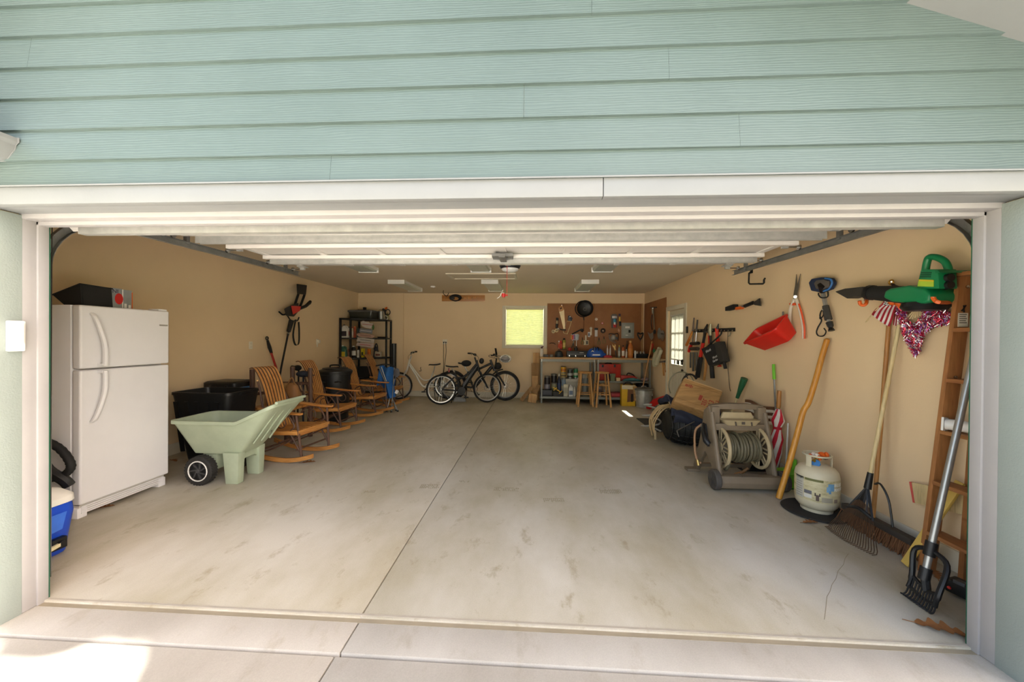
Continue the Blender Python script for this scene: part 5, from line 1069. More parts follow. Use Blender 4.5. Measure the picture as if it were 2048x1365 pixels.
# generic containers, placed on a surface z0 at depth Y, spanning pixels px0..px1, top at pixel row y0
def item(nm, lab, cat, px0, px1, y0, z0, Y, mat, style='can', lb=None, cap=None, grp=None, dep=None):
    a, b = onY(px0, y0, Y), onY(px1, y0, Y); x = (a.x+b.x)/2; r = (b.x-a.x)/2; h = max(.03, a.z-z0); d = (dep or r*2)/2
    t = thing(nm, lab, cat, (x, Y, z0), 0, grp); z0 += .001
    if style == 'can':
        part('can', MB().lathe([(r*.96,0),(r,.006),(r*.97,.012),(r*.97,h-.012),(r,h-.006),(r*.95,h),(r*.85,h-.006),(0,h-.006)], (x,Y,z0), n=20), '#9a9a96,.3,.8' if lb else mat, t)
        if lb: part('label', MB().lathe([(r*.985,h*.1),(r*.985,h*.9)], (x,Y,z0), n=20), mat, t); part('label_band', MB().lathe([(r*.995,h*.3),(r*.995,h*.55)], (x,Y,z0), n=20), lb, t)
    elif style == 'bottle':
        part('bottle', MB().lathe([(r*.94,0),(r,.008),(r,h*.62),(r*.85,h*.72),(r*.36,h*.84),(r*.34,h*.9),(0,h*.9)], (x,Y,z0), n=18), mat, t)
        part('cap', MB().lathe([(r*.42,h*.88),(r*.42,h),(0,h)], (x,Y,z0), n=12), cap or 'white', t)
        if lb: part('label', MB().lathe([(r*1.01,h*.15),(r*1.01,h*.55)], (x,Y,z0), n=18), lb, t)
    elif style == 'box':
        part('box', MB().bx(x-r,x+r,Y-d,Y+d,z0,z0+h), mat, t, .004)
        if lb: part('label', MB().bx(x-r*.8,x+r*.8,Y-d-.0015,Y-d,z0+h*.25,z0+h*.75), lb, t)
        if cap: part('lid', MB().bx(x-r-.004,x+r+.004,Y-d-.004,Y+d+.004,z0+h*.82,z0+h), cap, t, .004)
    elif style == 'jug':
        part('jug', MB().loft([rrect(x-r,x+r,Y-d,Y+d,r*.3,z0), rrect(x-r,x+r,Y-d,Y+d,r*.3,z0+h*.66), rrect(x-r*.7,x+r*.5,Y-d*.7,Y+d*.7,r*.3,z0+h*.82), rrect(x-r*.35,x+r*.05,Y-d*.3,Y+d*.3,r*.1,z0+h*.92)]), mat, t, ang=60)
        part('handle', MB().tube(spl([(x-.0,Y,z0+h*.88),(x+r*.75,Y,z0+h*.85),(x+r*.9,Y,z0+h*.6)], 4), r*.16, 6), mat, t); part('cap', MB().cyl((x-r*.15,Y,z0+h*.9),(x-r*.15,Y,z0+h),r*.3), cap or 'blk', t)
        if lb: part('label', MB().bx(x-r*.75,x+r*.75,Y-d-.002,Y-d,z0+h*.15,z0+h*.5), lb, t)
    elif style == 'bucket':
        part('bucket', MB().lathe([(r*.85,0),(r*.98,h*.9),(r*1.02,h*.9),(r*1.02,h),(r*.95,h),(r*.82,.02),(0,.02)], (x,Y,z0), n=22), mat, t); part('bail', MB().tube(arc((x,Y-.005,z0+h*.92), r*1.03, 180, 360, 10), .005, 5), 'steel', t)
        if lb: part('label', MB().lathe([(r*.95,h*.3),(r*.98,h*.7)], (x,Y,z0), n=22), lb, t)
    return t
YI = 9.0
G1 = 'paint cans and bottles under the workbench'
item('battery_box', 'black battery charger on the lower bench shelf', 'charger', 1084,1104,779.5,SL,8.92,'blk','box','#3a3a40,.5',None,None,.22)
t = item('jumper_cable_box', 'dark box with yellow clamps on the lower bench shelf', 'jumper cables', 1106,1126,783,SL,8.90,'#22211f,.6','box',None,None,None,.16)
for k, (a, b) in enumerate((((1106,775),(1122,785)),((1107,781),(1114,776)),((1118,788),(1124,782)))): part('yellow_clamp', MB().tube([onY(*a,8.80), onY(*b,8.80)], .012, 7), '#d8a92c,.45', t)
item('oil_can', 'dark tall can at the left of the lower bench shelf', 'can', 1088.5,1101,752,SL,9.14,'#2a2425,.4','can','#8d8890,.4',None,G1)
item('oil_can', 'dark can beside the first on the lower bench shelf', 'can', 1102,1114,748,SL,9.22,'#262320,.4','can','#7d7668,.4',None,G1)
item('stain_can', 'olive label can in the middle of the left bench shelf', 'can', 1102.5,1114,766,SL,9.02,'#8a8668,.5','can','#55583c,.5',None,G1)
t = item('cleaner_bottle', 'navy bottle with pale cap under the bench', 'bottle', 1114.5,1122,748,SL,9.08,'#1f2536,.35','bottle','#3a4668,.4','#cfc8b8,.5',G1)
item('paint_can', 'lower blue label can under the yellow can', 'can', 1122.5,1132,756,SL,9.10,'#7f93a4,.5','can','#b5b19a,.5',None,'stacked cans under the workbench')
zz_ = onY(1127,756,9.10).z
item('paint_can', 'cream label can between the blue and yellow cans', 'can', 1122,1132,746,zz_,9.10,'#b9a05a,.5','can','#4a4438,.5',None,'stacked cans under the workbench'); zz2 = onY(1127,746,9.10).z
item('paint_can', 'yellow can on top of its stack under the bench', 'can', 1121.5,1132,733,zz2,9.10,'#d9a01e,.4','can','#b8641c,.5',None,'stacked cans under the workbench')
item('storage_tote', 'grey plastic tote on the lower bench shelf', 'tote', 1131,1153,757,SL,9.16,'#a9a596,.5','box',None,'#b9b5a6,.5',None,.24); zt_ = onY(1142,757,9.16).z
item('paint_can', 'dark can with silver highlights on the grey tote', 'can', 1134.5,1146,738,zt_,9.16,'#2e322e,.3','can','#a9aaa2,.3',None,'cans on the grey tote')
item('paint_can', 'green can on the grey tote', 'can', 1147,1156,736.5,zt_,9.14,'#157a4a,.35','can','#d4dcc8,.5',None,'cans on the grey tote')
item('carton', 'tall cream carton on the lower bench shelf', 'carton', 1127,1135.5,769,SL,8.88,'#c9c4ac,.6','box','#a8a48e,.6',None,None,.08)
item('jug', 'white jug with blue label on the lower bench shelf', 'jug', 1137,1146.5,770,SL,8.90,'#d6d4cc,.45','jug','#6a7890,.5','white')
item('bottle', 'white bottle beside the labelled jug', 'bottle', 1147,1151.5,774,SL,8.88,'#d3cfc2,.45','bottle',None,'white')
item('bin_tub', 'grey tub behind the left stool on the lower shelf', 'tub', 1164,1176,757,SL,9.14,'#8b8f8a,.5','bucket'); item('white_bottle', 'white cleaner bottle behind the left stool', 'bottle', 1154,1158,756,SL,9.12,'#dad6cc,.4','bottle','#b8b4a8,.5','white')
item('flat_tin', 'flat tin resting on the grey tub', 'tin', 1165,1173,749,onY(1170,757,9.14).z,9.14,'#a9a79c,.4','box',None,None,None,.10)
# right bay
item('tool_case', 'red plastic tool case on the middle bench shelf', 'tool case', 1194,1240,728,SM,9.20,'#bf2c18,.4','box',None,None,None,.20)
tc = [o for o in bpy.data.objects if o.name == 'tool_case'][0]
for px in (1205.5, 1229.5): c = onY(px,732.5,9.095); part('latch', MB().bx(c.x-.022,c.x+.022,9.085,9.102,c.z-.03,c.z+.03), 'blk', tc, .003)
c = onY(1217,729,9.2); part('carry_handle', MB().tube(spl([(c.x-.08,9.2,c.z),(c.x-.06,9.2,c.z+.025),(c.x+.06,9.2,c.z+.025),(c.x+.08,9.2,c.z)], 4), .012, 7), 'blk', tc)
a, b = onY(1240.5,745,9.18), onY(1272,752,9.18); t = thing('drill_case', 'long low red case beside the tool case', 'tool case', ((a.x+b.x)/2,9.2,SM)); part('case', MB().prism([(a.x+.006,SM+.001),(b.x,SM+.001),(b.x+.02,SM+.07),(b.x-.06,SM+.11),(a.x+.006,SM+.125)], 9.12, 9.28), '#c4301f,.4', t, .008); part('handle', MB().tube(spl([(a.x+.16,9.2,SM+.11),(a.x+.19,9.2,SM+.17),(a.x+.30,9.2,SM+.14),(b.x-.02,9.2,SM+.09)], 5), .014, 7), 'blk', t)
t = thing('plastic_sack', 'teal plastic sack lying on the middle bench shelf', 'sack', onY(1262,757,9.0)); a, b = onY(1246,757,9.0), onY(1282,757,9.0)
part('sack', MB().loft([[(a.x+(b.x-a.x)*u, 9.02-.09*w_*math.sin(q*PI/4), SM+.036*hh+.034*hh*math.cos(q*PI/4)) for q in range(8)] for u, w_, hh in ((0,.3,.4),(.1,.9,.8),(.35,1,1.05),(.6,1,1.15),(.85,.9,.8),(1,.3,.3))]), '#5a9298,.35', t, ang=70)
a, b = onY(1283,756,9.0), onY(1296,756,9.0); solo('rag_heap', MB().ball(((a.x+b.x)/2,9.02,SM+.04),(.09,.08,.04),10).ball((b.x-.03,9.0,SM+.06),(.04,.04,.03),8), '#a58f90,.85', 'mauve rag heaped at the right end of the middle shelf', 'rag')
item('flower_pot', 'sage green pot on the middle bench shelf', 'pot', 1220,1231,748,SM,8.98,'#7f8566,.6','bucket'); item('flower_pot', 'dark blue pot half behind the sage green pot', 'pot', 1211,1220,749,SM,9.02,'#2c3240,.6','bucket')
item('wood_offcut', 'small pale wood offcut in front of the red case', 'block', 1232,1240,756,SM,8.98,'#d9b98c,.7','box',None,None,None,.06)
item('glass_jar', 'glass jar with lid behind the right stool', 'jar', 1196,1205,765,SL,9.05,'#6d5c52,.2','jug','#5a4640,.4','steel'); item('white_bottle', 'slim white bottle behind the right stool', 'bottle', 1208.5,1212.5,774,SL,9.0,'#d6d2c4,.4','bottle',None,'white'); item('white_bottle', 'second slim white bottle beside the glass jar', 'bottle', 1198,1202,785,SL,8.90,'#c9c5b8,.4','bottle',None,'white')
item('red_case', 'low red case on the lower right bench shelf', 'case', 1220,1241,785,SL,8.98,'#a3282a,.4','box','#c8484a,.5',None,None,.22)
a, b = onY(1241,803,8.68), onY(1268,770,8.68)
t = thing('pressure_washer_box', 'yellow open carton standing in front of the bench', 'carton', ((a.x+b.x)/2,8.66,0)); part('carton', MB().bx(a.x,b.x,8.56,8.72,.0,b.z), '#d6a91c,.6', t, .004)
part('top_panel', MB().bx(a.x-.001,b.x+.001,8.557,8.56,b.z-.09,b.z), '#cfc2a4,.6', t); part('torn_opening', MB().prism([(a.x+.12,.09),(b.x-.02,.12),(b.x-.01,b.z-.10),(a.x+.13,b.z-.09)], 8.555,8.559), '#7a5236,.8', t); part('dark_gap', MB().bx(b.x-.10,b.x-.05,8.552,8.556,.10,.28), '#241c16,.8', t)
part('flap', MB().bar((b.x-.02,8.545,b.z-.02),(b.x+.015,8.52,.13),.09,.006,(0,1,0)), 'card', t); part('strap', MB().tube(spl([(a.x+.04,8.6,b.z),(a.x+.1,8.62,b.z+.05),(b.x-.1,8.62,b.z+.05),(b.x-.05,8.6,b.z)], 5), .016, 6), 'blk', t)
item('black_bag', 'black bag behind the galvanized can', 'bag', 1274,1296,768,SL,9.10,'#201f20,.8','box',None,None,None,.2)
# galvanized trash can
t = thing('galvanized_can', 'small galvanized steel trash can with lid by the workbench', 'trash can', (2.50,8.54,0)); C_ = (2.50,8.54,0); n_ = 40
m = MB(); R0 = []
for z_ in (.012,.05,.36,.38): R0.append([(C_[0]+(.155+.0*z_+.035*z_/.4+(.006 if (i % 4 < 2 and .04 < z_ < .37) else 0))*math.cos(2*PI*i/n_), C_[1]+(.155+.035*z_/.4+(.006 if (i % 4 < 2 and .04 < z_ < .37) else 0))*math.sin(2*PI*i/n_), z_) for i in range(n_)])
part('body', m.loft(R0), 'galv', t, ang=25); part('base_ring', MB().lathe([(.158,0),(.164,.006),(.158,.02)], C_, n=32), 'galv', t)
part('lid', MB().lathe([(.205,.375),(.208,.40),(.19,.415),(.15,.43),(.06,.435),(0,.435)], C_, n=36), 'galvd', t); part('lid_handle', MB().tube(spl([(2.45,8.54,.43),(2.46,8.54,.46),(2.54,8.54,.46),(2.55,8.54,.43)], 4), .008, 6), 'galv', t)
for a_ in (-2.6,-.5): part('side_handle', MB().ring((C_[0]+.19*math.cos(a_),C_[1]+.19*math.sin(a_),.28), (math.cos(a_),math.sin(a_),0), .035, .006, 12), 'galv', t)
# things on the bench top
Z1 = bz
t = spray('spray_bottle', 'white trigger spray bottle at the left end of the bench', 'spray bottle', 1083.5,6.5,694,714,9.02,'#c9c4b8,.4','#5a3030,.5',None,None,Z1)
part('trigger', MB().box(onY(1084.5,694,9.02)+V((0,0,0)), (.07,.02,.025), (0,-.3,0)), '#5a3030,.5', t)
item('flat_tool', 'dark flat sander at the left of the bench top', 'tool', 1087,1097,709.5,Z1,9.0,'#262626,.5','box','#4a4a4c,.5',None,None,.1); item('flat_tool', 'grey flat puck tool on the bench top', 'tool', 1098,1107,709.5,Z1,8.98,'#6a665e,.5','can')
t = thing('dark_helmet', 'dark domed headgear on the left half of the bench', 'helmet', onY(1117,714,9.0)); c = onY(1117.5,707,9.0); part('dome', MB().lathe([(.095,Z1+.004),(.105,Z1+.05),(.08,Z1+.13),(.03,Z1+.16),(0,Z1+.162)], (c.x,9.0,0), n=18), '#20272a,.5', t); part('brim', MB().lathe([(.115,Z1+.002),(.115,Z1+.014),(.09,Z1+.02),(.09,Z1+.002)], (c.x,9.0,0), n=18), '#2d3638,.5', t)
a, b = onY(1133,702,9.08), onY(1178,702,9.08); t = thing('instrument_case', 'long black plastic case on the bench top', 'case', ((a.x+b.x)/2,9.08,Z1)); part('case', MB().bx(a.x,b.x,8.98,9.18,Z1+.001,a.z), 'blk', t, .012)
part('seam', MB().bx(a.x+.01,b.x-.01,8.976,8.981,Z1+.07,Z1+.076), '#77777a,.4', t); part('name_strip', MB().bx(a.x+.30,a.x+.40,8.9775,8.981,Z1+.105,Z1+.118), '#c9c5bb,.5', t)
for k in (.05,.2,.42): part('latch', MB().bx(a.x+k,a.x+k+.02,8.974,8.981,Z1+.02,Z1+.05), 'steel', t)
for px, y0, m_, l in ((1139.5,694,'red','red knobbed tool head on the black case'), (1152,692,'blk','black knobbed tool head on the black case')):
    c = onY(px,700,9.1); solo('sanding_tool', MB().ball((c.x,9.1,a.z+.045),(.045,.03,.04),10).cyl((c.x,9.1,a.z+.001),(c.x,9.1,a.z+.03),.03), '#a3201c,.4' if m_ == 'red' else 'blk', l, 'tool')
c = onY(1191,706,9.0); t = thing('bike_helmet', 'blue bicycle helmet with white stripe on the workbench', 'helmet', (c.x,9.0,Z1)); mk('hblue', '1c4fa6', .3, 0, .05)
part('shell', MB().lathe([(.175,Z1+.012),(.19,Z1+.06),(.17,Z1+.14),(.11,Z1+.205),(.04,Z1+.235),(0,Z1+.237)], (c.x,9.0,0), n=24, sx=1.15, sy=.75), 'hblue', t)
part('stripe', MB().prism([(c.x-.10,Z1+.055),(c.x+.09,Z1+.055),(c.x+.08,Z1+.078),(c.x-.08,Z1+.078)], 8.852,8.87), 'white', t); part('chevron', MB().prism([(c.x-.13,Z1+.13),(c.x-.09,Z1+.18),(c.x-.05,Z1+.13),(c.x-.09,Z1+.15)], 8.868,8.90), 'white', t)
for k in (-1,0,1): part('vent', MB().tube(spl([(c.x+k*.07-.02,8.90,Z1+.16),(c.x+k*.06,8.94,Z1+.215),(c.x+k*.05,9.0,Z1+.243)], 4), .016, 6), '#15181f,.5', t)
part('visor', MB().loft([[(c.x+.17,8.9,Z1+.05),(c.x+.17,9.1,Z1+.05),(c.x+.17,9.1,Z1+.12),(c.x+.17,8.9,Z1+.12)], [(c.x+.23,8.92,Z1+.03),(c.x+.23,9.08,Z1+.03),(c.x+.23,9.08,Z1+.10),(c.x+.23,8.92,Z1+.10)]]), 'hblue', t, .01)
c = onY(1216,711,8.92); solo('tape_measure', MB().loft([rrect(c.x-.10,c.x+.10,8.88,8.97,.03,Z1+.001), rrect(c.x-.10,c.x+.09,8.88,8.97,.03,Z1+.035), rrect(c.x-.05,c.x+.06,8.89,8.96,.02,Z1+.06)]), '#a8202a,.4', 'low red tool on the bench beside the blue helmet', 'tool', ang=60)
for px, l in ((1215,'white glue tube standing left on the bench'), (1220.5,'white glue tube standing right on the bench')): item('glue_tube', l, 'tube', px-1.6,px+1.6,691.5,Z1,9.2,'#d8d4d2,.4','bottle',None,'#b9b5b4,.4','glue tubes on the bench')
t = thing('open_wrench', 'pale wrench standing upright on the bench', 'wrench', onY(1229,713,9.1)); part('jaw', MB().prism([(onY(x,y,9.1).x, onY(x,y,9.1).z) for x,y in ((1225,689),(1227,692),(1229,692.5),(1229.5,689),(1231.5,691),(1230.5,696),(1232,701),(1229.5,702),(1227.5,696),(1225,693))], 9.09,9.11), '#d2b071,.35,.3', t); part('shank', MB().tube([onY(1230.5,700,9.1), (onY(1233,713,9.1).x,9.1,Z1+.001)], .014, 7), '#3a302a,.5', t)
item('spray_can', 'yellow capped spray can on the bench', 'spray can', 1236,1241,691,Z1,9.08,'#7c8a80,.4','bottle','#b9b8b0,.4','#b7a92c,.5'); item('spray_can', 'red and white spray can with black cap on the bench', 'spray can', 1243.5,1249.5,691,Z1,9.0,'#b0552c,.4','bottle','#d9cfc4,.5','blk'); item('spray_can', 'small white tube beside the striped spray can', 'tube', 1251,1254.5,699,Z1,9.0,'#cfcac0,.4','bottle',None,'white'); item('dark_bottle', 'dark bottle behind the orange bottle', 'bottle', 1252,1256,682,Z1,9.2,'#241c18,.4','bottle',None,'blk')
t = item('water_bottle', 'tall orange wood-look bottle on the bench', 'bottle', 1255.5,1266.5,682,Z1,8.95,'#b8682a,.45','bottle','#c27a34,.45','#d2a05a,.5')
a, b = onY(1268,700,9.0), onY(1294,700,9.0); t = thing('parts_tray', 'black tray of loose parts at the right end of the bench', 'tray', ((a.x+b.x)/2,9.0,Z1)); part('tray', tubmesh((a.x+.02,b.x-.02,8.9,9.12),(a.x,b.x-.0,8.88,9.14),Z1+.001,Z1+.10,.006,.02,.006), 'blkm', t)
for k in range(9): part('loose_part', MB().tube([(a.x+.03+k*.026,8.93+.03*(k % 4),Z1+.06),(a.x+.05+k*.024,8.97+.03*(k % 3),Z1+.135+.01*(k % 3))], .012, 6), ('steel','#d0cdc6,.5','#8b8a84,.4')[k % 3], t)
item('glass_jar', 'small clear jar at the left of the parts tray', 'jar', 1268.5,1272.5,702,Z1,8.84,'#b9bcbc,.2','can')
# tools on the right-hand pegboard
def R_(px, py, d=.03): p = onX(px, py, XR-.012-d); return p
t = thing('hand_pump', 'chrome floor pump hanging on the right pegboard', 'pump', R_(1306,640)); part('handle', MB().tube([R_(1300,616), R_(1313,615)], .012, 7), 'blk', t); part('barrel', MB().tube([R_(1306.5,620), R_(1309,660)], .016, 8), 'steel', t); part('head', MB().tube([R_(1305,616), R_(1305.5,628)], .022, 8), '#c9c9c7,.25,.8', t); part('hose', MB().tube(spl([R_(1304,630), R_(1302.5,645), R_(1304,660)], 5), .010, 6), 'blk', t); part('foot', MB().ball(R_(1309,664), (.03,.06,.05), 8), 'blk', t); part('peg_hook', MB().cyl(R_(1306,617,-.0), R_(1306,617,.03), .006), 'steel', t)
t = thing('saw_blade', 'pair of round steel saw blades on the right pegboard', 'saw blade', R_(1322,670)); part('blade', MB().lathe([(0,.0),(.13,.0),(.13,.003),(0,.003)], R_(1319,668,.01), (-1,0,0), 30), 'steel', t); part('blade', MB().lathe([(0,.0),(.12,.0),(.12,.003),(0,.003)], R_(1325,672,.03), (-1,0,0), 30), 'steel', t); part('arbor_hook', MB().cyl(R_(1322,668,0), R_(1322,668,.06), .008), 'blk', t)
t = thing('metal_bracket', 'grey jagged metal bracket on the right pegboard', 'bracket', R_(1302,672)); part('plate', MB().loft([[R_(*p, .01) for p in ((1295,664),(1300,668),(1306,665),(1307,676),(1303,681),(1298,674))], [R_(*p, .035) for p in ((1295,664),(1300,668),(1306,665),(1307,676),(1303,681),(1298,674))]]), '#a8a49c,.4,.5', t, .004)
solo('red_scraper', MB().tube([R_(1305,688,.03), R_(1303,700,.03)], .03, 8).cyl(R_(1305,690,.03), R_(1305,690,0), .008), '#b5341f,.45', 'red tool handle hanging on the right pegboard', 'tool')
t = thing('work_gloves', 'white and green garden gloves hanging on the right pegboard', 'gloves', R_(1316,715)); part('glove', MB().tube(spl([R_(1318,697,.04), R_(1312,708,.04), R_(1309,722,.05), R_(1310,734,.04)], 4), [.035]*4+[.05]*4+[.055]*4+[.04], 9), '#b8b394,.8', t); part('glove', MB().tube(spl([R_(1319,697,.03), R_(1322,702,.05), R_(1317,714,.06), R_(1313,728,.05)], 4), [.03]*4+[.04]*4+[.05]*5, 9), '#c6c0a4,.8', t); part('cuff', MB().ball(R_(1308,702,.04), (.03,.05,.05), 8), '#2d6b42,.7', t); part('peg_hook', MB().cyl(R_(1318,697,0), R_(1318,697,.05), .006), 'steel', t)
t = thing('claw_hammer', 'wood handled hammer hanging below the right pegboard', 'hammer', R_(1325,725)); part('head', MB().tube([R_(1320,724.5,.02), R_(1330,723.5,.02)], [.014,.024], 8), '#5a5652,.3,.7', t); part('handle', MB().tube([R_(1325,724,.02), R_(1327.5,752,.02)], [.014,.018], 8), 'honeyz', t); part('wall_nail', MB().cyl(R_(1325,725,-.012), R_(1325,725,.03), .006), 'steel', t)
t = thing('claw_hammer', 'second wood handle hanging behind the hammer', 'hammer', R_(1330,730,.0)); part('handle', MB().tube([R_(1328.5,725,.005), R_(1332,745,.005)], [.013,.017], 8), 'honeyz', t); part('head', MB().tube([R_(1326,723,.005), R_(1331,722.5,.005)], .014, 8), '#4a4642,.3,.7', t)
# broom with orange handle and red dustpan
t = thing('dust_broom', 'long wooden handle leaning in the corner behind the steel can', 'handle', (2.62,8.9,0)); A_, B_ = V((2.42,8.98,.02)), onX(1307,683,XR-.05)
a_ = onY(1285,777,8.9); B_.y = 8.72; a_ = onY(1285,777,8.74); part('shaft', MB().tube([V((a_.x,8.74,a_.z-.02)), B_], .014, 8), 'honeyz', t); part('lower_rod', MB().tube([V((a_.x-.04,8.74,.01)), V((a_.x,8.74,a_.z))], .007, 6), 'steel', t)
t = thing('snow_shovel', 'red plastic dustpan lying behind the rope bag', 'dustpan', (2.55,8.1,0)); P = [onY(1293,812,8.25), onY(1300,815,8.18), onY(1322,806,7.85), onY(1331,798,7.78), onY(1330,795,7.78), onY(1308,802,8.05)]
for p in P[:2]: p.z = .004
part('pan', MB().loft([P, [p+V((.0,.05,.03)) for p in P]]), 'red', t, .006); part('rib', MB().tube([P[0]+V((.02,0,.03)), (P[3]+P[4])/2], .012, 6), '#d8342e,.4', t)
# ================================================================ right wall
def Q(px, py, off=.03): a, b = qr(px, py, off); return V((a, -off, b))       # point in the right-wall frame
def RWp(px, py, off=.0): return RW @ Q(px, py, off)
def slab(pts, o0, o1): return MB(RW).loft([[Q(x, y, (o0+o1)/2)*1 if False else V((Q(x,y,(o0+o1)/2).x, -o0, Q(x,y,(o0+o1)/2).z)) for x, y in pts], [V((Q(x,y,(o0+o1)/2).x, -o1, Q(x,y,(o0+o1)/2).z)) for x, y in pts]])
def slabr(pts, o0, o1): return MB(RW).loft([[V((Q(x,y,o1).x, -o_, Q(x,y,o1).z)) for x, y in pts] for o_ in (o0, o1)])
def tb(pts, r, n=8, off=.03, s=0): P = [Q(*p, *( [] if len(p) > 2 else [off])) for p in pts]; return MB(RW).tube(spl(P, s) if s else P, r, n)
def nail(px, py, off=.03): return MB(RW).cyl(Q(px, py, 0), Q(px, py, off), .006)
mk('taupe', '7c6d59', .6, 0, .08, 8, .1); mk('beige', 'b3a27f', .55, 0, .06); mk('hose', '67604a', .5, 0, .1, 20); mk('green', '0f7a4a', .4, 0, .05); mk('lime', '6fc02c', .45, 0, .06); mk('alup', 'a8a8a6', .35, .7, .06)
wood('varn', 'b97a25', 'd99a3c', 'z', .35, 10, .15); wood('pale', 'c9b07c', 'e0cc9c', 'z', .5, 12, .1); wood('ladz', '8f5630', 'b07a48', 'z', .55, 9); wood('lady', '8f5630', 'b07a48', 'y', .55, 9); wood('handl', 'a06a34', 'c08a4c', 'z', .45)
# jamb sensor
c = onX(27,670,XOL); t = thing('keypad', 'white garage keypad on the left green jamb', 'keypad', c); part('case', MB().bx(XOL,XOL+.026,c.y-.033,c.y+.033,c.z-.088,c.z+.075), 'white', t, .008, seg=3); part('cover', MB().loft([[(XOL+.026,c.y+a,c.z+b) for a,b in ((-.026,-.055),(.026,-.055),(.026,.066),(-.026,.066))], [(XOL+.034,c.y+a,c.z+b) for a,b in ((-.02,-.045),(.02,-.045),(.02,.056),(-.02,.056))]]), 'white', t, .003)
# U hook, brush, planter, shears, squeegee
t = thing('utility_hook', 'empty black U-shaped hook on the right wall', 'hook', RWp(1513,555)); part('hook', MB(RW).tube([Q(1503,543,0), Q(1498,547,.04), Q(1497.5,566,.12), Q(1500,568.5,.14), Q(1526,568,.14), Q(1528,566,.14), Q(1528,560,.14), Q(1530,557,.14)], .010, 8), 'blkm', t); part('base', MB(RW).box(Q(1503,543,.004), (.05,.008,.05)), 'blkm', t)
t = thing('snow_brush', 'black and orange snow brush with scraper on the right wall', 'snow brush', RWp(1490,611)); part('shaft', tb([(1470,617),(1490,612),(1500,608)], .014, 8, .05), '#77777a,.4', t); part('brush_head', slab([(1455,614.5),(1471,609),(1473,618.5),(1455,622.5)], .02, .09), 'blkm', t, .006); part('orange_band', tb([(1472,617.5),(1485,615.5)], .022, 8, .05), 'orange', t); part('grip', tb([(1490,612.5),(1506,606)], .024, 8, .05), 'blk', t); part('scraper', slab([(1506,606),(1519.5,597),(1522,612.5),(1510,610.5)], .035, .05), '#2e2c2a,.5', t, .003)
for px, py in ((1474,616),(1502,608)): part('wall_peg', nail(px, py, .05), 'steel', t)
a = V((.98,0,.26)).normalized(); o_ = V((-.25,-.72,.62)); o_ = (o_-a*o_.dot(a)).normalized(); wv = a.cross(o_).normalized(); c = Q(1528,660,.19)
t = thing('planter_tub', 'red plastic planter tub hanging on the right wall', 'tub', RW @ c); f3 = lambda R_: [c+a*x+wv*y+o_*z_ for x, y, z_ in R_]
mk('redtub', 'd3261c', .4, 0, .05)
part('tub', MB(RW).loft([f3(rrect(-.23,.23,-.075,.075,.04,-.20)), f3(rrect(-.30,.30,-.12,.12,.05,-.012)), f3(rrect(-.312,.312,-.132,.132,.06,-.012)), f3(rrect(-.312,.312,-.132,.132,.06,.004)), f3(rrect(-.292,.292,-.112,.112,.045,.004)), f3(rrect(-.225,.225,-.07,.07,.04,-.19))]), 'redtub', t, ang=30)
part('hang_hook', tb([(1566,625,.0),(1566,625,.03),(1567,640,.05)], .010, 7), 'gray', t)
t = thing('hedge_shears', 'hedge shears with orange and white handles on the right wall', 'shears', RWp(1592,600))
part('blade', slab([(1593,549),(1594.5,575),(1590,596),(1586.5,594),(1590.5,572)], .02, .026), '#6f6b66,.3,.8', t); part('blade', slab([(1601,548),(1597,575),(1592,598),(1589,597),(1594,573)], .028, .034), '#7d7974,.3,.8', t); part('pivot', MB(RW).cyl(Q(1590.5,594,.015), Q(1590.5,594,.05), .016), 'steel', t)
for P in ([(1589,598),(1586,606),(1580.5,620),(1579,650),(1580,677)], [(1592,598),(1596,608),(1602,628),(1607,655),(1607.5,678)]):
    h_ = part('handle', tb(P, .016, 8, .03, 4), '#d8cfc2,.5', t); part('grip', tb([(x-(1 if P[4][0] < 1590 else -1)*1.6, y, .036) for x, y in P[1:]], .008, 6, .03, 4), '#e0501e,.45', h_)
part('bumper', slab([(1580,607),(1593,606),(1593,611),(1582,611.5)], .015, .04), '#e0501e,.45', t, .003); part('wall_peg', nail(1591,600,.03), 'steel', t)
t = thing('car_squeegee', 'blue headed scrubber on a grey pole on the right wall', 'squeegee', RWp(1648,600)); hp_ = [(1624,566),(1630,558),(1648,555),(1662,557),(1667,566),(1661,579),(1645,585),(1629,582)]
part('sponge', slab(hp_, .03, .10), '#23304e,.8', t, .01); part('plate', slab([(1629,567),(1634,561),(1648,559),(1658,563),(1658,574),(1646,580),(1633,578)], .10, .115), '#5a5450,.6', t, .004); part('blue_rim', tb([(1650,557,.11),(1661,559,.11),(1664,567,.11),(1658,578,.11),(1647,583,.11)], .008, 6, .1, 4), '#2f6fb8,.5', t)
part('neck', tb([(1644,570,.12),(1645,584,.08)], [.035,.024], 8), 'blk', t); part('pole', tb([(1645,582),(1652,614)], .018, 8, .07), 'alup', t); part('grip', tb([(1651,612),(1657,640)], [.026,.03], 8, .07), '#3a3836,.7', t); part('pole', tb([(1657,640),(1659,647)], .016, 8, .07), 'alup', t); part('end_knob', tb([(1658.5,645),(1661,653),(1661.5,656),(1663,662)], [.028,.024,.016,.026], 8, .07), 'blk', t); part('holder', tb([(1637,587,.0),(1637,590,.10),(1643,596,.10),(1655,594,.10),(1656,584,.08)], .006, 6, .1, 4), 'blkm', t)
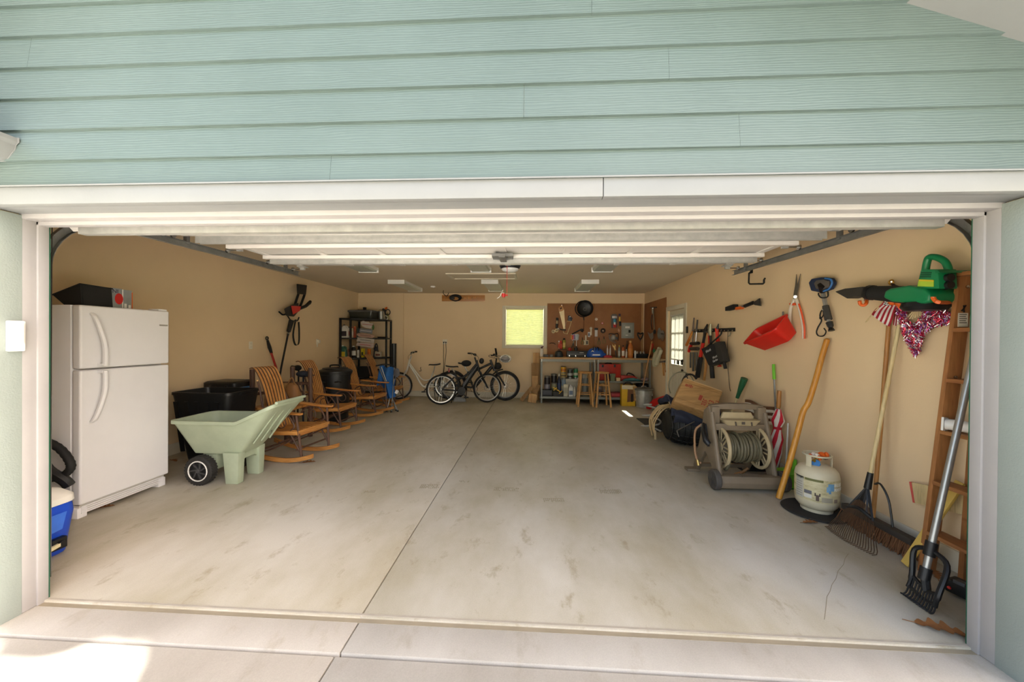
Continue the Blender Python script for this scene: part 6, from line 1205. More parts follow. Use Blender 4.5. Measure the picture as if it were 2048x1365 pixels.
t = thing('wire_hook', 'black wire hook hanging beside the grey pole', 'hook', RWp(1643,640)); part('wire', tb([(1650,618,.06),(1643,622,.05),(1640,632,.04),(1643,642,.04),(1636,655,.04),(1633,665,.04),(1637,672,.04),(1647,672,.04),(1652,664,.04),(1648,657,.04)], .006, 6, .05, 5), 'blkm', t); part('twist', tb([(1645,618,.06),(1647,630,.05),(1640,638,.05),(1641,626,.05)], .005, 6, .05, 5), 'blkm', t); part('wall_peg', nail(1646,620,.06), 'steel', t)
# ---------------------------------------------------------------- leaf blower on orange hooks
t = thing('leaf_blower', 'green electric leaf blower hanging on orange hooks on the right wall', 'leaf blower', RWp(1850,600,.14)); O = .17
part('fan_housing', slab([(1797,596),(1801,582),(1812,577),(1850,571),(1884,578),(1896,589),(1895,604),(1880,608),(1850,607),(1815,604)], .05, .27), 'green', t, .02, seg=3)
part('motor_housing', slabr([(1832,578),(1841,541),(1845,539),(1876,539),(1878,578)], .14, .25), 'green', t, .010); part('rear_shelf', slabr([(1868,541),(1876,541),(1880,546),(1870,546)], .04, .26), '#0d6b41,.4', t, .004)
part('handle', MB(RW).tube(spl([Q(1851,541,O), Q(1854,525,O), Q(1859,515,O), Q(1873,515,O), Q(1889,523,O), Q(1896,536,O), Q(1897,548,O)], 5), .020, 10), 'green', t)
for k in range(3): part('vent_slot', slabr([(1842-k*.8,545+k*4),(1862-k*.8,545+k*4),(1862-k*.8,547+k*4),(1842-k*.8,547+k*4)], .248, .254), '#0a3d25,.6', t)
lb = part('label', slabr([(1837.5,559),(1867,560),(1866.5,574),(1835,573)], .249, .254), '#a8c43a,.5', t); part('label_band', slabr([(1838,560),(1867,561),(1867,563.5),(1837.5,562.5)], .254, .256), '#d8b92c,.5', lb)
xs_ = Q(1877.5,560,.25).x
for zz, nm in ((Q(1878,556,.25).z,'switch_dial'),(Q(1878,571,.25).z,'trigger_lock')): part(nm, MB(RW).cyl((xs_-.01,-.195,zz), (xs_+.018,-.195,zz), .028, .024, 16), 'blk', t)
part('intake', MB(RW).lathe([(.11,0),(.12,-.03),(.10,-.055),(0,-.055)], Q(1850,605,O), (0,0,1), 24), 'blk', t)
part('nozzle_tube', MB(RW).tube([Q(1806,590,O), Q(1775,588,O), Q(1742,586,O)], [.062,.058,.052], 14), 'blkm', t); part('nozzle_collar', MB(RW).tube([Q(1746,586,O), Q(1738,585.5,O)], .058, 14), 'blk', t)
part('nozzle_tip', slab([(1680,583.5),(1700,577.5),(1735,574),(1742,576),(1742,596),(1722,593),(1706,598)], .12, .22), '#2e2b27,.7', t, .012)
part('cord_clip', slab([(1868,607),(1878,606),(1878,612),(1868,612)], .10, .2), 'blk', t, .004)
for px, py, l, pts in ((1726,600,'orange tool hook under the black blower nozzle', [(1733,596,.0),(1733,597,.10),(1733,606,.16),(1728,611,.18),(1721,609,.19),(1719,602,.20)]), (1880,604,'orange tool hook under the green blower body', [(1902,605,.0),(1900,605.5,.10),(1880,605,.29),(1872,603,.30),(1867,597,.30),(1867,594,.30)])):
    t = thing('tool_hook', l, 'hook', RWp(px, py)); part('arm', tb(pts, .012, 8, .1, 4), 'orange', t); part('wall_plate', MB(RW).box(Q(pts[0][0],pts[0][1]-6,.006), (.04,.012,.10)), 'gray', t, .003)
# flags and tinsel star
t = thing('small_flag', 'small striped stick flag hanging under the blower nozzle', 'flag', RWp(1765,625,.06))
def fq(u, v):       # u across the stripes, v from hoist to tip
    A_ = (1771+26*u, 597+8*u); B_ = (1743+36*u, 630+23*u); x = A_[0]+(B_[0]-A_[0])*v; y = A_[1]+(B_[1]-A_[1])*v+2.2*math.sin(v*6+u*3); return Q(x, y, .07+.02*math.sin(v*7+u*4))
for k in range(9): part('stripe', MB(RW).sheet(lambda u, v, k=k: fq((k+u)/9, v), 2, 10, .001), '#a3182c,.8' if k % 2 == 0 else '#e4dcdc,.8', t)
cn = part('canton', MB(RW).sheet(lambda u, v: fq(u*.6+.12, v*.28-.02)+V((0,-.004,0)), 6, 4, .001), '#23263c,.8', t)
for i in range(3):
    for j in range(4): part('star', MB(RW).ball(fq(.17+j*.14, .02+i*.085)+V((0,-.007,0)), .006, 6), 'white', cn)
part('stick', tb([(1775,594,.06),(1731,645,.06)], .004, 6), 'pale', t); part('wall_peg', nail(1775,596,.06), 'steel', t)
t = thing('small_flag', 'second folded striped flag behind the wooden handles', 'flag', RWp(1795,625,.05))
def fq2(u, v): return Q(1792+16*u-6*v, 604+6*u+46*v, .05+.015*math.sin(u*9+v*4))
for k in range(7): part('stripe', MB(RW).sheet(lambda u, v, k=k: fq2((k+u)/7, v), 2, 8, .001), '#a3182c,.8' if k % 2 == 0 else '#e0d6d6,.8', t)
part('bow', MB(RW).ball(Q(1785,604,.09), .028, 8).ball(Q(1799,606,.09), .03, 8).ball(Q(1803,613,.08), .022, 8), 'orange', t)
mk('tinr', 'b01236', .25, .4, .2, 40); mk('tinw', 'e6dde4', .2, .5, .1, 40); mk('tinb', '7a3a8c', .25, .4, .2, 40)
t = thing('tinsel_star', 'red and silver tinsel star hanging below the blower', 'decoration', RWp(1835,660,.06))
outer = [(1792,618),(1797,640),(1805,668),(1822,704),(1831,715),(1839,702),(1847,672),(1866,654),(1899,648),(1907,632),(1880,616),(1840,612)]
inner = [(1812,618),(1815,640),(1826,652),(1838,640),(1846,625),(1838,614)]
def inside(p, P):
    r_ = False
    for i in range(len(P)):
        (x1,y1),(x2,y2) = P[i], P[i-1]
        if (y1 > p[1]) != (y2 > p[1]) and p[0] < (x2-x1)*(p[1]-y1)/(y2-y1)+x1: r_ = not r_
    return r_
rr = random.Random(11); ms = {'tinr': MB(RW), 'tinw': MB(RW), 'tinb': MB(RW)}; k = 0
while k < 3600:
    p = (rr.uniform(1788,1910), rr.uniform(610,717))
    if not inside(p, outer) or inside(p, inner): continue
    k += 1; c = Q(p[0], p[1], rr.uniform(.015,.09)); d = V((rr.gauss(0,1), rr.gauss(0,1)*.7, rr.gauss(0,1))).normalized()*.014; e = d.orthogonal().normalized()*.0018
    ms[rr.choices(('tinr','tinw','tinb'), (5,3,1.6))[0]].add([c-d-e, c+d-e, c+d+e, c-d+e], [(0,1,2,3)])
for n_, l in (('tinr','red_tinsel'),('tinw','silver_tinsel'),('tinb','violet_tinsel')): part(l, ms[n_], n_, t, stuff=True)
part('wire_frame', tb([(1795,625,.04),(1829,705,.04),(1846,668,.04),(1900,638,.04),(1850,618,.04),(1795,625,.04)], .004, 6), 'blkm', t)
for k in range(7): part('straw_tie', tb([(1836,612,.06),(1814+k*5,636+3*math.sin(k),.07)], .005, 5), '#c9b48c,.8', t)
part('wall_peg', nail(1836,612,.06), 'steel', t)
t = thing('swivel_clip', 'brass swivel clip above the blower nozzle', 'clip', RWp(1785,568)); part('ring', MB(RW).ring(Q(1782.5,565,.04), (0,1,0), .018, .006, 14), '#b98a3c,.3,.8', t); part('clip', tb([(1784,567,.04),(1788,573,.04),(1797,575,.04),(1806,577,.04)], [.008,.014,.010,.010], 7), '#4a3c3a,.4,.6', t); part('wall_peg', nail(1783,564,.04), 'steel', t)
# ---------------------------------------------------------------- tool rack
t = thing('tool_rack', 'black strip of tool hooks on the right wall beside the door', 'tool rack', RWp(1427,660)); part('strip', slab([(1385,659.5),(1469,656),(1469,663.5),(1385,665.5)], 0, .025), 'blk', t, .003)
for px in (1389,1398,1405,1414,1423,1433,1441,1447,1455,1463): part('hook', tb([(px,660.5,.025),(px+1,662.5,.07),(px+2,661,.09)], .006, 6), 'steel', t)
def hang(nm, lab, cat, px, parts_):
    t = thing(nm, lab, cat, RWp(px, 661, .06))
    for n_, P, r, m_ in parts_: part(n_, tb(P, r, 8, .07), m_, t)
    return t
hang('grass_shears', 'orange handled shears on the left end of the tool rack', 'shears', 1386, (('blade', [(1388,636),(1386,662)], [.010,.018], '#4a3c34,.4,.6'), ('handle', [(1385,664),(1373,691)], [.016,.024], '#c8722c,.45'), ('handle', [(1386,665),(1376,684),(1374,690)], .014, '#d89a4c,.45')))
hang('pruner', 'red handled hand pruner hanging low on the tool rack', 'pruner', 1386, (('jaw', [(1387,664),(1385,688)], .010, '#4c4644,.4,.6'), ('handle', [(1385,686),(1380,695),(1377.5,704)], [.02,.028,.022], 'red')))
hang('bar_clamp', 'black three-bar clamp hanging on the tool rack', 'clamp', 1394, (('screw', [(1395,640),(1393,664)], .014, '#3a332e,.5'), ('head', [(1382,688),(1397,687)], .028, 'blk'), ('head', [(1382,698),(1396,698)], .03, '#38342f,.5'), ('bar', [(1381.5,705),(1381,736)], .016, '#3a342e,.5'), ('bar', [(1387,705),(1386.5,743)], .02, '#3a342e,.5'), ('bar', [(1393,705),(1393,742)], .022, '#4a4238,.5'), ('link', [(1393,664),(1391,690)], .010, 'steel')))
hang('lopper', 'long red and black lopper hanging on the tool rack', 'lopper', 1410, (('blade', [(1415,649),(1411,660),(1409,672)], [.012,.03,.022], '#35302c,.4,.5'), ('upper_arm', [(1409,672),(1406,688)], .022, 'blk'), ('red_shaft', [(1406.5,686),(1401,714)], .028, '#d62a1e,.4'), ('grip', [(1401,714),(1393.5,755)], .032, '#1c1b1a,.7'), ('second_grip', [(1404,716),(1397,755)], .022, '#1c1b1a,.7')))
hang('hoe_handle', 'curved wooden hoe handle hanging behind the lopper', 'hoe', 1413, (('handle', [(1416,665),(1413,700),(1412,730),(1408,761)], .02, 'honeyz'), ('blade', [(1411,664),(1418,666)], .018, '#5a564f,.4,.6')))
hang('lopper', 'lopper with pale metal jaws and black grips on the tool rack', 'lopper', 1419, (('jaw', [(1421,648),(1420,662),(1421,672)], [.016,.032,.024], '#a8a48c,.35,.7'), ('arm', [(1421,672),(1423,700)], .02, 'blk'), ('arm', [(1418,672),(1419,688)], .016, '#b8301f,.4'), ('grip', [(1423,728),(1425,757)], .034, '#1c1b1a,.7')))
hang('bypass_cutter', 'red bodied cutter with black blade on the tool rack', 'cutter', 1436, (('blade', [(1437,648),(1435,658)], [.008,.022], 'blk'), ('body', [(1434,657),(1434,666),(1436,684)], [.03,.022,.03], '#d6301c,.4'), ('tip', [(1437,729),(1442,733),(1436,733)], .012, '#d6301c,.4')))
t = thing('tool_bag', 'black cloth bag with white lettering hanging on the tool rack', 'bag', RWp(1430,700,.10)); part('bag', slab([(1407,698),(1433,687),(1450,725),(1447,727),(1424,732.5),(1422,731)], .09, .17), '#15161a,.8', t, .012); part('grey_pouch', slab([(1434,686),(1444,683),(1454,722),(1453,724),(1446,724),(1440,712)], .10, .19), '#2c2a28,.8', t, .012)
part('strap', tb([(1414,695,.13),(1428,682,.12),(1441,670,.10),(1444,661,.08)], .012, 6, .1, 4), '#1c1b1c,.8', t); part('strap_end', tb([(1448,722,.13),(1451,738,.12)], .024, 6), '#1f1e1e,.8', t)
c1, c2 = RW @ Q(1416.5,702,.172), RW @ Q(1430,718,.172); ux = (RW.to_3x3() @ V((.95,0,.28)))
text('lettering', 'Worth', .06, '#d8d8d8,.6', fr(c1, ux, (0,0,1)), t); text('lettering', 'Worth\nGarden', .05, '#d8d8d8,.6', fr(c2, ux, (0,0,1)), t)
t = thing('wire_cane', 'thin wire cane hanging at the right end of the tool rack', 'wire', RWp(1457,665)); part('wire', tb([(1456,662,.06),(1455,690,.03),(1456,740,.02),(1459,775,.02),(1461,783,.02)], .005, 6), '#6a5c48,.5', t); part('pull', tb([(1461,666,.03),(1459,672,.03),(1456.5,673,.03)], .008, 6), '#8f8a78,.5', t)
solo('wall_button', MB(RW).box(Q(1374,660,.012), (.05,.024,.12)), 'blk', 'small black push button plate beside the door casing', 'switch', bevel=.006)
solo('door_chain', tb([(1372,748),(1375,758)], [.012,.008], 7, .02), 'blk', 'short black latch bar at the foot of the door casing', 'latch')
# ---------------------------------------------------------------- long tools
t = thing('walking_stick', 'long crooked varnished orange stick leaning on the right wall', 'stick', (2.337,3.675,0)); A_ = V((2.345,3.672,.006)); B_ = onX(1654,680,2.735); P = []
for k, (u, dx_, dy_) in enumerate(((0,0,0),(.2,.0,.0),(.42,-.005,.006),(.55,-.010,.010),(.61,.002,-.004),(.75,.006,-.002),(.9,.004,.004),(1,0,0))): q = A_.lerp(B_, u); P.append(q+V((dx_,dy_,0)))
part('stick', MB().tube(spl(P, 4), [.026-.0001*i for i in range(29)], 12), 'varn', t); part('cut_end', MB().lathe([(.024,0),(.012,.012),(0,.013)], B_, (B_-A_), 12), 'varn', t)
t = thing('push_broom', 'push broom with brown bristles standing at the right wall', 'broom', (2.63,3.05,0)); part('block', MB().bx(2.60,2.66,2.70,3.28,.10,.145), '#3a322b,.7', t, .006)
m = MB(); rr = random.Random(4)
for i in range(420):
    y = 2.705+.57*rr.random(); x = 2.605+.05*rr.random(); m.tube([(x,y,.105), (x-.012+rr.uniform(-.03,.015), y+rr.uniform(-.02,.02), .002)], .0035, 4)
part('bristles', m, '#7a5232,.9', t, stuff=True); hb = onX(1779,631,2.755); part('handle', MB().tube([(2.64,3.03,.14), (2.69,3.035,.8), hb], .0145, 10), 'handl', t)
part('brace', MB().tube(spl([(2.65,3.03,.40),(2.64,2.97,.42),(2.635,2.9,.33),(2.63,2.86,.15)], 5), .007, 6), 'blk', t)
t = thing('leaf_rake', 'fan leaf rake with pale wooden handle leaning on the right wall', 'rake', (2.43,2.95,0)); H0 = onY(1738,962,2.95); H1 = onX(1800,641,2.735); part('handle', MB().tube([H0+(H1-H0)*-.02, H1], .0135, 10), 'pale', t)
part('socket', MB().tube([H0+(H1-H0)*.05, H0-(H1-H0)*.05], [.019,.024], 10), 'blk', t); S0 = H0-(H1-H0)*.04; nT = 24
e0, e1 = V((2.395,3.13,.006)), V((2.415,2.735,.006))
tip = [e0.lerp(e1, i/(nT-1))+V((-.03*math.sin(PI*i/(nT-1)),0,0)) for i in range(nT)]
mid = [S0.lerp(p, .48)+V((.0,0,.0)) for p in tip]
for s_ in (0, nT-1): part('side_arm', MB().bar(S0, S0.lerp(tip[s_], .52), .012, .02), 'blk', t)
part('cross_bar', MB().tube(spl([mid[0],mid[nT//2]+V((0,0,.035)),mid[-1]], 8), .014, 7), 'blk', t)
for k in (5,9,12,15,19): part('fan_rib', MB().bar(S0, mid[k]+V((0,0,.02)), .012, .008), 'blk', t)
for i in range(nT):
    a = mid[i]+V((0,0,.035*math.sin(PI*i/(nT-1)))); d = (tip[i]-a).normalized(); part('tine', MB().tube([a-d*.06, tip[i]+V((.0,0,.028)), tip[i]+V((-.004,0,.006)), tip[i]+V((-.035,0,.003))], .0026, 5), '#5a4636,.45,.5', t)
# ladder
t = thing('step_ladder', 'wooden step ladder leaning folded beside the right jamb', 'ladder', (2.6,2.4,0))
fx_ = lambda z: 2.535+.135*z/1.92
ly = lambda z: -.072*z/1.92
for y in (2.575, 2.13): part('rail', MB().loft([[(fx_(z),y-.014+ly(z),z),(fx_(z)+.088,y-.014+ly(z),z),(fx_(z)+.088,y+.014+ly(z),z),(fx_(z),y+.014+ly(z),z)] for z in (0,1.92)]), 'ladz', t, .003)
for z in (.27,.60,.93,1.26,1.58):
    part('step', MB().bx(fx_(z)-.008,fx_(z)+.095,2.144+ly(z),2.561+ly(z),z-.012,z+.012), 'lady', t, .002)
part('top_cap', MB().bx(fx_(1.92)-.02,fx_(1.92)+.10,2.03,2.515,1.915,1.94), 'lady', t, .003)
for y in (2.50, 2.20): part('rear_leg', MB().bar((2.715,y,.0),(2.745,y-.065,1.85),.03,.022,(1,0,0)), 'ladz', t, .002)
part('rear_rail', MB().bx(2.71,2.73,2.20,2.50,.36,.40), 'lady', t, .002); part('rear_rail', MB().bx(2.72,2.74,2.20,2.50,1.15,1.19), 'lady', t, .002)
wl = part('warning_label', MB().bx(fx_(1.72)+.012,fx_(1.72)+.072,(2.5595+ly(1.7)+.002),2.561+ly(1.7)+.002,1.60,1.78), '#d8d2c0,.6', t); part('danger_band', MB().bx(fx_(1.72)+.014,fx_(1.72)+.070,(2.5585+ly(1.7)+.002),(2.5595+ly(1.7)+.002),1.745,1.778), '#a8301f,.6', wl)
text('lettering', 'DANGER', .013, '#e8e0d0,.6', fr((fx_(1.72)+.042,(2.558+ly(1.7)+.002),1.761), (1,0,0), (0,0,1)), wl, .0004)
part('figure', MB().tube([(fx_(1.72)+.03,(2.558+ly(1.7)+.002),1.70),(fx_(1.72)+.045,(2.558+ly(1.7)+.002),1.715),(fx_(1.72)+.042,(2.558+ly(1.7)+.002),1.735)], .005, 5).tube([(fx_(1.72)+.055,(2.558+ly(1.7)+.002),1.735),(fx_(1.72)+.042,(2.558+ly(1.7)+.002),1.715),(fx_(1.72)+.045,(2.558+ly(1.7)+.002),1.69)], .005, 5), 'blk', wl)
for k in range(5): part('print_line', MB().bx(fx_(1.72)+.02,fx_(1.72)+.064-.006*(k % 2),(2.5588+ly(1.7)+.002),(2.5596+ly(1.7)+.002),1.675-k*.013,1.680-k*.013), '#4a463e,.7', wl)
for z in (1.87,1.30,.62): part('bolt', MB().lathe([(.010,0),(.010,.006),(0,.008)], (fx_(z)+.045,2.561+ly(z),z-.02), (0,-1,0), 10), 'steel', t)
t = thing('downspout_elbow', 'white plastic downspout elbow on the ladder step', 'pipe fitting', (2.64,2.45,.94)); part('flange', MB().box((2.60,2.50,.985),(.075,.012,.085),(0,.15,.5)), 'white', t, .004); part('pipe', MB().tube(spl([(2.605,2.50,.985),(2.64,2.45,.985),(2.66,2.38,.98),(2.665,2.31,.98)], 4), .035, 12), 'white', t); part('outlet', MB().ring((2.666,2.30,.98),(0,1,0), .034, .006, 16), 'white', t)
t = thing('plastic_bag_blue', 'teal plastic wrap hanging on the ladder step', 'bag', (2.66,2.2,.6)); part('wrap', MB().ball((2.64,2.30,.66),(.05,.07,.05),10).ball((2.63,2.29,.60),(.03,.06,.06),8), '#4a8c90,.4', t)
t = thing('scrap_board', 'short board with pink painted end behind the ladder', 'board', (2.72,2.7,.4)); part('board', MB().bar((2.745,2.83,.42),(2.735,2.40,.50),.016,.14), 'pale', t, .002); part('painted_end', MB().bar((2.745,2.845,.417),(2.745,2.83,.42),.018,.142), '#c8554c,.6', t)
t = thing('yellow_stake', 'pale yellow wooden stake leaning behind the ladder', 'stake', (2.60,2.62,0)); part('stake', MB().bar((2.50,2.63,.012),(2.70,2.50,.62),.05,.018,(-1,0,.3)), '#d2b25a,.6', t, .003)
# scoop rake
t = thing('scoop_rake', 'black tined scoop rake with a steel handle beside the jamb', 'rake', (2.25,2.28,0)); h0 = V((2.250,2.255,.17)); h1 = V((2.655,2.335,1.78)); part('handle', MB().tube([h0, h1], .0165, 12), 'alup', t)
ud = (h1-h0).normalized(); sd = V((.10,-.23,0)); sd = sd.normalized(); 
top = h0+ud*.17
bL, bR = onZ(1824,1150,.13), onZ(1877,1190,.13); tL, tR = onZ(1806,1189,.004), onZ(1862,1229,.004)
part('collar', MB().tube([top-ud*.06, top+ud*.02], .027, 12), 'blk', t); part('lower_collar', MB().tube([h0-ud*.03, h0+ud*.04], .026, 12), 'blk', t)
for e, b_, tp in ((bL, V((-.0,.045,.03)), tL), (bR, V((.03,-.035,.03)), tR)): part('side_arm', MB().tube(spl([top-ud*.02, top.lerp(e,.45)+b_, e, e.lerp(tp,.45)+V((0,0,-.02))], 5), [.013]*6+[.014]*6+[.010]*4, 8), 'blk', t)
for u in (.0,.38): part('cross_bar', MB().tube([bL.lerp(tL,u)+V((0,0,-.025*u*2)), (bL.lerp(tL,u)+bR.lerp(tR,u))/2+V((.01,.0,-.04)), bR.lerp(tR,u)+V((0,0,-.025*u*2))], .010, 7), 'blk', t)
part('neck', MB().tube([h0, (bL+bR)/2+V((.01,0,-.04))], .02, 8), 'blk', t)
for i in range(11):
    u = i/10; a = bL.lerp(bR, u)+V((0,0,-.035*math.sin(u*PI))); e = tL.lerp(tR, u); md = a.lerp(e,.55)+V((0,0,-.03)); md.z = max(md.z, .02)
    part('tine', MB().tube(spl([a, md, e+V((0,0,.004)), e+(e-md).normalized()*.02+V((0,0,.022))], 4), .0045, 6), 'blkm', t)
t = thing('safety_sensor', 'black garage door sensor with red light near the right jamb', 'sensor', (2.53,2.33,0)); part('case', MB().box((2.53,2.33,.055),(.09,.10,.075),(0,0,.3)), 'blk', t, .008); part('indicator', MB().ball((2.478,2.345,.045),.010,8), '#d8342e,.3', t); part('clip', MB().box((2.50,2.30,.10),(.06,.05,.02),(0,.2,.3)), '#4a4a4c,.5', t, .003); part('lead', MB().tube(spl([(2.56,2.36,.04),(2.63,2.40,.008),(2.68,2.30,.008)], 5), .005, 6), 'blk', t)
# ---------------------------------------------------------------- propane tank on a rubber mat
tc_ = V((2.52,3.44,0)); solo('rubber_mat', MB().lathe([(.0,.001),(.235,.001),(.25,.008),(.24,.016),(.22,.014),(0,.014)], (2.50,3.43,0), n=40), 'rub', 'round black rubber mat under the propane tank', 'mat')
t = thing('propane_tank', 'cream propane tank with printed sleeve on a rubber mat', 'propane tank', (tc_.x,tc_.y,.015)); mk('tankc', 'cfc6aa', .45, 0, .05, 8)
part('foot_ring', MB().lathe([(.115,.016),(.12,.05),(.11,.05),(.105,.016)], (tc_.x,tc_.y,0), n=28), 'tankc', t); part('shell', MB().lathe([(.08,.03),(.125,.045),(.152,.08),(.159,.12),(.159,.325),(.152,.36),(.13,.39),(.08,.415),(0,.425)], (tc_.x,tc_.y,0), n=36), 'tankc', t)
def sleeve():
    m, N, L, b = _new('sleeve'); co = _coord(N, L, (1,1,1)); n = _noise(N, L, _coord(N, L, (3,3,9)), 4, 5, .7); L.new(_ramp(N, L, n, [(.30, lin('8f8560')), (.45, lin('c4b98f')), (.7, lin('d9d2ae'))]), b.inputs['Base Color']); b.inputs['Roughness'].default_value = .4; _M['sleeve'] = m
sleeve(); sl_ = part('printed_sleeve', MB().lathe([(.1602,.125),(.1602,.32)], (tc_.x,tc_.y,0), n=48), 'sleeve', t)
def band(a0, a1, z0, z1, r=.1608, n=6): return MB().loft([[(tc_.x+r_*math.cos(math.radians(a0+(a1-a0)*i/n)), tc_.y+r_*math.sin(math.radians(a0+(a1-a0)*i/n)), z) for r_, z in ((r,z0),(r,z1),(r-.001,z1),(r-.001,z0))] for i in range(n+1)])
for k, (a0,a1,z0,z1,m_) in enumerate(((172,200,.135,.31,'#b9b6a8,.5'),(202,222,.15,.18,'#d8d6cc,.5'),(202,222,.185,.215,'#6a6a70,.5'),(172,200,.30,.32,'#3a3a34,.5'),(204,250,.30,.32,'#6b6a3a,.5'))): part('print_panel', band(a0,a1,z0,z1), m_, sl_)
for k in range(7): part('print_line', band(175,196,.15+k*.02,.153+k*.02,.1612), '#6d6a62,.6', sl_)
part('blue_emblem', band(262,279,.235,.295), '#6f9fc4,.5', sl_); part('blue_emblem', band(258,268,.225,.27), '#7faccc,.5', sl_); part('emblem_legs', band(264,270,.212,.236), '#5f8fb8,.5', sl_)
def wraptext(s, a, z, size, mat):
    for i, ch_ in enumerate(s):
        th = math.radians(a+i*math.degrees(size*.66/.161)); n_ = V((math.cos(th), math.sin(th), 0)); text('lettering', ch_, size, mat, fr(tc_+n_*.1612+V((0,0,z)), V((-math.sin(th), math.cos(th), 0)), (0,0,1)), sl_, .0004, bold=.001)
wraptext('BLUE', 283, .283, .036, '#efeee6,.5'); wraptext('RHINO', 283, .245, .036, '#efeee6,.5')
for a0, a1, z0, z1, m_ in ((232,240,.14,.19,'#5c4c44,.6'),(229,232,.18,.205,'#3a302c,.6'),(240,243,.18,.205,'#3a302c,.6'),(246,275,.135,.175,'#a49c88,.6'),(280,292,.135,.165,'#8f7f70,.6')): part('printed_animal', band(a0,a1,z0,z1), m_, sl_)
for a in (200, 340, 90): 
    th = math.radians(a); part('collar_post', MB().bar((tc_.x+.10*math.cos(th),tc_.y+.10*math.sin(th),.38),(tc_.x+.10*math.cos(th),tc_.y+.10*math.sin(th),.50),.045,.005,(math.cos(th),math.sin(th),0)), 'tankc', t, .002)
part('collar_ring', MB().ring((tc_.x,tc_.y,.50), (0,0,1), .10, .008, 28), 'tankc', t); part('valve', MB().cyl((tc_.x,tc_.y,.42),(tc_.x,tc_.y,.47),.018).cyl((tc_.x,tc_.y,.45),(tc_.x-.05,tc_.y-.03,.45),.014), '#b8973c,.3,.8', t); part('blue_knob', MB().lathe([(.012,0),(.034,.004),(.034,.02),(0,.022)], (tc_.x-.03,tc_.y-.03,.425), (-.6,-.6,.5), 9), '#3a7ab8,.4', t)
t = thing('caution_wrap', 'crumpled orange plastic wrap stuffed in the tank collar', 'plastic wrap', (tc_.x,tc_.y,.44)); rr = random.Random(8)
for k in range(8): part('fold', MB().ball((tc_.x+rr.uniform(-.05,.06),tc_.y+rr.uniform(-.06,.04),.49+rr.uniform(-.02,.035)), (rr.uniform(.02,.045),rr.uniform(.02,.03),rr.uniform(.012,.02)), 8, (rr.random(),rr.random(),rr.random())), ('orange','orange','#e6ddd0,.6','orange','#5a4038,.6','orange','#e6ddd0,.6','orange')[k], t)
# ---------------------------------------------------------------- umbrella, green broom, flag sign, bottles, spade
t = thing('umbrella', 'closed red and white umbrella standing at the right wall', 'umbrella', (2.68,4.25,0)); U0 = V((2.66,4.24,.0)); U1 = onX(1559,782,2.69); ax = (U1-U0); 
part('shaft', MB().tube([U0, U0+ax*.85], .006, 7), 'steel', t); part('handle', MB().tube([U0+ax*.80, U0+ax*.82, U0+ax*1.0], [.017,.022,.02], 12), 'handl', t)
prof = [(.04,.012),(.12,.034),(.30,.052),(.45,.056),(.55,.036),(.58,.033),(.66,.060),(.72,.042),(.79,.022)]; an = ax.normalized(); s1 = an.orthogonal().normalized(); s2 = an.cross(s1)
for g in range(8):
    rows_ = []
    for u, r in prof:
        rw_ = []
        for j in range(4):
            th = 2*PI*(g+j/3)/8+u*4.2; rj = r*(1+.12*math.sin(j/3*PI)); rw_.append(U0+ax*u+(s1*math.cos(th)+s2*math.sin(th))*rj)
        rows_.append(rw_)
    part('gore', MB().sheet(lambda u, v: rows_[round(u*(len(prof)-1))][round(v*3)], len(prof)-1, 3, .0015), '#c21830,.7' if g % 2 else '#ddd6ce,.7', t, ang=60)
part('tie', MB().tube([U0+ax*.56, U0+ax*.59], .041, 12), '#b8182c,.7', t)
t = thing('angle_broom', 'grey pole with bright green grip leaning on the right wall', 'broom', (2.72,4.3,0)); g1 = onX(1547,729,2.745); part('pole', MB().tube([V((2.70,4.23,.02)), g1.lerp(V((2.70,4.23,.02)), .13)], .010, 8), '#8a8a88,.35,.6', t); part('grip', MB().tube([g1.lerp(V((2.70,4.23,.02)), .14), g1], [.017,.015], 8), 'lime', t)
t = thing('dust_pan', 'bright green slotted upright dustpan behind the stick', 'dustpan', (2.68,4.02,0)); part('pan', MB().loft([[(2.58,3.92,.0),(2.76,3.92,.0),(2.76,4.14,.0),(2.58,4.14,.0)], [(2.57,3.92,.14),(2.765,3.92,.16),(2.765,4.14,.16),(2.57,4.14,.14)]]), 'lime', t, .006)
for i in range(4):
    for j in range(2): part('slot', MB().box((2.5725,3.955+i*.05,.05+j*.05),(.012,.026,.026),(.78,0,0)), '#2c5c18,.6', t)
part('base_lip', MB().bx(2.565,2.77,3.91,4.15,.0,.012), '#2a7a2a,.5', t); part('handle', MB().tube([(2.74,4.05,.15),(2.755,4.06,.26)], [.022,.016], 8), 'lime', t); part('pole', MB().tube([(2.70,4.12,.10),(2.745,4.16,.62)], .008, 7), '#d0cfca,.5', t)
t = thing('flag_sign', 'wavy striped wooden sign leaning behind the hose reel', 'sign', (2.70,4.6,.0))
for k in range(6):
    z0_ = .74-k*.034; part('stripe', MB().sheet(lambda u, v, z0_=z0_: (2.735+.006*math.sin(u*9), 4.95-.58*u, z0_-.036*v+.014*math.sin(u*7+.5)), 14, 1, .012), '#6a4a32,.7' if k % 2 == 0 else '#ece6d8,.7', t)
part('stand', MB().bx(2.74,2.76,4.60,4.64,0,.72), 'handl', t)
t = thing('bottle_crate', 'black wire crate on the floor behind the hose reel', 'crate', (2.58,4.62,0)); part('crate', tubmesh((2.42,2.73,4.42,4.74),(2.40,2.75,4.40,4.76),0,.26,.006,.02,.006), 'blkm', t)
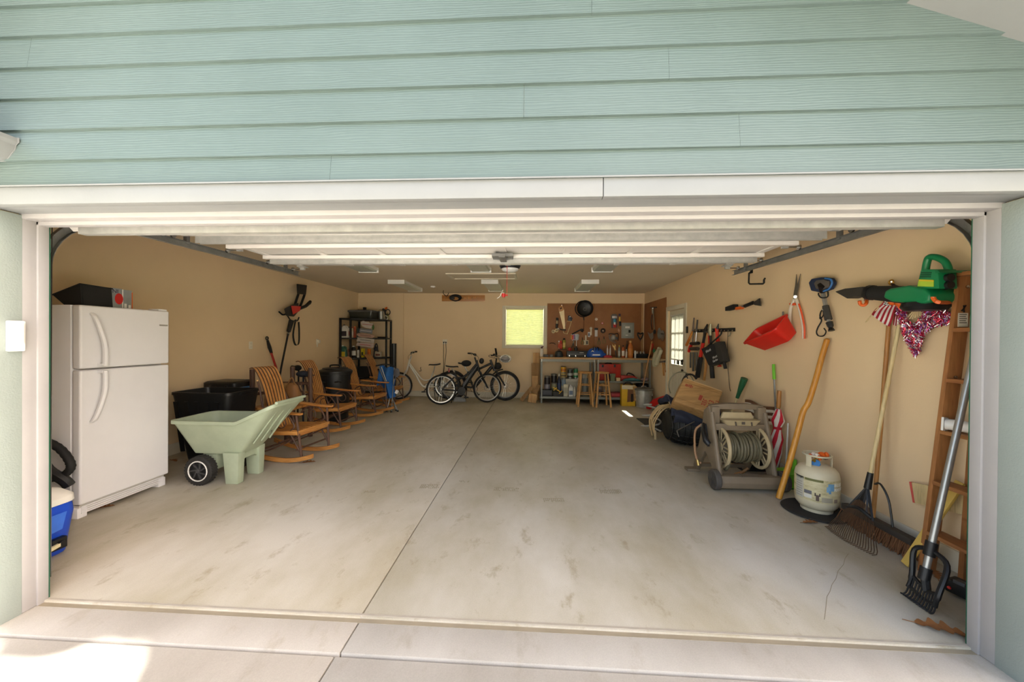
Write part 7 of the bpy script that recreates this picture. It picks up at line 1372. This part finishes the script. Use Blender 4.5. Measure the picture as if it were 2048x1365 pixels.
for k, (x, y) in enumerate(((2.69,4.47),(2.56,4.49))):
    t = thing('water_bottle', ('clear water bottle with blue cap right in the crate','clear water bottle with blue cap left in the crate')[k], 'bottle', (x,y,.01)); mk('petc', 'aab4b0', .08, 0, .05); part('bottle', MB().lathe([(.036,.01),(.04,.03),(.04,.30),(.036,.36),(.018,.42),(.016,.45),(0,.45)], (x,y,0), n=16), 'petc', t); part('cap', MB().cyl((x,y,.445),(x,y,.475),.02), '#2a4f9c,.4', t); part('label', MB().lathe([(.0408,.20),(.0408,.28)], (x,y,0), n=16), '#9c4a5c,.5' if k else '#5a93a8,.5', t)
t = thing('garden_spade', 'wood shafted spade with green handle behind the hose reel', 'spade', (2.55,5.1,0)); S1 = onX(1488,760,2.70); S2 = onX(1470,808,2.66); dd = (S2-S1).normalized(); part('shaft', MB().tube([S1, S1+dd*1.02], .017, 10), 'pale', t); part('grip', MB().tube([S1-dd*.02, S1+dd*.06, S1+dd*.20, S1+dd*.27], [.042,.038,.024,.021], 10), '#1f5a3a,.45', t); e_ = S1+dd*1.0; part('blade', MB().loft([[e_+V((.0,-.08,.1)), e_+V((0,.08,.1)), e_+V((.01,.08,.1)), e_+V((.01,-.08,.1))], [V((e_.x,e_.y-.07,.02)), V((e_.x,e_.y+.07,.02)), V((e_.x+.01,e_.y+.07,.02)), V((e_.x+.01,e_.y-.07,.02))]]), '#4a4a46,.4,.6', t)
# ---------------------------------------------------------------- hose reel cart
t = thing('hose_reel', 'taupe plastic hose reel cart with coiled olive hose', 'hose reel', (2.15,4.08,0))
def side(x, s_):
    pr_ = [(3.84,.03),(3.88,.02),(3.95,.06),(4.02,.20),(4.16,.30),(4.26,.18),(4.36,.03),(4.44,.02),(4.45,.06),(4.33,.30),(4.24,.55),(4.20,.74),(4.10,.80),(4.04,.70),(4.00,.56),(3.92,.30)]
    part('side_frame', MB().prism(pr_, x-.022, x+.022, 'yz'), 'taupe', t, .008)
    part('frame_edge', MB().tube([(x-s_*.0,3.85,.05),(x,3.93,.32),(x,4.01,.57),(x,4.06,.74)], .024, 8), 'taupe', t)
side(1.90,-1); side(2.44,1)
part('base_beam', MB().loft([rrect(1.86,2.48,3.80,3.90,.03,.035), rrect(1.86,2.48,3.79,3.91,.04,.09), rrect(1.86,2.48,3.81,3.90,.03,.15)]), 'taupe', t, .006); part('beam_plate', MB().bx(2.08,2.26,3.80,3.89,.149,.156), '#766858,.6', t)
part('rear_beam', MB().bx(1.90,2.44,4.38,4.43,.05,.09), 'taupe', t, .005); part('foot', MB().bx(1.78,1.92,4.36,4.46,0,.03), 'taupe', t, .005)
hp2 = [(1.90,.60),(2.44,.60),(2.47,.70),(2.46,.80),(2.42,.815),(2.18,.825),(1.94,.815),(1.90,.79)]
# top handle panel with opening
pn = part('handle_panel', MB().prism([(1.90,.56),(2.44,.56),(2.46,.63),(1.89,.63)], 4.02, 4.10).prism([(1.89,.62),(1.98,.62),(1.98,.80),(1.90,.80)], 4.05, 4.13).prism([(2.37,.62),(2.46,.62),(2.45,.80),(2.37,.80)], 4.05, 4.13).prism([(1.90,.77),(2.45,.77),(2.44,.81),(2.30,.83),(2.05,.83),(1.91,.81)], 4.08, 4.16), 'taupe', t, .006)
part('tray', MB().loft([rrect(2.03,2.33,4.00,4.14,.03,.615), rrect(1.99,2.36,3.98,4.16,.03,.665), rrect(1.98,2.37,3.975,4.165,.03,.675)]), 'beige', pn, .004); part('tray_lid', MB().loft([rrect(2.00,2.35,4.07,4.12,.02,.675), rrect(2.03,2.32,4.08,4.11,.015,.74)]), 'beige', pn, .006)
for x in (2.10,2.26): part('tray_groove', MB().bar((x,3.974,.66),(x+.012,3.985,.62),.012,.008), '#5a5046,.6', pn)
part('tray_latch', MB().bx(2.165,2.195,3.972,3.98,.635,.66), '#5a5046,.6', pn)
RC = (4.06,.375)
def disc(x, R, s_):
    d = part('reel_disc', MB().ring((x,*RC), (1,0,0), R, .018, 36, 8), 'beige', t)
    for k in range(8):
        a = 2*PI*k/8; ca, sa = math.cos(a), math.sin(a)
        for e in (-.02, .02): part('disc_spoke', MB().bar((x,RC[0]+.05*ca-e*sa,RC[1]+.05*sa+e*ca),(x,RC[0]+R*ca-e*sa,RC[1]+R*sa+e*ca),.012,.012,(1,0,0)), 'beige', d)
    part('disc_hub', MB().lathe([(.06,-.012),(.06,.012),(.04,.02),(0,.02)], (x,*RC), (s_,0,0), 20), 'beige', d)
disc(1.99,.20,-1); disc(2.375,.20,1)
part('drum', MB().cyl((1.99,*RC),(2.36,*RC),.09,n=24), '#6b5f52,.6', t)
rr = random.Random(2)
for k in range(11):
    x = 2.015+k*.0315; part('hose_coil', MB().ring((x,RC[0]+rr.uniform(-.004,.004),RC[1]+rr.uniform(-.006,.006)), (1,rr.uniform(-.06,.06),rr.uniform(-.05,.05)), .136+.008*math.sin(k*1.9), .0145, 32, 8), 'hose', t)
for k in range(6): x = 2.04+k*.055; part('hose_coil', MB().ring((x,*RC), (1,rr.uniform(-.1,.1),0), .116, .0165, 28, 8), 'hose', t)
part('hose_tail', MB().tube(spl([(2.02,3.92,.33),(2.0,3.90,.25),(2.0,3.96,.17),(2.05,4.1,.16)], 5), .0165, 8), 'hose', t)
part('supply_hose', MB().tube(spl([(1.86,4.2,.58),(1.80,4.22,.50),(1.79,4.20,.30),(1.80,4.16,.19),(1.83,4.14,.17)], 6), .012, 8), '#9c7450,.5', t); part('hose_fitting', MB().cyl((1.80,4.16,.20),(1.805,4.14,.145),.018), '#b89a5c,.3,.8', t)
part('hose_bridge', MB().tube(spl([(1.85,4.2,.56),(1.93,4.15,.62),(2.0,4.12,.68)], 5), .014, 8), '#6b6358,.5', t)
part('crank_arm', MB().bar((1.875,4.06,.375),(1.86,4.14,.60),.02,.03,(1,0,0)), 'blk', t); part('crank_grip', MB().tube([(1.85,4.14,.60),(1.80,4.02,.53),(1.80,3.96,.46),(1.82,3.94,.43)], [.016,.024,.032,.026], 10), 'blk', t)
for x, s_ in ((1.845,-1),(2.505,1)):
    w_ = part('wheel', MB().lathe([(.07,-.028),(.092,-.028),(.10,-.018),(.10,.018),(.092,.028),(.07,.028)], (x,3.86,.10), (1,0,0), 28), '#4a4540,.7', t); part('wheel_face', MB().lathe([(.075,-.02),(.075,.02)], (x,3.86,.10), (1,0,0), 24), '#5a544c,.6', w_)
    for k in range(5): a = 2*PI*k/5; part('wheel_spoke', MB().bar((x+s_*.024,3.86+.015*math.cos(a),.10+.015*math.sin(a)),(x+s_*.024,3.86+.07*math.cos(a),.10+.07*math.sin(a)),.012,.016,(1,0,0)), '#4a4540,.6', w_)
solo('spray_nozzle', MB().tube([(2.25,4.26,.012),(2.30,4.22,.05),(2.36,4.2,.11)], [.02,.016,.012], 8), '#a0703c,.5', 'amber hose nozzle lying under the hose reel', 'nozzle')
# ---------------------------------------------------------------- heap under the cardboard box
t = thing('wire_basket', 'black mesh laundry-style basket lying on its side', 'basket', (2.28,5.65,0)); mk('mesh', '191a18', .6, 0, .2, 30, .4, 60)
def bk(u, v): a = v*2*PI; R = .22+.10*math.sin(u*PI)**.6; return (1.98+.62*u, 5.62-.35*u*.4+R*math.cos(a)*.9, max(.004, .26+R*math.sin(a)*.85))
rg = [[bk(i/8, j/18) for j in range(18)] for i in range(9)]; part('mesh_body', MB().loft(rg), 'mesh', t, ang=60)
for i in range(10): u = .02+i*.105; part('wire_hoop', MB().tube([V(bk(u, j/24))+V((0,(.012 if True else 0)*math.cos(2*PI*j/24),.012*math.sin(2*PI*j/24))) for j in range(24)], .009, 6, True), 'blk', t)
for j in (12,13.5,15,17,19,21): part('wire_rib', MB().tube([V(bk(i/8, j/24))+V((0,.012*math.cos(2*PI*j/24),.012*math.sin(2*PI*j/24))) for i in range(9)], .007, 6), '#2b2b28,.5', t)
part('rod', MB().tube([(1.98,5.22,.26),(2.20,5.18,.40)], .008, 6).tube([(1.98,5.22,.26),(2.0,5.2,.18)], .007, 6), '#6a6258,.4,.5', t)
t = thing('tarp', 'navy blue tarp bundled over the black basket', 'tarp', (2.3,5.5,.45)); mk('navy', '2c3142', .75, 0, .12, 6, .3, 14)
def tf(u, v): return (1.93+.70*u+.03*math.sin(v*5), 5.30+.42*v, .60-.10*u+.10*math.sin(v*PI)-.10*(v-.5)**2+.025*math.sin(u*17+v*4)+.02*math.sin(v*15-u*5)-.13*(1-v)**2)
part('fold', MB().sheet(tf, 30, 16, .02), 'navy', t, ang=70)
def tf2(u, v): return (1.95+.72*u, 5.26-.04*math.sin(v*PI)+.015*math.sin(u*15+v*6), .36-.06*u+.16*v+.02*math.sin(u*10))
part('hanging_fold', MB().sheet(tf2, 26, 8, .015), 'navy', t, ang=70)
# cardboard box with red print
a, b, d = onY(1368,756,5.30), onY(1446,783,5.16), onY(1348,802,5.14); ex, ez = (b-a), (a-d); nn = ex.cross(ez).normalized(); nn = -nn if nn.y < 0 else nn
c4 = d+ex; dp = nn*.30
t = thing('cardboard_box', 'tilted cardboard box with red print on the tarp heap', 'box', (d+c4)/2)
part('carton', MB().loft([[d, c4, b, a], [d+dp, c4+dp, b+dp, a+dp]]), 'card', t, .02, seg=3)
exn, ezn = ex.normalized(), ez.normalized(); F = lambda u, v, e=.0015: d+ex*u+ez*v-nn*e
part('tape_edge', MB().bar(F(.02,.985), F(.98,.985), .004, .012, ezn), '#c9a878,.6', t)
for (u, v, s, sz, rot) in ((.84,.34,'R13',.085,1),(.97,.45,'R13',.06,1)): text('lettering', s, sz, '#9c4030,.7', fr(F(u,v), ezn if rot else exn, -exn if rot else ezn), t, .0004, bold=.001)
def pb(u0, u1, v0, v1): part('printed_mark', MB().loft([[F(u0,v0,e),F(u1,v0,e),F(u1,v1,e),F(u0,v1,e)] for e in (.0008,.0022)]), '#a04434,.7', t)
for (u0,u1,v0,v1) in ((.10,.17,.70,.80),(.18,.21,.71,.82),(.22,.26,.70,.83),(.27,.29,.72,.80),(.63,.655,.22,.50),(.665,.685,.24,.46),(.695,.72,.22,.48),(.73,.745,.26,.44)):
    for k in range(3): pb(u0, u1, v0+(v1-v0)*k/3, v0+(v1-v0)*(k+.72)/3)
part('printed_block', MB().loft([[F(.52,.36),F(.60,.36),F(.60,.56),F(.52,.56)], [F(.52,.36,.0025),F(.60,.36,.0025),F(.60,.56,.0025),F(.52,.56,.0025)]]), '#a04434,.7', t)
for v in (.16,.86): part('score_line', MB().bar(F(.02,v), F(.98,v), .001, .004, ezn), '#96703f,.8', t)
q = [(2.30,.42),(2.72,.48),(2.73,.72),(2.66,.85),(2.40,.90)]
solo('grey_board', MB().prism([(2.36,.0),(2.74,.0),(2.745,.66),(2.70,.74),(2.38,.82)], 5.72, 5.735), '#8a7a66,.7', 'grey brown board standing behind the cardboard box', 'board', bevel=.003)
# rope, cable, black oddments
t = thing('rope_coil', 'tan rope coil hanging over the left of the basket', 'rope', (1.95,5.75,.0)); rr = random.Random(9)
for k in range(7): 
    y = 5.78+k*.035; part('strand', MB().tube(spl([(2.12+rr.uniform(-.03,.03),y,.50+rr.uniform(-.02,.02)),(1.98,y-.02,.47+rr.uniform(-.03,.02)),(1.86+rr.uniform(-.03,.02),y-.03,.36+rr.uniform(-.06,.04)),(1.84+rr.uniform(-.02,.02),y-.04,.18+.05*(k % 3)),(1.86,y-.03,.02+.03*(k % 4))], 5), .010, 7), '#c9ac7c,.8', t)
part('tassel', MB().tube([(1.85,5.72,.14),(1.85,5.71,.004)], [.014,.018], 8), '#c4ab80,.8', t)
t = thing('grey_rope', 'grey braided cord heaped behind the tan rope', 'rope', (2.0,6.1,.0)); part('cord', MB().tube(spl([(1.92+.16*math.cos(i*1.3)*(1-.02*i), 6.12+.14*math.sin(i*1.3), .03+.035*i) for i in range(14)], 4), .014, 7), '#a8a49a,.8', t)
t = thing('work_boots', 'black tangled straps beside the red dustpan', 'straps', (2.12,6.3,.0)); 
for k, (x, y, z_) in enumerate(((2.10,6.30,.30),(2.20,6.33,.42),(2.14,6.25,.48))): part('strap_bundle', MB().ball((x,y,z_),(.09,.07,.07),9,(k*.5,k*.3,0)), 'blkm', t)
part('support', MB().bx(2.04,2.24,6.22,6.40,0,.28), '#35322c,.7', t, .01); part('strap', MB().tube(spl([(2.05,6.28,.36),(2.15,6.22,.55),(2.28,6.25,.50)], 5), .014, 6), '#b9b18c,.7', t)
t = thing('cable_hoop', 'loop of pale cable standing in front of the door', 'cable', (2.25,6.2,.0)); part('hoop', MB().tube([(2.36+.20*math.cos(a), 6.05, .78+.22*math.sin(a)) for a in [.2+i*.22 for i in range(17)]], .009, 7), '#8c8a72,.6', t); part('dark_hoop', MB().tube([(2.46+.12*math.cos(a), 5.98, .80+.17*math.sin(a)) for a in [.6+i*.24 for i in range(14)]], .016, 7), '#2a2422,.6', t); part('stem', MB().tube([(2.38,6.05,.56),(2.36,6.05,.0)], .012, 6), 'blkm', t)
solo('door_mat', MB().bx(1.98,2.62,6.62,7.22,.0,.012), '#3d3b36,.9', 'dark rubber doormat on the floor by the side door', 'mat', bevel=.003)
